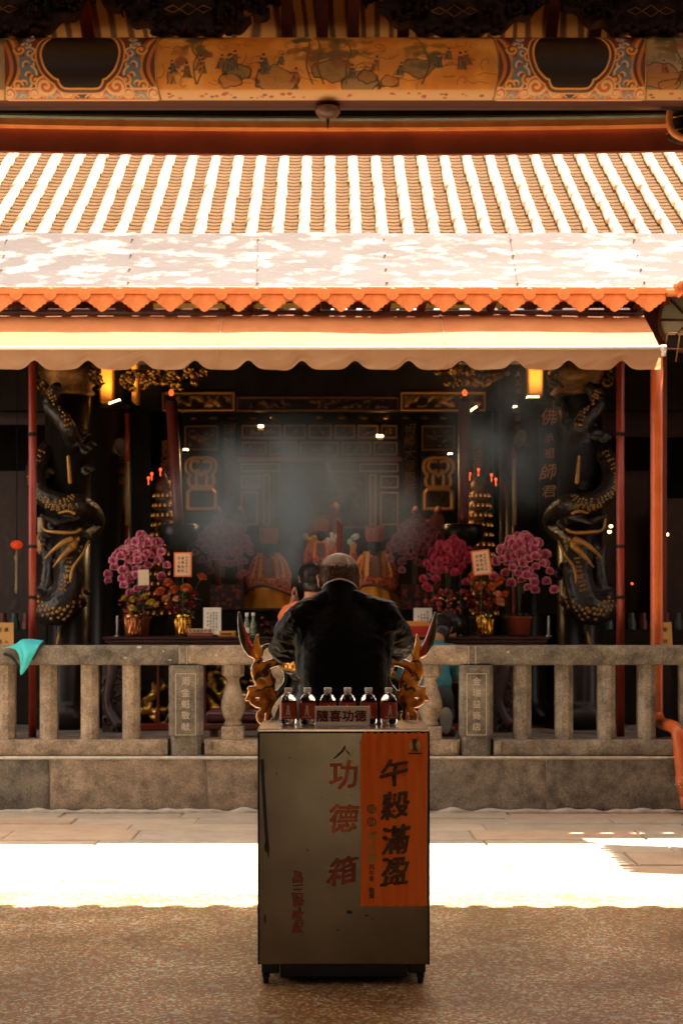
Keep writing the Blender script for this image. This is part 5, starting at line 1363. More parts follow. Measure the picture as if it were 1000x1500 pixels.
m = MB(); m.tube(spline([q(8,958,-.01), q(18,962,-.02), q(26,972,-.025), q(29,982,-.02)], 5), [.035,.036,.034,.032,.03,.03,.028,.026,.024,.02,.02,.018,.017,.016,.014,.012], 8, flat=.35); m.tube(spline([q(62,941,.06), q(58,950,.0), q(54,958,-.012), q(49,966,-.02)], 4), .012, 8, flat=.5)
m.build('black_trim', mat('black_cloth', (.012,.012,.013), None, .8), tc_)
# ================================================================== TEMPLE INTERIOR
def hp(m, name, mt, **k): return m.build(name, mt, hall, **k)
def P2(x0, x1, z0, z1): return None
def paint_panel(name, px0, px1, py0, py1, d, fn, mt, parent, res=.012, relief=0.0, th=.03):
    """flat board facing the courtyard with a painted / carved front; fn(u,v,aspect)->(rgb array, height array)"""
    x0, x1, z0, z1 = X(px0, d), X(px1, d), Z(py1, d), Z(py0, d)
    nu = max(8, int((x1 - x0) / res)); nv = max(8, int((z1 - z0) / res))
    U, V = np.meshgrid(np.linspace(x0, x1, nu + 1), np.linspace(z0, z1, nv + 1)); Pm = np.stack([U, V], -1)
    C, H = fn(Pm, x0, x1, z0, z1)
    m = MB(); hh = H * relief
    m.add([(U[j, i], d - hh[j, i], V[j, i]) for j in range(nv + 1) for i in range(nu + 1)], [(j*(nu+1)+i, j*(nu+1)+i+1, (j+1)*(nu+1)+i+1, (j+1)*(nu+1)+i) for j in range(nv) for i in range(nu)], True)
    b = len(m.v); m.box(x0, x1, d + .004, d + th, z0, z1)
    col = np.concatenate([C.reshape(-1, 3), np.tile([.02,.01,.008], (8, 1))])
    return m.build(name, mt, parent, col=col)
PM_g = paintmat('gilded_carving_paint', .42, .55); PM_f = paintmat('lacquer_paint', .5)
DK = np.array((.022,.012,.008)); GO = np.array((.50,.22,.042)); GD = np.array((.19,.08,.02)); RD = np.array((.14,.022,.012))
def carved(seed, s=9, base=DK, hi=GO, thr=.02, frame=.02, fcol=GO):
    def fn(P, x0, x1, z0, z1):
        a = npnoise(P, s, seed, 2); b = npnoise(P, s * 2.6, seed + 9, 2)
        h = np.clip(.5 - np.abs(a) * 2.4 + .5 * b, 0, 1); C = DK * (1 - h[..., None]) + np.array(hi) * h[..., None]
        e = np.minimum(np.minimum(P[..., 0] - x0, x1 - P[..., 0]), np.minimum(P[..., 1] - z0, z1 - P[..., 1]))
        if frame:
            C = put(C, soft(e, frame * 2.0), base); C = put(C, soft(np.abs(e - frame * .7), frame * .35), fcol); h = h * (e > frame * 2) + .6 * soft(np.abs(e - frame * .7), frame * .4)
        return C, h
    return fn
def door(seed):
    def fn(P, x0, x1, z0, z1):
        xc = (x0 + x1) / 2; w = (x1 - x0) / 2; x = np.abs(P[..., 0] - xc); z = P[..., 1]; H = z1 - z0
        a = npnoise(P, 16, seed, 2); C = np.zeros(P.shape[:-1] + (3,)) + DK; h = np.zeros(P.shape[:-1])
        Q = np.stack([x, z], -1)
        for pts in ([(0, z0+.03), (w*.80, z0+.03), (w*.80, z0+H*.34), (w*.62, z0+H*.40), (0, z0+H*.40)], sp2([(0, z0+H*.97), (w*.45, z0+H*.97), (w*.82, z0+H*.90), (w*.86, z0+H*.75), (w*.66, z0+H*.66), (w*.74, z0+H*.56), (w*.60, z0+H*.46), (0, z0+H*.45)]),
                    sp2([(w*.30, z0+H*.48), (w*.30, z0+H*.64), (w*.12, z0+H*.70), (0, z0+H*.64)]), sp2([(w*.15, z0+H*.9), (w*.5, z0+H*.9), (w*.6, z0+H*.8), (w*.4, z0+H*.72), (w*.15, z0+H*.74)])):
            d = poly_d(Q, pts); k = soft(d, .016, .008); C = put(C, k, GO); h = np.maximum(h, k)
        k = np.clip(.35 - np.abs(a) * 2, 0, 1); C = put(C, k * .7, GD); h = np.maximum(h, k * .5)
        return C, h
    return fn
# hall shell
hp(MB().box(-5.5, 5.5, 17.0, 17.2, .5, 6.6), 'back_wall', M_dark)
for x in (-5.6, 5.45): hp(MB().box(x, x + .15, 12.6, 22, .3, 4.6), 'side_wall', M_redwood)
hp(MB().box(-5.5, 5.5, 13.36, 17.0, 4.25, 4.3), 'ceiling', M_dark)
m = MB()
for i in range(24): m.box(-5.5, 5.5, 13.45 + i * .15, 13.48 + i * .15, 4.18, 4.25)
for i in range(60): m.box(-5.5 + i * .185, -5.47 + i * .185, 13.42, 17, 4.19, 4.245)
hp(m, 'ceiling_lattice', M_redwood)
# carved frieze beams
fz = 15.0
paint_panel('carved_frieze', 237, 345, 573, 603, fz, carved(1, 7, hi=(.70,.33,.06), frame=.022), PM_g, hall, relief=.02)
paint_panel('carved_frieze', 346, 585, 580, 603, fz + .03, carved(2, 9, hi=(.22,.10,.026), frame=.014, fcol=GD), PM_g, hall, relief=.02)
paint_panel('carved_frieze', 586, 712, 573, 603, fz, carved(3, 7, hi=(.58,.27,.05), frame=.022), PM_g, hall, relief=.02)
hp(MB().box(-5.4, 5.4, fz + .04, fz + .2, Z(600, fz), 4.2), 'lintel', M_dark)
m = MB()
for i in range(9):
    p = 283 + i * 33 if i < 4 else 283 + i * 40
for p in (284, 312, 340, 370, 402, 468, 500, 532, 565, 595, 622, 650): m.lathe([(.02, 0), (.045, .012), (.02, .03)], (X(p, 15.4), 15.4, Z(614, 15.4)), 10)
hp(m, 'gilded_brackets', M_goldd)
# back screen
bs = 16.0
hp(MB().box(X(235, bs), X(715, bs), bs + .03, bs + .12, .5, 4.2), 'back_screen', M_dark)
def rowp(py0, py1, edges, seed, hi):
    for i in range(len(edges) - 1):
        paint_panel('carved_panel', edges[i] + 1, edges[i+1] - 1, py0, py1, bs, carved(seed + i * 2.3, 15, hi=hi, frame=.022, fcol=(.26,.12,.03)), PM_g, hall, relief=.018, res=.014)
rowp(621, 643, [352, 414, 450, 488, 522, 556, 584], 11, (.42,.20,.045))
rowp(646, 668, [352, 392, 437, 498, 545, 584], 31, (.34,.16,.035))
hp(MB().box(X(348, bs), X(588, bs), bs - .08, bs + .02, Z(676, bs), Z(671, bs)), 'shelf_rail', M_red)
paint_panel('carved_panel', 352, 410, 678, 692, bs, carved(41, 15, hi=GD), PM_g, hall, relief=.015)
paint_panel('carved_panel', 525, 584, 678, 692, bs, carved(42, 15, hi=GD), PM_g, hall, relief=.015)
for a, b, c, d_ in ((352, 382, 696, 716), (556, 584, 696, 716), (352, 378, 720, 770), (556, 584, 720, 770), (384, 396, 694, 770), (540, 552, 694, 770)):
    paint_panel('carved_panel', a, b, c, d_, bs - .01, carved(a + c, 14, hi=(.22,.10,.026)), PM_g, hall, relief=.015)
paint_panel('carved_panel', 398, 538, 690, 775, bs, carved(77, 8, hi=(.15,.05,.025), frame=.02, fcol=GD), PM_g, hall, relief=.02)
# side doors
for a, b, sd in ((270, 320, 51), (617, 667, 61)):
    paint_panel('carved_door', a, b, 668, 750, bs - .02, door(sd), PM_g, hall, relief=.02, res=.010)
    paint_panel('carved_panel', a, b, 622, 660, bs - .02, carved(sd + 4, 10, hi=GD, frame=.02, fcol=GD), PM_g, hall, relief=.016)
# couplet boards
def couplet(px0, px1, py0, py1, d, chars, cpx, cpy, pitch, size, mt, bmat, name='couplet_board', bold=.012, wob=.1):
    b_ = hp(MB().rbox(X(px0, d), X(px1, d), d, d + .04, Z(py1, d), Z(py0, d), .006), name, bmat)
    t = MB()
    for i, ch in enumerate(chars):
        if ch != ' ': text(t, ch, (X(cpx, d), d - .003, Z(cpy + i * pitch, d)), size, bold=bold, extrude=.003, wob=wob, shear=.06)
    t.build('characters', mt, b_); return b_
couplet(325, 347, 614, 745, bs - .05, '瑞妙重和裕福好', 336, 629, 17.5, .125, M_goldd, M_dark)
couplet(589, 612, 614, 745, bs - .05, '祖師大帝恩普印', 600, 629, 17.5, .125, M_goldd, M_dark)
# big round inner columns with inscriptions
def column(px, d, r, name='column', mt=None):
    x = X(px, d); m = MB(); m.lathe([(r * 1.5, .5), (r * 1.5, .58), (r * 1.25, .66), (r, .74), (r, 4.2)], (x, d, 0), 28); return hp(m, name, mt or M_black)
c1 = column(244, 15.3, .15); c2 = column(699, 15.3, .15); c3 = column(158, 14.7, .22); c4 = column(765, 14.7, .22)
def coltext(c_, px, py, chars, d, r, pitch, size, mt, pcx):
    t = MB(); xc = X(pcx, d)
    for i, ch in enumerate(chars):
        if ch == ' ': continue
        text(t, ch, (X(px, d - r), d, Z(py + i * pitch, d - r)), size, bold=.014, extrude=.002, wob=.08, shear=.06, fn=lambda p: Vector((p.x, d - math.sqrt(max(1e-4, r * r - (p.x - xc) ** 2)) - .004 + (p.y - d), p.z)))
    t.build('characters', mt, c_)
coltext(c1, 243, 651, '重見佛光', 15.3, .15, 14.5, .10, M_goldp, 244); coltext(c2, 699, 650, '源遠傳以', 15.3, .15, 16, .105, M_goldp, 699)
coltext(c3, 178, 640, '德澤長流恩', 14.7, .22, 16, .07, M_goldd, 158)
coltext(c4, 758, 548, '人人共仰慈雲護庇', 14.7, .22, 13, .06, M_goldd, 765)
# dark board with large gold characters at right
M_gch = mat('gold_leaf_letter', (.55,.25,.08), None, .5, .2)
c5 = hp(MB().rbox(X(788, 14.5), X(818, 14.5), 14.5, 14.55, Z(900, 14.5), Z(585, 14.5), .01), 'couplet_board', M_black)
t = MB()
for ch, py, s in (('佛', 611, .15), ('示', 642, .09), ('祖', 664, .10), ('師', 691, .15), ('君', 720, .13)): text(t, ch, (X(803.5, 14.49), 14.494, Z(py, 14.49)), s, bold=.004, extrude=.003, wob=.12, shear=.12)
t.build('characters', M_gch, c5)
c6 = hp(MB().rbox(X(102, 14.5), X(112, 14.5), 14.5, 14.55, Z(900, 14.5), Z(585, 14.5), .01), 'couplet_board', M_black)
t = MB(); vtext(t, '護國佑民', (X(107, 14.49), 14.494, Z(684, 14.49)), .09, .085, bold=.004, extrude=.003, wob=.1); t.build('characters', M_goldd, c6)
# lamp-lit bracket posts under the ceiling
M_bright = mat('amber_wood', (.62,.27,.035), (.52,.20,.025), .45, scale=5)
for a, b, py1 in ((146, 164, 590), (774, 795, 582), (193, 202, 590)):
    hp(MB().rbox(X(a, 14.3), X(b, 14.3), 14.3, 14.5, Z(py1, 14.3), 4.18, .015), 'bracket_post', M_bright)
for pc, py, wx, wz, sd in ((100, 556, .30, .13, 1), (848, 556, .30, .13, 2), (195, 558, .12, .08, 3), (262, 552, .24, .09, 4), (680, 552, .26, .09, 5), (720, 545, .12, .06, 6)):
    m = goldcloud(MB(), (X(pc, 13.9), 13.9, Z(py, 13.9)), wx, wz, 26, sd, .05, (.012, .026)); hp(m, 'gilded_bracket', M_gold if sd in (3, 4, 5) else M_goldd)
for pc in (100, 845):
    hp(MB().lathe([(.17, 0), (.24, .05), (.20, .10), (.26, .16), (.26, .30), (.20, .34)], (X(pc, 14.0), 14.0, Z(585, 14.0)), 20), 'capital', M_goldd)
hp(MB().box(-5.4, 5.4, 13.9, 14.1, 3.72, 4.2), 'tie_beam', M_dark)

# ---- dragon columns
def dragon_column(px, sg, lab):
    d = 14.0; xc = X(px, d); t = thing('dragon_column', lab, 'column', (xc, d, .5), 'carved dragon columns')
    MB().lathe([(.30,.5),(.30,.62),(.24,.70),(.20,.76),(.20,3.6)], (xc, d, 0), 24).build('shaft', M_black, t)
    M_dr = mat('dark_dragon_lacquer', (.010,.008,.006), (.018,.011,.007), .42, scale=9, bump=.2)
    m = MB(); g = MB()
    # body: path given in picture rows on the left column, mirrored for the right one
    pth = [(92, 575, -.30), (82, 600, -.34), (100, 620, -.38), (112, 640, -.36), (108, 665, .2), (80, 655, .0), (66, 672, -.16), (60, 700, -.28), (72, 728, -.36), (100, 742, -.38), (128, 745, -.28), (135, 765, .1), (112, 800, -.26), (112, 850, -.36), (102, 885, -.40), (80, 893, -.36), (66, 870, -.25)]
    pts = [(xc + sg * (p[0] - 100) / F * d, d + p[2], Z(p[1], d)) for p in pth]
    sp = spline(pts, 9); rr = lerpl([.05,.06,.07,.075,.075,.075,.08,.085,.085,.09,.095,.10,.11,.13,.14,.13,.08], len(sp))
    chain(m, sp, rr)
    q = lambda px_, py, dy: Vector((xc + sg * (px_ - 100) / F * d, d + dy, Z(py, d)))
    m.ell(q(98, 880, -.26), (.23, .15, .12)); m.ell(q(85, 835, -.12), (.13, .12, .26))
    for k in range(14): m.tube(spline([q(70 + k * 3.5, 800 + 3 * (k % 4), -.24), q(74 + k * 2.6 + 4 * math.sin(k), 840, -.30 - .02 * (k % 3)), q(64 + k * 4.6, 880, -.30)], 6), lerpl([.012, .026, .014], 13), 6)
    for (a, b, c_) in (((120, 760, -.3), (95, 770, -.42), .05), ((95, 768, -.4), (75, 760, -.45), .035), ((100, 900, -.3), (96, 930, -.32), .05)): m.cap(q(*a), q(*b), c_, c_ * .5)
    R = random.Random(px)
    for k in range(24): # mane and cloud curls round the body
        a = q(R.uniform(62, 138), R.uniform(590, 900), R.uniform(-.28, -.1)); m.tube([a + Vector((.05 * math.cos(t_) * (1 - t_ / 7), -.02 * t_ / 3, .05 * math.sin(t_) * (1 - t_ / 7))) for t_ in np.linspace(0, 6, 14)], lerpl([.02,.03,.02], 14), 6)
    dro = remesh(m, 'dragon', M_dr, t, .011, 2, disp=lambda c_, n_: .010 * (.4 - abs(noise.noise(Vector((c_.x * 20, c_.y * 20, c_.z * 26))))))
    dgr = bpy.context.evaluated_depsgraph_get(); dgr.update(); o3 = wloc(t)
    def skin(px_, py, dx=0, dz=0):
        p_ = q(px_, py, -1.0) + Vector((dx, 0, dz)); r_ = dro.ray_cast(p_ - o3, Vector((0, 1, 0))); return (r_[1] + o3) if r_[0] and r_[1].y + o3.y < d + .1 else None
    def spot(px_, py, sz):
        h_ = skin(px_, py)
        if h_ is not None: g.ell(h_, (sz * R.uniform(.8, 1.2), .008, sz * R.uniform(.8, 1.2)), nu=8, nv=5)
    def band(pts_, w0, w1, n, sz):
        sp_ = spline([(a_, b_, 0) for a_, b_ in pts_], 8)
        for i in range(n):
            f = (i + .5) / n; p_ = sp_[int(f * (len(sp_) - 1))]; p2 = sp_[min(int(f * (len(sp_) - 1)) + 1, len(sp_) - 1)]; tn = (p2 - p_).normalized() if (p2 - p_).length > 0 else Vector((1, 0, 0)); w_ = (w0 + (w1 - w0) * f); 
            for j_ in (-.75, 0, .75):
                jj = j_ + (.38 if i % 2 else 0)
                if abs(jj) < .95: spot(p_.x - tn.y * w_ * jj + R.uniform(-.6, .6), p_.y + tn.x * w_ * jj + R.uniform(-.6, .6), sz)
    band([(82, 580), (92, 596), (106, 612), (115, 638)], 5, 5, 11, .012)
    band([(70, 662), (60, 688), (57, 708), (64, 726), (82, 738), (108, 740), (122, 728)], 5, 5, 22, .0105)
    band([(82, 745), (100, 750), (128, 744)], 4, 4, 10, .011)
    band([(114, 820), (112, 845), (106, 868)], 4, 6, 9, .014)
    band([(62, 880), (80, 893), (100, 900), (122, 892), (138, 876)], 10, 10, 15, .017)
    g.build('gold_scales', mat('gold_scale', (.32,.18,.05), (.20,.10,.028), .45, .5, scale=9), t)
    g = MB()
    g.cap(q(112, 676, -.44), q(115, 712, -.44), .012, .018)
    for pts_ in ([(76, 764, -.5), (80, 780, -.5), (98, 784, -.52), (122, 784, -.5), (132, 779, -.48)], [(141, 795, -.42), (133, 815, -.46), (120, 835, -.48), (117, 860, -.48), (122, 880, -.46)], [(100, 757, -.5), (114, 754, -.5), (124, 758, -.5)], [(98, 925, -.36), (94, 945, -.34)], [(130, 855, -.4), (131, 878, -.4)]):
        s_ = spline([q(*p_) for p_ in pts_], 6); g.tube(s_, lerpl([.008, .016, .013], len(s_)), 7)
    g.build('gilded_whisker', M_goldp, t)
    g = MB(); g.ell(q(118, 800, -.46), (.05, .03, .06))
    for pts_, w_ in (([(120, 793, -.47), (105, 800, -.5), (90, 812, -.5), (80, 822, -.48)], .02), ([(118, 805, -.47), (104, 820, -.5), (92, 834, -.49)], .02), ([(124, 795, -.46), (128, 790, -.44)], .018)):
        s_ = spline([q(*p_) for p_ in pts_], 6); g.tube(s_, lerpl([.032, w_, .006], len(s_)), 8)
    g.build('claw', M_goldp, t)
dragon_column(100, 1, 'black dragon column left of the altar, gold scales and claw above the railing')
dragon_column(848, -1, 'black dragon column right of the altar, gold scales and claw near the orange drainpipe')

# ---- altar table
td = 13.35; tz = Z(933, td)
tb = thing('altar_table', 'long dark purple-brown carved offering table with flowers behind the railing', 'table', (X(478, td), td + .35, .5))
M_tbl = mat('dark_rosewood', (.055,.024,.020), (.035,.015,.014), .32, scale=5, stretch=(.3,1,1), bump=.05)
tx0, tx1 = X(150, td), X(806, td)
m = MB(); m.rbox(tx0, tx1, td, td + .72, tz - .022, tz, .008); m.rbox(tx0 + .02, tx1 - .02, td + .015, td + .70, tz - .05, tz - .023, .006); m.rbox(tx0 + .045, tx1 - .045, td + .03, td + .68, tz - .07, tz - .051, .005); m.build('top', M_tbl, tb)
m = MB(); m.box(tx0 + .1, tx1 - .1, td + .05, td + .08, tz - .16, tz - .071); m.build('apron', M_tbl, tb)
M_cl = mat('carved_rosewood', (.060,.032,.030), (.030,.016,.015), .45, scale=11, bump=.3)
for px0, px1 in ((146, 182), (722, 757)):
    for yy in (td + .05, td + .55):
        x0, x1 = X(px0, td), X(px1, td); m = MB()
        m.box(x0 + .01, x1 - .01, yy + .04, yy + .1, .5, tz - .07)
        R = random.Random(px0)
        for k in range(26):
            cx, c_z = R.uniform(x0 + .03, x1 - .03), R.uniform(.52, tz - .12); r_ = R.uniform(.025, .055); s_ = R.choice((-1, 1))
            m.tube([(cx + r_ * (1 - t_ / 8) * math.cos(s_ * t_), yy + .035 - .01 * t_ / 6, c_z + r_ * (1 - t_ / 8) * math.sin(s_ * t_)) for t_ in np.linspace(0, 7, 14)], lerpl([.008, .016, .014], 14), 6)
        m.tube(spline([(x0 + .02, yy + .05, tz - .09), (x0 + .10, yy, tz - .25), (x0 + .06, yy + .02, .75), (x1 - .04, yy - .02, .55)], 6), lerpl([.04, .05, .035, .05], 19), 8)
        m.build('leg', M_cl, tb)
# gilded dragon screens below the table, red frames
for i, (a, b) in enumerate(((197, 270), (300, 480), (500, 660), (700, 752))):
    def gil(P, x0, x1, z0, z1, sd=i):
        A = npnoise(P, 6, sd, 2); B = npnoise(P, 13, sd + 5, 2); v = (P[..., 1] - z0) / (z1 - z0)
        h = np.clip(.62 - np.abs(A) * 2.2 + .6 * B - .9 * np.abs(v - .42), 0, 1) ; k = np.clip(h * 3, 0, 1)
        C = np.zeros(P.shape[:-1] + (3,)) + np.array((.012,.007,.006)); C = C * (1 - k[..., None]) + np.array((.80,.46,.10)) * k[..., None]
        return C, h
    paint_panel('gilded_screen', a, b, 975, 1072, 13.75, gil, paintmat('gilt_relief', .3, .8), tb, relief=.05, res=.011)
m = MB()
for a in (197, 232, 270, 300, 480, 500, 660, 700, 752): m.rbox(X(a - 2, 13.7), X(a + 2, 13.7), 13.68, 13.74, .5, tz - .08, .005)
m.rbox(X(190, 13.7), X(758, 13.7), 13.66, 13.75, .5, .56, .01); m.build('screen_frame', M_red, tb)

# ---- rear altar
rd = 14.45; rzt = Z(891, rd)
ra = thing('rear_altar', 'dark stepped altar block carrying the seated statues behind the offering table', 'altar', (X(478, rd), rd + .5, .5))
MB().rbox(X(335, rd), X(612, rd), rd, rd + 1.1, .5, rzt - .03, .01).build('block', M_dark, ra)
m = MB(); m.rbox(X(330, rd), X(617, rd), rd - .03, rd + 1.1, rzt - .029, rzt, .008); m.build('slab', M_tbl, ra)
MB().rbox(X(420, rd), X(530, rd), rd + .55, rd + 1.1, rzt + .001, Z(850, rd + .6), .01).build('step', M_dark, ra)
def clothpat(P, x0, x1, z0, z1):
    a = npnoise(P, 26, 5, 1); C = np.zeros(P.shape[:-1] + (3,)) + np.array((.02,.012,.012)); C = put(C, np.clip((a - .12) * 8, 0, 1), (.22,.03,.02)); return C, a * 0
for a, b in ((308, 356), (588, 642)):
    ac = thing('altar_cloth', 'dark cloth dotted with red blossoms hung at the left of the seated statues' if a < 400 else 'dark cloth dotted with red blossoms hung at the right of the seated statues', 'cloth', (X((a+b)/2, 14.35), 14.35, Z(893, 14.35)))
    paint_panel('cloth', a, b, 856, 893, 14.35, clothpat, PM_f, ac, th=.04)
    MB().box(X(a, 14.4), X(b, 14.4), 14.41, 14.8, .5, Z(856, 14.4)).build('stand', M_dark, ac)

# ---- seated statues
M_robe = mat('orange_red_robe', (.74,.17,.035), (.26,.05,.02), .7, scale=38, bump=.3, ramp=(.46,.54))
M_face = mat('black_statue_face', (.018,.020,.022), None, .35)
M_rib = mat('golden_ribbon', (.85,.42,.07), (.70,.30,.05), .55, scale=14)
M_hat = mat('red_statue_crown', (.42,.085,.03), (.34,.055,.022), .5, scale=14, bump=.2)
M_brk = mat('brocade', (.18,.13,.09), (.30,.10,.05), .6, scale=34, bump=.2, ramp=(.45,.55))
def statue(px, d, zbase, H, lab, drape=True):
    x = X(px, d); k = H / .74
    t = thing('seated_statue', lab, 'statue', (x, d, zbase), 'seated temple statues')
    V = lambda a, b, c: Vector((x + a * k, d + b * k, zbase + c * k))
    m = MB(); m.lathe([(.235*k,.02*k),(.23*k,.08*k),(.20*k,.18*k),(.165*k,.28*k),(.135*k,.38*k),(.105*k,.44*k),(.05*k,.475*k)], (x, d, zbase), 28, sy=.72)
    for s in (-1, 1): chain(m, [V(s*.095, 0, .425), V(s*.145, -.03, .30), V(s*.13, -.09, .20)], [.055*k, .062*k, .07*k]); chain(m, [V(s*.13, -.09, .20), V(s*.03, -.135, .235)], [.06*k, .045*k])
    remesh(m, 'robe', M_robe, t, .011, 3, disp=lambda c_, n_: .009 * (.4 - abs(noise.noise(Vector((c_.x * 20, c_.y * 20, c_.z * 6))))))
    m = MB(); m.ell(V(0, -.01, .545), (.058*k, .060*k, .072*k)); m.ell(V(0, -.068, .535), (.012*k, .012*k, .018*k)); m.cap(V(0, 0, .44), V(0, 0, .5), .04*k, .04*k); m.ell(V(0, -.035, .49), (.035*k, .03*k, .03*k))
    for s in (-1, 1): m.ell(V(s*.058, 0, .535), (.012*k, .014*k, .028*k)); m.ell(V(s*.024, -.058, .556), (.012*k, .006*k, .006*k))
    remesh(m, 'face', M_face, t, .006, 2)
    m = MB()
    for i in range(7):
        a0 = -math.pi / 2 + (i - 3) * .42; pts = [(-.030, 0), (-.034, .075), (-.014, .105), (0, .15 if i == 3 else .128), (.014, .105), (.034, .075), (.030, 0)]
        c_ = V(.066 * math.cos(a0), .060 * math.sin(a0), .60); m.prism([(a*k, b*k) for a, b in pts], c_, (-math.sin(a0), math.cos(a0), 0), (.12*math.cos(a0), .12*math.sin(a0), 1), .012*k)
    m.lathe([(.068*k, .585*k), (.073*k, .595*k), (.070*k, .625*k), (.05*k, .66*k)], (x, d, zbase), 18); m.build('crown', M_hat, t)
    m = MB()
    for s in (-1, 1):
        m.grid(lambda u, v: V(s * (.048 + .035 * u + .02 * (1 - v)), -.085 - .10 * (1 - v) ** 1.5 * .9 + .02 * u, .14 + .36 * v), 3, 10); m.grid(lambda u, v: V(s * (.085 + .05 * (1 - v) + .018 * u), -.06 - .06 * (1 - v), .28 + .22 * v), 2, 6)
    m.build('ribbon', M_rib, t)
    m = MB(); m.grid(lambda u, v: V(-.04 + .08 * u, -.115 - .07 * (1 - v), .15 + .29 * v), 5, 12); m.tube([V(.06 * math.cos(a), -.15, .28 + .07 * math.sin(a)) for a in np.linspace(math.pi, 2 * math.pi, 14)], .009 * k, 6)
    m.build('breast_panel', M_brk, t)
    if drape:
        m = MB()
        def dr(u, v):
            a = math.pi * (1.0 + u); w_ = 1 + .10 * (1 - v); f = 1 + .03 * math.sin(u * 40)
            return V(.262 * w_ * f * math.cos(a) * (1 - .25 * v), .215 * w_ * f * math.sin(a) * (1 - .12 * v), .19 * v * (.7 + .3 * math.sin(math.pi * u)))
        m.grid(dr, 70, 6); m.grid(lambda u, v: V(.197 * v * math.cos(math.pi * (1 + u)), .19 * v * math.sin(math.pi * (1 + u)), .19 * (.7 + .3 * math.sin(math.pi * u))), 40, 5); m.build('seat_drape', mat('golden_drape', (.85,.36,.025), (.70,.25,.015), .6, scale=6), t)
        m = MB(); m.tube(spline([V(-.21, -.08, .14), V(-.08, -.20, .21), V(.06, -.21, .18), V(.23, -.08, .11)], 6), .026 * k, 8, flat=.5); m.build('sash', M_brk, t)
    return t
statue(394, 14.75, rzt + .001, .76, 'seated black-faced statue in orange robes, tall red crown, left of the three')
statue(549, 14.75, rzt + .001, .78, 'seated black-faced statue in orange robes, tall red crown, right of the three')
statue(470, 15.25, Z(850, rd + .6) + .002, .60, 'seated black-faced statue in the middle, mostly hidden by the worshipper and incense sticks', False)
# small statuettes with bright headdresses beside the middle statue
for px, py, c1_, c2_, lab in ((454, 798, (.62,.42,.08), (.75,.25,.08), 'small statuette with yellow and orange headdress left of the middle statue'), (485, 796, (.70,.62,.55), (.75,.32,.08), 'small statuette with white and orange headdress next to the incense sticks'), (517, 798, (.45,.58,.48), (.72,.30,.08), 'small statuette with pale green headdress right of the incense sticks')):
    d = 15.05; x = X(px, d); zb_ = Z(850, rd + .6) + .002; t = thing('statuette', lab, 'statuette', (x, d, zb_)); zt_ = Z(py, d)
    m = MB(); m.lathe([(.06, 0), (.065, .04), (.045, .5 * (zt_ - zb_)), (.03, .8 * (zt_ - zb_))], (x, d, zb_), 16); m.ell((x, d - .01, zt_ - .04), (.03, .03, .035)); remesh(m, 'body', M_robe, t, .008, 2)
    m = MB(); R = random.Random(px)
    for k in range(9): m.ell((x + R.uniform(-.045, .045), d - .03 + R.uniform(-.02, .02), zt_ + R.uniform(-.01, .085)), (R.uniform(.014, .028), .014, R.uniform(.014, .03)))
    m.build('headdress', mat('headdress_%s' % ('yellow', 'white', 'green')[(px > 470) + (px > 500)], c1_, None, .5), t)
    m = MB(); m.prism([(-.035, 0), (0, -.08), (.035, 0), (.02, .03), (-.02, .03)], (x, d - .05, zt_ - .01), (1,0,0), (0,0,1), .01); m.build('bib', mat('bib_orange', (.72,.28,.07), None, .6), t)
# throne backs
for px, py, w, lab in ((472, 752, 26, 'red carved throne back with two posts behind the middle statue'), (335, 757, 22, 'red throne back above the left orchids behind the altar'), (625, 757, 22, 'red throne back above the dim right orchids behind the altar')):
    d = 15.6; t = thing('throne', lab, 'throne', (X(px, d), d, .5)); m = MB()
    for s in (-1, 1):
        xx = X(px + s * w * .75, d); m.rbox(xx - .03, xx + .03, d, d + .05, .5, Z(py - 4, d), .008); m.lathe([(.03, 0), (.045, .03), (.03, .06), (.012, .08)], (xx, d + .025, Z(py - 4, d)), 10)
        m.prism([(-.08, 0), (-.09, .10), (-.03, .17), (.05, .13), (.07, 0)], (xx, d + .02, Z(py + 18, d)), (s, 0, 0), (0, 0, 1) if s > 0 else (0, 0, 1), .04)
    m.rbox(X(px - w * .7, d), X(px + w * .7, d), d + .01, d + .04, Z(py + 30, d), Z(py + 4, d), .01); m.build('back', mat('throne_red', (.22,.045,.02), (.13,.028,.014), .5, scale=10, bump=.3), t)

# ---- candles, lamp towers, flowers
M_bulb = mat('red_bulb', (.8,.05,.02), None, .3, emit=(1,.09,.02), estr=.30)
M_wax = mat('dark_red_wax', (.13,.022,.016), (.09,.015,.012), .4, scale=8)
def candle(px0, px1, lab):
    d = 14.2; x = X(px1, d); t = thing('giant_candle', lab, 'candle', (x, d, .5), 'giant red candles on black stands')
    top = W(px0, 590, d); bot = W(px1, 772, d)
    MB().tube([bot, (bot * .9 + top * .1), top], [.048, .048, .055], 16).build('candle', M_wax, t)
    MB().lathe([(.058, 0), (.05, .02), (.02, .04), (.016, .06)], top, 14).build('holder', M_black, t)
    MB().ell(top + Vector((0, 0, .09)), (.022, .022, .03)).build('bulb', M_bulb, t)
    m = MB(); m.lathe([(.16, .5), (.16, .53), (.06, .58), (.05, 1.5), (.09, Z(802, d)), (.18, Z(790, d)), (.185, Z(770, d)), (.16, Z(768, d)), (.05, Z(772, d))], (x, d, 0), 20); m.build('stand', M_black, t)
candle(251, 262, 'giant dark red candle on a black stand, left of the altar'); candle(680, 678, 'giant dark red candle on a black stand, right of the altar')
M_lamp = mat('votive_lamp', (.50,.22,.06), (.35,.14,.035), .35, .4, scale=20, emit=(1,.36,.07), estr=.012)
M_lamp2 = mat('votive_bulb', (1,.6,.3), None, .3, emit=(1,.42,.10), estr=.14)
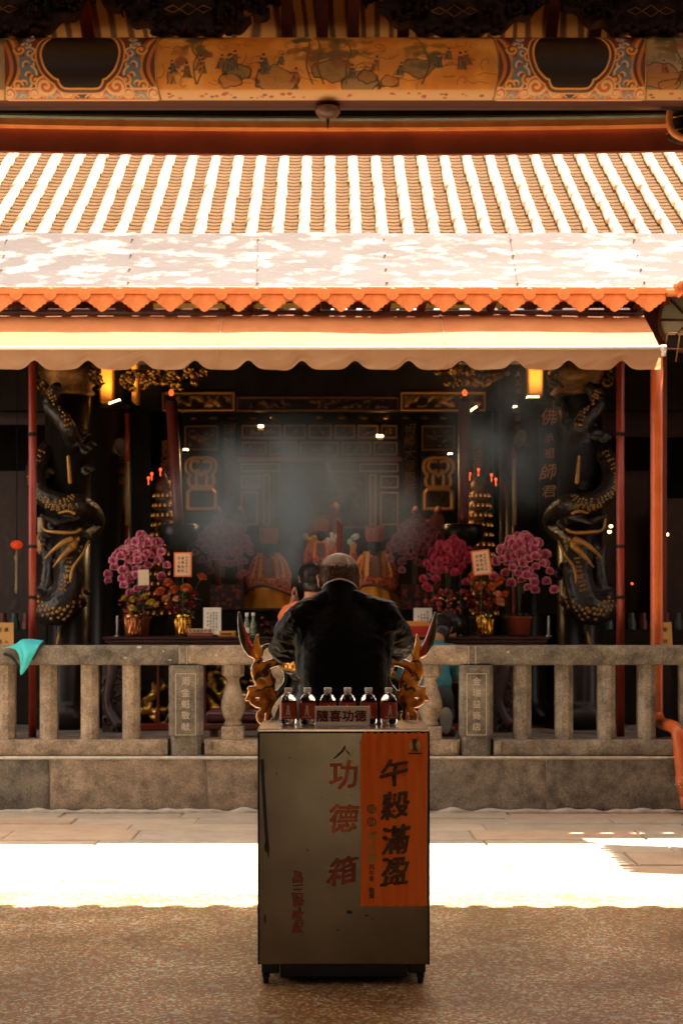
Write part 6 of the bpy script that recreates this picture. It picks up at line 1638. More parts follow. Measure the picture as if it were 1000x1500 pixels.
def tower(px, lab):
    d = 14.75; x = X(px, d); t = thing('votive_tower', lab, 'lamp tower', (x, d, .5), 'conical towers of votive lamps')
    m = MB(); zt_, zb_ = Z(705, d), Z(905, d)
    m.lathe([(.20, .5), (.20, zb_), (.17, zb_ + .02)], (x, d, 0), 24); m.build('pedestal', M_dark, t)
    prof = []
    for i in range(14):
        z = zb_ + .02 + (zt_ - zb_) * i / 14; r = .17 - .095 * i / 14; prof += [(r, z), (r, z + .055), (r - .016, z + .06), (r - .012, z + .074)]
    prof += [(.05, zt_), (.02, zt_ + .06), (.004, zt_ + .10)]
    MB().lathe(prof, (x, d, 0), 26).build('tiers', M_goldd, t)
    p = None
    for i in range(13):
        z = zb_ + .045 + (zt_ - zb_) * i / 14; r = .172 - .095 * i / 14
        for k in range(7):
            a = math.radians(-165 + 150 * k / 6 + (12 if i % 2 else 0))
            if p is None:
                m = MB(); m.ell((0, 0, .0), (.014, .012, .019), nu=8, nv=6); p = m.build('lamp', M_lamp, None); m = MB(); m.ell((0, -.010, -.006), (.0045,.0045,.0045), nu=6, nv=5); b_ = m.build('bulb', M_lamp2, p); q_ = p
            else: q_ = copy_tree(p)
            q_.parent = t; q_.location = Vector((r * math.cos(a), r * math.sin(a), z - .5)); q_.rotation_euler = (0, 0, a + math.pi / 2)
    for (dx, dz) in ((-.13, .02), (-.10, .06), (-.02, .10), (.10, .05), (.14, .01)):
        m = MB(); m.ell((x + dx, d - .1, zt_ + dz), (.013,.013,.016)); m.cyl((x + dx, d - .1, zt_ + dz - .06), (x + dx, d - .1, zt_ + dz - .012), .005, n=6); m.build('red_light', M_bulb, t)
tower(240, 'conical votive lamp tower with tiers of small golden lamps, left of the altar'); tower(702, 'conical votive lamp tower with tiers of small golden lamps, right of the altar')

def leafm(m, a, dirv, L, w, droop=.4):
    a = Vector(a); dirv = Vector(dirv).normalized(); s = dirv.cross(Vector((0, 0, 1))).normalized()
    P0 = [a + dirv * L * t - Vector((0, 0, droop * L * t * t)) for t in (0, .3, .65, 1)]; ww = [w * .3, w, w * .8, .001]
    vs = []
    for p, q_ in zip(P0, ww): vs += [p - s * q_, p + Vector((0, 0, -.1 * q_)), p + s * q_]
    m.add(vs, [(i*3+k, i*3+k+1, i*3+k+4, i*3+k+3) for i in range(3) for k in range(2)], True)
M_leaf = mat('dark_leaf', (.035,.065,.022), (.02,.04,.015), .4, scale=8)
M_stem = mat('plant_stem', (.07,.085,.03), None, .6)
def petal_mat(name, base, edge):
    m = mat(name, base, None, .5, sheen=.1); t = m.node_tree; a = nd(m, 'ShaderNodeVertexColor'); a.layer_name = 'paint'
    r = nd(m, 'ShaderNodeMix'); r.data_type = 'RGBA'; r.inputs['A'].default_value = (*base, 1); r.inputs['B'].default_value = (*edge, 1); t.links.new(a.outputs[0], r.inputs['Factor']); t.links.new(r.outputs['Result'], bsdf(m).inputs['Base Color']); return m
def blossom_mesh(mt, name):
    m = MB(); cols = []
    for i, (ang, L, w) in enumerate(((90, .040, .024), (210, .038, .022), (330, .038, .022), (25, .043, .038), (155, .043, .038))):
        a = math.radians(ang); dx, dz = math.cos(a), math.sin(a); n = 5
        for j in range(n + 1):
            t = j / n
            for s in (-1, -.5, 0, .5, 1):
                ww = w * math.sin(math.pi * min(.98, .12 + .80 * t)) * s; y = -.004 - (.012 if i > 2 else .006) * math.sin(t * 2.2) + .006 * s * s + (-.004 if i > 2 else 0)
                m.v.append((dx * L * t - dz * ww, y, dz * L * t + dx * ww)); e = max(abs(s), t ** 2); cols.append(max(0, (e - .40) / .60) ** 1.2)
        b = len(m.v) - (n + 1) * 5
        for j in range(n):
            for k in range(4): m.f.append((b + j*5 + k, b + j*5 + k + 1, b + (j+1)*5 + k + 1, b + (j+1)*5 + k)); m.sm.append(True); m.mi.append(0)
    k0 = len(m.v); m.ell((0, -.016, -.006), (.010, .012, .012), nu=8, nv=6); cols += [0.0] * (len(m.v) - k0)
    m.mi = [0] * (len(m.f) - 48) + [1] * 48 if len(m.f) > 100 else [0] * len(m.f)
    c3 = np.repeat(np.array(cols)[:, None], 3, 1)
    o = m.build(name, [mt, mat('orchid_lip', (.20,.01,.03), None, .5)], None, col=c3); return o
def orchid(loc, arcs, mt, lab, pot='terracotta', s=1.0, nb=13, seed=1, potm=None):
    R = random.Random(seed); t = thing('orchid_plant', lab, 'orchid', loc, 'potted orchids round the altar'); L = Vector(loc)
    m = MB(); m.lathe([(.075*s, 0), (.085*s, .02), (.10*s, .15), (.112*s, .155), (.112*s, .175), (.095*s, .175), (.09*s, .15)], L, 20); m.build('pot', potm or mat('terracotta_pot', (.30,.065,.025), (.22,.045,.02), .45, scale=8), t)
    st = MB(); lf = MB()
    for k in range(9):
        a = R.uniform(0, 6.28); leafm(lf, L + Vector((0, 0, .17)), (math.cos(a), math.sin(a), .7), R.uniform(.16, .26), .028, .6)
    b0 = None
    for (dx, top, ex, ez, dy) in arcs:
        pts = spline([L + Vector((0, 0, .16)), L + Vector((dx * .4, -.01, top * .7)), L + Vector((dx, dy * .4, top)), L + Vector((dx + (ex - dx) * .6, dy * .8, top - (top - ez) * .30)), L + Vector((ex, dy, ez))], 8)
        st.tube(pts, .004, 5)
        n = nb
        for i in range(n):
            u = .42 + .58 * (i + .5) / n; p_ = pts[min(len(pts) - 1, int(u * (len(pts) - 1)))]; sd = 1 if i % 2 else -1
            if b0 is None: b0 = blossom_mesh(mt, 'blossom'); b_ = b0
            else: b_ = b0.copy(); COL.objects.link(b_)
            b_.parent = t; b_.location = p_ - L + Vector((sd * .024 * s + R.uniform(-.02, .02), -.02 + R.uniform(-.035, .015), R.uniform(-.018, .018)))
            b_.rotation_euler = (R.uniform(-.3, .15), R.uniform(-.25, .25), R.uniform(-.5, .5)); q_ = s * R.uniform(.95, 1.25) * (1 - .22 * (i / n)); b_.scale = (q_, q_, q_)
    st.build('stems', M_stem, t); lf.build('leaves', M_leaf, t)
    return t
PM1 = petal_mat('pink_orchid_petal', (.30,.014,.075), (.58,.24,.29)); PM2 = petal_mat('red_orchid_petal', (.36,.012,.05), (.40,.03,.075)); PM3 = petal_mat('dim_orchid_petal', (.20,.025,.055), (.38,.14,.17))
k1 = 13.62
orchid((X(203, k1), k1 + .02, tz + .001), [(-.02,.78,-.27,.44,-.08), (.0,.80,-.13,.47,-.10), (.02,.80,-.03,.36,-.12), (.05,.82,.07,.40,-.10), (.10,.80,.25,.42,-.06), (.02,.84,.15,.62,-.04), (-.03,.74,-.16,.66,-.14), (-.04,.72,-.09,.33,-.14), (.03,.74,.03,.44,-.15)], PM1, 'pale-edged pink orchid in a red pot at the left end of the offering table', seed=2, s=1.0, nb=10)
orchid((X(760, k1), k1 + .02, tz + .001), [(-.03,.80,-.28,.46,-.06), (-.02,.82,-.12,.42,-.10), (.0,.84,.03,.36,-.12), (.04,.83,.12,.36,-.10), (.10,.80,.29,.36,-.06), (.02,.84,.17,.60,-.12), (-.04,.80,-.17,.62,-.08), (.0,.74,.08,.42,-.15), (-.02,.78,-.04,.5,-.14)], PM1, 'pale-edged pink orchid in a ribbed red pot at the right end of the table', seed=5, s=1.05, nb=10)
orchid((X(655, 13.85), 13.87, tz + .001), [(-.03,.78,-.22,.40,-.08), (-.02,.76,-.14,.26,-.12), (.02,.80,.02,.52,-.10), (.04,.82,.12,.44,-.08), (.08,.80,.21,.60,-.04), (-.02,.80,-.06,.56,-.12)], PM2, 'solid crimson orchid hanging in two bunches, left of the right orange card', seed=8, nb=10)
for px, sd in ((325, 3), (606, 9)):
    d = 14.5; zb_ = 1.35
    o = orchid((X(px, d), d + .05, zb_), [(-.03,.92,-.24,.62,-.05), (-.02,.88,-.12,.52,-.08), (.0,.90,.0,.60,-.08), (.04,.92,.13,.46,-.06), (.08,.94,.26,.68,-.04), (.0,.96,-.16,.76,-.02), (.02,.86,.2,.5,-.1)], PM3, ('dim' if sd == 3 else 'shadowed') + ' purple orchid ' + ('beside the left seated statue' if sd == 3 else 'beside the right seated statue'), seed=sd, nb=12)
    fs_ = thing('flower_stand', 'dark pedestal under the dim orchid ' + ('left' if sd == 3 else 'right') + ' of the statues', 'stand', (X(px, d), d + .05, .5))
    MB().lathe([(.14, 0), (.14, .04), (.05, .08), (.05, zb_ - .56), (.13, zb_ - .53), (.13, zb_ - .501)], (X(px, d), d + .05, .5), 16).build('pedestal', M_dark, fs_)
# chrysanthemum arrangements in gilt vases
M_vase = mat('polished_gold_vase', (.80,.46,.08), (.62,.30,.04), .2, 1.0, scale=5)
M_mum = mat('orange_chrysanthemum', (.62,.15,.035), (.50,.09,.02), .6, scale=18); M_mum2 = mat('peach_chrysanthemum', (.72,.30,.16), None, .6); M_rose = mat('dark_red_flower', (.25,.02,.015), (.15,.01,.01), .55, scale=20)
def mum(mt, r, seed, nm='flower'):
    R = random.Random(seed); m = MB(); m.ell((0, 0, 0), (r * .5, r * .5, r * .4), nu=10, nv=7)
    for k in range(70):
        z = R.uniform(-.2, 1); a = k * 2.4; q_ = math.sqrt(max(0, 1 - z * z)); dr = Vector((q_ * math.cos(a), q_ * math.sin(a), z * .8)); s_ = dr.cross(Vector((0, 0, 1.01))).normalized() * r * .16
        p1_ = dr * r * .4; p2_ = dr * r + Vector((0, 0, r * .12)); m.add([p1_ - s_ * .6, p1_ + s_ * .6, p2_ + s_, dr * r * 1.08 + Vector((0, 0, r * .2)), p2_ - s_], [(0, 1, 2, 3, 4)])
    return m
def arrangement(px, d, lab, mums, seed):
    L = Vector((X(px, d), d, tz + .001)); t = thing('flower_arrangement', lab, 'flowers', L, 'orange flower arrangements in gold vases'); R = random.Random(seed)
    m = MB(); m.lathe([(.045, 0), (.062, .012), (.066, .04), (.058, .10), (.062, .15), (.082, .19), (.076, .19), (.055, .15)], L, 20)
    for k in range(14):
        a = 2 * math.pi * k / 14; m.tube([L + Vector((.066 * math.cos(a), .066 * math.sin(a), .02)), L + Vector((.062 * math.cos(a + .2), .062 * math.sin(a + .2), .10)), L + Vector((.07 * math.cos(a + .3), .07 * math.sin(a + .3), .17))], .006, 5)
    m.build('vase', M_vase, t)
    st = MB(); lf = MB()
    for i, (qx, qy, r_, c_) in enumerate(mums):
        p_ = W(qx, qy, d - .06 - .02 * (i % 3)); st.tube(spline([L + Vector((0, 0, .15)), (L + Vector((0, 0, .15)) + p_) / 2 + Vector((0, 0, .03)), p_], 4), .003, 5)
        mm = mum((M_mum, M_mum2, M_rose)[c_], r_ / F * d, seed + i); o = MB().add([v for v in mm.v], mm.f).build('flower', (M_mum, M_mum2, M_rose)[c_], None); o.parent = t; o.location = p_ - L; o.rotation_euler = (R.uniform(.2, .7), R.uniform(-.3, .3), R.uniform(0, 6))
    for k in range(38):
        a = R.uniform(0, 6.28); leafm(lf, L + Vector((R.uniform(-.05, .05), R.uniform(-.05, .05), R.uniform(.18, .36))), (math.cos(a), math.sin(a), R.uniform(.0, .8)), R.uniform(.08, .17), .022, .5)
    st.build('stems', M_stem, t); lf.build('leaves', M_leaf, t)
    m = MB()
    for k in range(26): m.ell(L + Vector((R.uniform(-.10, .10), R.uniform(-.12, .0), R.uniform(.2, .33))), [R.uniform(.008, .015)] * 3, nu=7, nv=5)
    m.build('berries', M_rose, t)
    m = MB()
    for k in range(8):
        a = R.uniform(2.6, 6.8); leafm(m, L + Vector((0, 0, .18)), (math.cos(a), math.sin(a), .35), R.uniform(.09, .15), .016, .7)
    m.build('gilt_leaves', M_gold, t)
    return t
arrangement(268, 13.5, 'orange flower arrangement in a gold vase, left end of the table below the orange card', [(247, 856, 8, 0), (256, 866, 9, 0), (273, 864, 9, 0), (295, 847, 8, 0), (244, 878, 7, 1), (259, 879, 6, 1), (236, 868, 8, 0), (280, 886, 7, 2), (266, 892, 7, 2), (256, 893, 6, 2), (285, 872, 7, 2), (246, 890, 6, 2)], 21)
arrangement(710, 13.5, 'orange flower arrangement in a gold vase below the right orange card', [(692, 846, 8, 0), (703, 861, 9, 0), (721, 862, 9, 0), (732, 853, 9, 0), (730, 883, 9, 1), (729, 872, 7, 1), (706, 878, 8, 2), (690, 885, 8, 2), (718, 888, 7, 2), (684, 872, 8, 2), (740, 872, 7, 0), (698, 892, 7, 2)], 41)
m_ = arrangement(195, 13.48, 'small bunch of yellow flowers at the far left of the table', [(183, 878, 6, 1), (196, 880, 7, 1), (193, 893, 7, 1), (212, 876, 6, 1), (222, 884, 7, 1), (228, 888, 5, 1), (190, 900, 5, 1)], 61)
M_yel = mat('yellow_flower', (.62,.40,.04), (.5,.3,.03), .6, scale=12)
for ch in m_.children:
    if ch.name.startswith('flower'): ch.data = ch.data.copy(); ch.data.materials[0] = M_yel
    if ch.name.startswith('vase'): ch.data.materials[0] = mat('copper_vase', (.50,.17,.07), None, .25, .8)
# red flower bunch over a dark urn
L = Vector((X(656, 13.5), 13.5, tz + .001)); t = thing('flower_urn', 'dark round urn with small red and gold blossoms, behind the teal-shirted man', 'urn', L)
MB().lathe([(.07, 0), (.13, .03), (.155, .10), (.14, .17), (.09, .20), (.10, .215)], L, 22).build('urn', M_black, t)
m = MB(); R = random.Random(77)
for k in range(34): m.ell(L + Vector((R.gauss(0, .085), R.uniform(-.12, .03), R.uniform(.2, .40))), (R.uniform(.012, .028),) * 3, nu=8, nv=6)
m.build('red_blossoms', M_rose, t)
m = MB()
for k in range(12): m.ell(L + Vector((R.gauss(0, .07), -.10, R.uniform(.2, .36))), (R.uniform(.008, .016),) * 3, nu=8, nv=6)
m.build('gold_buds', M_gold, t)
# cards and signs
def card(px, py, w, h, d, rot, base, inner, chars, cm, lab, cat='card', stick=True, name='greeting_card', csize=.6, group=None):
    c = W(px, py, d); t = thing(name, lab, cat, (c.x, d, tz), group); ww, hh = w / F * d / 2, h / F * d / 2; Rm = Matrix.Translation(c) @ Matrix.Rotation(rot, 4, 'Y')
    MB().rbox(-ww, ww, -.003, .003, -hh, hh, .001, M=Rm).build('board', base, t)
    if inner: MB().box(-ww * .84, ww * .84, -.0052, -.0035, -hh * .88, hh * .88, M=Rm).build('inner_sheet', inner, t)
    if stick: MB().cyl(c + Vector((0, .012, -hh * .5)), (c.x, d + .012, tz + .1), .004, n=6).build('stick', M_stem, t)
    tx = MB(); n = len(chars)
    for i, colm in enumerate(chars):
        u = ww * .66 - (i + .5) * (ww * 1.32 / n); L_ = len(colm); s_ = .80 * min(ww * 1.32 / n, hh * 1.4 / max(1, L_))
        for j, ch in enumerate(colm):
            if ch != ' ': text(tx, ch, (0, 0, 0), s_, bold=.006, fn=lambda p, u=u, j=j: Rm @ Vector((p.x + u, -.0068, p.z + hh * .70 - (j + .5) * hh * 1.4 / L_)))
    if tx.v: tx.build('characters', cm, t)
    return t
M_ocard = mat('orange_card', (.75,.20,.07), (.68,.16,.05), .6, scale=8); M_cream = mat('cream_sheet', (.76,.50,.32), None, .7); M_txt = mat('black_ink', (.03,.018,.012), None, .7); M_yc = mat('yellow_board', (.60,.33,.10), (.54,.28,.08), .65, scale=6)
card(268, 827, 26, 36, 13.35, 0, M_ocard, M_cream, ['恭賀聖誕千秋', '護國佑民', '信士敬獻'], M_txt, 'orange greeting card among the left flowers, standing straight')
card(704.5, 824, 27, 37, 13.35, -.12, M_ocard, M_cream, ['恭賀聖誕千秋', '護國佑民', '信士敬獻'], M_txt, 'orange greeting card among the right flowers, tilted to the left', name='greeting_card')
card(210.5, 846, 16, 23, 13.40, -.03, mat('cream_card', (.72,.60,.42), (.66,.52,.34), .7, scale=20), None, [], M_txt, 'small blank cream card pinned on the left pink orchid')
card(311, 910, 26, 40, 13.42, 0, M_white, None, ['神恩廣大佑萬民', '禮拜誦經祈福安', '心誠則靈皆如意', '平安喜樂 '], M_txt, 'tall white notice with columns of characters on the table left', 'sign', False, 'notice_board', 1.0)
card(619, 903, 27, 25, 13.42, 0, M_white, None, ['請勿觸摸', ' 香客止', ' 步敬請', ' 合十'], M_txt, 'small white notice behind the orange box on the table', 'sign', False, 'notice_board', 1.0)
for px, lab, s in ((5, 'yellow standing sign behind the railing at the left edge', 0), (968, 'yellow standing sign behind the orange drainpipe at the right', .05)):
    t = card(px, 931, 31, 38, 12.75, -s, M_yc, None, ['謝 絕', '進 入'] if s else ['進 入', '謝 絕'], mat('brown_ink', (.20,.05,.02), None, .7), lab, 'sign', False, 'standing_sign', .8)
    MB().box(X(px - 14, 12.76), X(px + 14, 12.76), 12.755, 12.80, .5, Z(949, 12.75)).build('stand', M_dark, t)
# things on the table
def on(name, lab, cat, px, d, grp=None): return thing(name, lab, cat, (X(px, d), d, tz + .0005), grp)
t = on('prayer_box', 'low brown box with a cream lettered panel beside the gold vase', 'box', 293, 13.42); w = 25 / F * 13.42
MB().rbox(X(275, 13.42), X(312, 13.42), 13.40, 13.52, tz + .001, Z(927, 13.42), .004).build('box', mat('brown_box', (.22,.06,.03), None, .5), t)
MB().box(X(276, 13.42), X(311, 13.42), 13.4, 13.5, Z(926.5, 13.42), Z(921, 13.42)).build('panel', mat('cream_panel', (.62,.45,.30), None, .7), t)
m = MB()
for i, ch in enumerate('敬請燃香祈福'): text(m, ch, (X(279 + i * 5.6, 13.39), 13.397, Z(923.8, 13.39)), .026, bold=.015)
m.build('characters', M_txt, t)
t = on('paper_stack', 'stack of yellow prayer paper on the table beside the white notice', 'paper', 332, 13.42)
m = MB()
for k in range(5): m.rbox(X(320, 13.42) + RNG.uniform(0, .01), X(345, 13.42) + RNG.uniform(-.01, 0), 13.38, 13.56, tz + .002 + k * .0095, tz + .010 + k * .0095, .003)
m.build('sheets', mat('yellow_paper', (.66,.38,.07), (.55,.28,.05), .7, scale=10), t); MB().rbox(X(324, 13.42), X(340, 13.42), 13.37, 13.385, tz + .018, tz + .034, .003).build('band', M_red, t)
for px, lab in ((361.5, 'left of two clear glass oil bottles with white caps beside the burner handle'), (371, 'right of two oil bottles with white caps, its label green')):
    t = on('oil_bottle', lab, 'bottle', px, 13.45, 'oil bottles on the altar table')
    MB().lathe([(.026, .001), (.028, .01), (.028, .09), (.020, .13), (.012, .155), (.012, .175)], (X(px, 13.45), 13.45, tz), 16).build('body', mat('pale_green_glass', (.55,.66,.52), None, .1, trans=.7), t)
    MB().lathe([(.014, .172), (.015, .20), (.013, .203)], (X(px, 13.45), 13.45, tz), 14).build('cap', M_cap, t)
    MB().lathe([(.0285, .03), (.0285, .08)], (X(px, 13.45), 13.45, tz), 16, caps=False).build('label', mat('green_label', (.12,.20,.10), None, .6) if px > 365 else M_white, t)
t = on('offering_bag', 'clear cellophane bag of red and yellow sweets on the table', 'bag', 393, 13.45); R = random.Random(5)
m = MB()
for k in range(40): m.ell((X(393, 13.45) + R.gauss(0, .04), 13.45 + R.uniform(-.04, .04), tz + .02 + abs(R.gauss(0, .045))), (.014, .012, .012), nu=7, nv=5)
m.build('sweets', M_rose, t)
m = MB()
for k in range(14): m.ell((X(398, 13.45) + R.gauss(0, .03), 13.41, tz + .02 + R.uniform(0, .04)), (.014, .012, .012), nu=7, nv=5)
m.build('yellow_sweets', M_yel, t)
m = MB(); m.lathe([(.10, 0), (.105, .04), (.08, .10), (.03, .16), (.02, .17), (.05, .22)], (X(393, 13.45), 13.45, tz + .001), 14, sy=.6); m.build('wrapper', mat('cellophane', (.9,.88,.85), None, .08, trans=1.0, ior=1.05), t)
t = on('gift_box', 'orange box with a red band on the table right of the worshipper', 'box', 614, 13.44)
MB().rbox(X(596, 13.4), X(632, 13.4), 13.40, 13.52, tz + .001, Z(910, 13.4), .004).build('box', mat('orange_box', (.68,.28,.05), None, .55), t); MB().box(X(598, 13.4), X(631, 13.4), 13.396, 13.399, Z(930, 13.4), Z(917, 13.4)).build('band', mat('red_band', (.5,.04,.02), None, .5), t)
t = on('wooden_block', 'plain tan wooden block at the right of the kneeling man', 'block', 651, 13.40); MB().rbox(X(636, 13.4), X(668, 13.4), 13.38, 13.5, tz + .001, Z(925, 13.4), .004).build('block', mat('tan_wood', (.36,.16,.06), (.28,.12,.045), .6, scale=5, stretch=(.3,1,1)), t)
for px, lab in ((172, 'slim clear glass candle tube at the left end of the table'), (803, 'slim clear glass candle tube at the right end of the table')):
    t = on('candle_tube', lab, 'candle', px, 13.5); MB().lathe([(.03, .001), (.03, .008), (.008, .014), (.010, .02), (.010, .16), (.008, .165)], (X(px, 13.5), 13.5, tz), 12).build('tube', mat('pale_glass', (.75,.75,.70), None, .12, trans=.6), t); MB().lathe([(.006, .165), (.006, .178)], (X(px, 13.5), 13.5, tz), 8).build('wick', M_white, t)

# ---- pale poles with red ends, horns, lamps
for px, py0, py1, lab in ((186.5, 606, 905, 'slim upright pole with red ends and pale middle, left of the left candle'), (753, 652, 905, 'slim upright pole with red ends and pale middle, beside the right column')):
    d = 14.35; t = thing('ceremonial_pole', lab, 'pole', (X(px, d), d, .5), 'pale poles beside the columns'); x = X(px, d); zc0, zc1 = Z(770, d), Z(py0 + (70 if px < 400 else 20), d)
    MB().cyl((x, d, zc0), (x, d, zc1), .020, n=12).build('shaft', mat('pale_bamboo', (.40,.32,.18), (.30,.24,.13), .5, scale=9), t); m = MB(); m.cyl((x, d, .5), (x, d, zc0), .022, n=12); m.cyl((x, d, zc1), (x, d, Z(py0, d)), .024, n=12); m.build('red_end', M_red, t)
for px, py, s in ((166, 660, 1), (772, 647, -1)):
    d = 14.38; t = thing('horn_speaker', 'small grey horn loudspeaker on the ' + ('left' if s > 0 else 'right') + ' inner column', 'speaker', (X(px, d), d, Z(py, d)), 'horn speakers on the inner columns')
    m = MB(); m.lathe([(.022, 0), (.03, .02), (.055, .06), (.085, .10), (.078, .10), (.04, .06)], (0,0,0), 20, Matrix.Translation((X(px, d), d - .02, Z(py, d))) @ Matrix.Rotation(math.radians(75 * s), 4, 'Y') @ Matrix.Rotation(math.radians(35), 4, 'X')); m.build('horn', mat('grey_plastic', (.10,.085,.065), None, .5), t)
    MB().box(X(px, d) - .015, X(px, d) + .015, d, d + .12, Z(py, d) - .02, Z(py, d) + .02).build('bracket', M_black, t)
M_glow = mat('lit_lamp_face', (1,.8,.5), None, .3, emit=(1,.60,.22), estr=1.6)
def lamp(px, py, d, w, lab, power, tilt=0.0, aim=None, name='flood_lamp', bar=True):
    c = W(px, py, d); t = thing(name, lab, 'lamp', c, 'lit lamps in the temple'); ww = w / F * d / 2; Rm = Matrix.Translation(c) @ Matrix.Rotation(tilt, 4, 'Y')
    MB().rbox(-ww, ww, -.02, .05, -.012, .004, .003, M=Rm).build('face', M_glow, t)
    m = MB(); m.rbox(-ww * 1.1, ww * 1.1, -.03, .06, -.045, -.0125, .005, M=Rm)
    if bar: m.box(c.x - ww * 2.6, c.x + ww * 2.6, d + .061, d + .09, c.z - .05, c.z - .02)
    m.build('housing', M_black, t)
    if power:
        l = bpy.data.lights.new('lamp_light', 'SPOT'); l.energy = power; l.color = (1, .60, .25); l.shadow_soft_size = .05; l.spot_size = math.radians(150); l.spot_blend = .6
        lo = bpy.data.objects.new('lamp_light', l); COL.objects.link(lo); lo.parent = t; lo.location = (0, -.05, .04); lo.rotation_euler = Vector(aim or (0, .25, 1)).to_track_quat('-Z', 'Y').to_euler()
lamp(168, 588, 14.1, 17, 'lit flood lamp shining up beside the left dragon column capital', 3.5, -.35)
lamp(780, 581, 14.1, 18, 'lit flood lamp shining up beside the right dragon column capital', 3.5, 0)
lamp(693, 598, 14.3, 11, 'small tilted lit lamp right of the tall right candle', 1.2, -.6)
lamp(754, 595, 14.2, 5, 'tiny lit lamp on the dark right column', 0, 0, bar=False)
lamp(556, 638, 15.6, 10, 'bright bulb lamp before the right of the carved back screen', 7, 0, (-.1, -.35, -1), 'bulb_lamp', False)
lamp(382, 624, 15.6, 8, 'small downlight before the upper left of the carved back screen', 8, 0, (.1, -.30, -1), 'bulb_lamp', False)
lamp(272, 658, 15.6, 7, 'tiny lit lamp above the left carved door', 0, 0, bar=False, name='bulb_lamp'); lamp(659, 664, 15.6, 6, 'tiny lit lamp above the right carved door', 0, 0, bar=False, name='bulb_lamp')
for px, py, lab in ((894, 771, 'upper of two tiny bulbs near the thin right awning pole'), (892, 779, 'lower of two tiny bulbs near the thin right awning pole'), (976, 783, 'tiny bulb at the far right of the side bay')):
    c = W(px, py, 15.2); t = thing('bulb_lamp', lab, 'lamp', c, 'lit lamps in the temple'); MB().ell(c, (.018,.018,.014)).build('bulb', M_glow, t); MB().cyl(c + Vector((0,0,.012)), c + Vector((0,0,.07)), .006, n=6).build('fitting', M_dark, t)
c = W(925, 855, 15.0); t = thing('indicator_lamp', 'tiny red indicator lamp in the dark right side bay', 'lamp', c); MB().ell(c, (.012,.012,.012)).build('bulb', M_bulb, t); MB().box(c.x - .03, c.x + .03, 15.02, 15.06, .5, c.z + .03).build('post', M_dark, t)
# red lantern and hanging glass lamp, left bay
d = 15.0; c = W(25, 798, d); t = thing('red_lantern', 'dim red lantern in the dark left side bay', 'lantern', c)
m = MB(); m.ell(c, (.058,.058,.042), nu=20); m.build('globe', mat('red_paper', (.55,.045,.015), None, .6, emit=(1,.06,.01), estr=.05), t); MB().cyl(c + Vector((0,0,.04)), (c.x, d, 4.2), .004, n=5).build('cord', M_dark, t)
m = MB(); m.lathe([(.012, -.46), (.02, -.44), (.016, -.30), (.016, -.16), (.025, -.12), (.012, -.09), (.008, -.04)], c, 12); m.build('tassel', mat('pale_tassel', (.30,.24,.15), None, .6), t)
# side-bay furniture: dark red panelled cabinets and shelves of offerings
def lattice(seed):
    def fn(P, x0, x1, z0, z1):
        C = np.zeros(P.shape[:-1] + (3,)) + np.array((.020,.005,.004)); e = np.minimum(np.minimum(P[..., 0] - x0, x1 - P[..., 0]), np.minimum(P[..., 1] - z0, z1 - P[..., 1]))
        a = npnoise(P, 9, seed, 2); k = np.clip(.3 - np.abs(a) * 2.2, 0, 1) * (e > .07); C = put(C, k, (.06,.02,.01)); C = put(C, soft(np.abs(e - .05), .008), (.09,.03,.012)); return C, k
    return fn
for a, b, c_, d_, dd, sd in ((-60, 46, 690, 930, 15.6, 1), (-60, 140, 575, 622, 15.4, 2), (868, 950, 690, 935, 15.6, 3), (868, 1040, 600, 640, 15.4, 4), (958, 1045, 730, 935, 15.2, 5)):
    paint_panel('side_panel', a, b, c_, d_, dd, lattice(sd), PM_f, hall, relief=.012, res=.02)
for px0, px1, side in ((-40, 45, 'left'), (868, 1030, 'right')):
    d = 14.4; t = thing('offering_shelf', 'dark shelf with rows of small votive bottles in the ' + side + ' side bay', 'shelf', (X((px0 + px1) / 2, d), d, .5))
    MB().rbox(X(px0, d), X(px1, d), d, d + .3, .5, Z(922, d), .01).build('cabinet', M_dark, t)
    for k, px in enumerate(range(px0 + 8, px1 - 4, 17)):
        m = MB(); m.lathe([(.045, 0), (.045, .06), (.03, .10), (.03, .15), (.034, .15)], (X(px, d), d + .1, Z(922, d)), 8, smooth=False); m.build('votive_bottle', mat('red_votive', (.09,.014,.010), None, .4) if k % 2 == 0 else mat('teal_votive', (.03,.055,.05), None, .4), t)
# lamp jars under the left lantern
d = 13.9; t = thing('glass_jar', 'amber glass jar with a white candle left of the left dragon column', 'jar', (X(62, d), d, Z(815, d)))
MB().lathe([(.03, 0), (.05, .03), (.05, .16), (.03, .19)], (X(62, d), d, Z(812, d)), 14).build('jar', mat('amber_glass', (.5,.26,.10), None, .12, trans=.4), t); MB().cyl((X(61, d), d, Z(780, d)), (X(61, d), d, Z(758, d)), .034, n=12).build('candle', mat('wax', (.35,.28,.20), None, .6), t)
MB().box(X(55, d), X(69, d), d - .02, d + .06, .5, Z(812, d) - .001).build('post', M_dark, t)
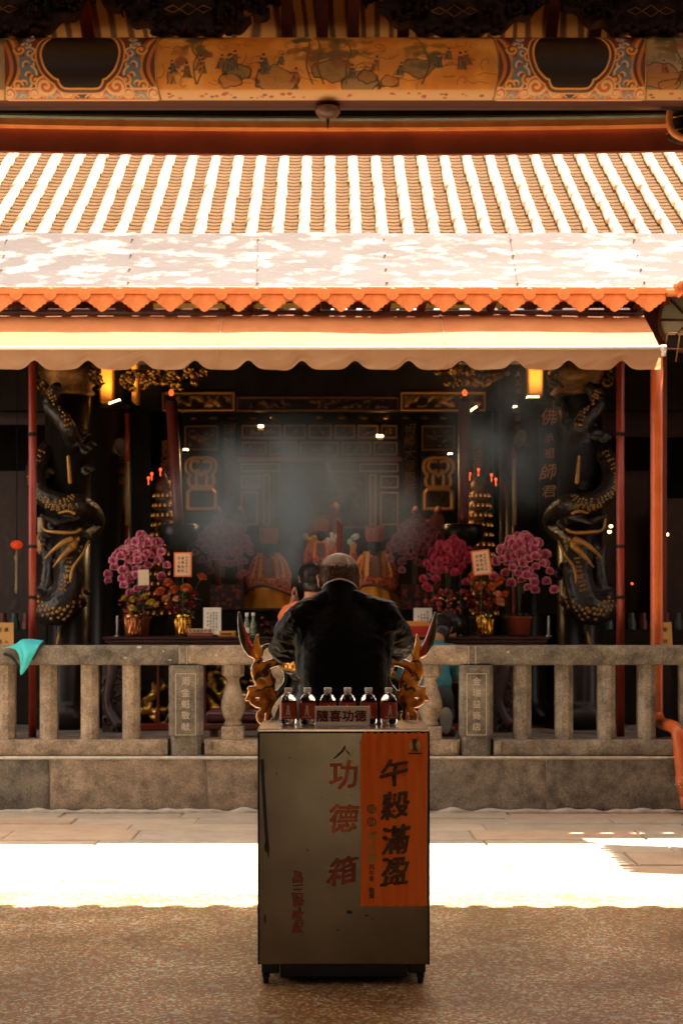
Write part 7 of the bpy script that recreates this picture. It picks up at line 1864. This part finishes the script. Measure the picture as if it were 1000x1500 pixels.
# rod rack at the right edge and pale pane under the corridor eave
d = 12.6; t = thing('rod_rack', 'dark panel framed by thin orange rods at the right edge beside the awning', 'rack', (X(985, d), d, Z(512, d)))
MB().box(X(977, d), X(1030, d), d + .02, d + .04, Z(509, d), Z(490, d)).build('panel', M_dark, t); m = MB()
for a, b, e, f in ((976, 488, 1030, 488), (973, 511, 1030, 511), (977, 488, 973, 511), (996, 482, 989, 530)): m.cyl(W(a, b, d), W(e, f, d), .005, n=6)
m.build('rods', M_goldp, t)
d = 13.0; t = thing('round_window', 'pale round window pane under the corridor eave at the right edge', 'window', (X(985, d), d, Z(450, d)))
cw = W(1010, 470, d)
m = MB(); m.lathe([(.02, 0), (.26, 0), (.26, .01), (.02, .01)], (0,0,0), 32, Matrix.Translation(cw) @ Matrix.Rotation(math.radians(90), 4, 'X')); m.build('pane', mat('pale_green_pane', (.42,.42,.30), None, .35), t)
m = MB()
for a in range(0, 180, 45): m.cyl(cw + Vector((.26 * math.cos(math.radians(a)), -.015, .26 * math.sin(math.radians(a)))), cw - Vector((.26 * math.cos(math.radians(a)), .015, .26 * math.sin(math.radians(a)))), .008, n=6)
m.tube([cw + Vector((.26 * math.cos(a), -.012, .26 * math.sin(a))) for a in np.linspace(0, 2 * math.pi, 40)], .016, 6); m.build('frame', M_redwood, t)
hp(MB().box(X(962, 13.1), X(976, 13.1), 13.1, 13.25, .5, Z(425, 13.1)), 'eave_post', M_redwood)

# ---- incense smoke drifting in front of the altar
def smoke(name, lab, c, r, dens, thr, seed, sc=1.6):
    m = mat('smoke_' + name, (1,1,1)); t = m.node_tree; t.nodes.remove(bsdf(m)); out = [n for n in t.nodes if n.type == 'OUTPUT_MATERIAL'][0]
    pv = t.nodes.new('ShaderNodeVolumePrincipled'); pv.inputs['Color'].default_value = (.44,.60,.78,1); pv.inputs['Anisotropy'].default_value = .1
    tc = t.nodes.new('ShaderNodeTexCoord'); n = t.nodes.new('ShaderNodeTexNoise'); n.inputs['Scale'].default_value = sc; n.inputs['Detail'].default_value = 5; n.inputs['Distortion'].default_value = .5
    mp = t.nodes.new('ShaderNodeMapping'); mp.inputs['Location'].default_value = (seed, 0, seed * 2); mp.inputs['Scale'].default_value = (1.25, 1.0, .75); t.links.new(tc.outputs['Object'], mp.inputs[0]); t.links.new(mp.outputs[0], n.inputs['Vector'])
    ml = t.nodes.new('ShaderNodeVectorMath'); ml.operation = 'DIVIDE'; ml.inputs[1].default_value = r; t.links.new(tc.outputs['Object'], ml.inputs[0])
    ln = t.nodes.new('ShaderNodeVectorMath'); ln.operation = 'LENGTH'; t.links.new(ml.outputs[0], ln.inputs[0])
    fr = t.nodes.new('ShaderNodeMapRange'); fr.inputs['From Min'].default_value = 1.0; fr.inputs['From Max'].default_value = .15; fr.interpolation_type = 'SMOOTHSTEP'; t.links.new(ln.outputs['Value'], fr.inputs[0])
    nr = t.nodes.new('ShaderNodeMapRange'); nr.inputs['From Min'].default_value = thr; nr.inputs['From Max'].default_value = thr + .36; t.links.new(n.outputs[0], nr.inputs[0])
    mu = t.nodes.new('ShaderNodeMath'); mu.operation = 'MULTIPLY'; t.links.new(fr.outputs[0], mu.inputs[0]); t.links.new(nr.outputs[0], mu.inputs[1])
    m3 = t.nodes.new('ShaderNodeMath'); m3.operation = 'MULTIPLY'; m3.inputs[1].default_value = dens; t.links.new(mu.outputs[0], m3.inputs[0]); t.links.new(m3.outputs[0], pv.inputs['Density']); t.links.new(pv.outputs[0], out.inputs['Volume'])
    o = MB().box(c[0]-r[0], c[0]+r[0], c[1]-r[1], c[1]+r[1], c[2]-r[2], c[2]+r[2]).build(name, m, None, origin=c); o['kind'] = 'stuff'; o['label'] = lab
smoke('incense_smoke', 'grey incense smoke drifting before the statues and back screen', (X(432, 13.5), 13.45, Z(735, 13.5)), (1.35, .80, .85), 4.6, .40, 6, 1.9)
smoke('incense_haze', 'bluish incense smoke drifting at the upper right of the altar', (X(745, 13.6), 13.6, Z(640, 13.6)), (.85, .35, .85), 5.5, .41, 4, 1.7)

def wisp(pts, r, seed, lab):
    sp = spline(pts, 14); R = random.Random(seed); q = [p + Vector((.05 * noise.noise(p * 5 + Vector((seed, 0, 0))), .03 * noise.noise(p * 5 + Vector((0, seed, 0))), 0)) * min(1, i / 12) for i, p in enumerate(sp)]
    m = mat('wisp_smoke', (1, 1, 1)); t = m.node_tree
    if any(n.type == 'BSDF_PRINCIPLED' for n in t.nodes):
        t.nodes.remove(bsdf(m)); pv = t.nodes.new('ShaderNodeVolumePrincipled'); pv.inputs['Color'].default_value = (.70, .78, .84, 1); pv.inputs['Density'].default_value = 3.5
        t.links.new(pv.outputs[0], [n for n in t.nodes if n.type == 'OUTPUT_MATERIAL'][0].inputs['Volume'])
    mb = MB(); mb.tube(q, lerpl([r * .35, r, r * .6, r * 1.5, r * .3], len(q)), 8, flat=.6); o = mb.build('smoke_wisp', m, None, origin=pts[0]); o['kind'] = 'stuff'; o['label'] = lab
wisp([W(495, 760, 7.62), W(488, 735, 7.66), W(499, 712, 7.7), W(486, 690, 7.75), W(478, 668, 7.8)], .010, 3, 'thin wisp of smoke from the incense sticks')
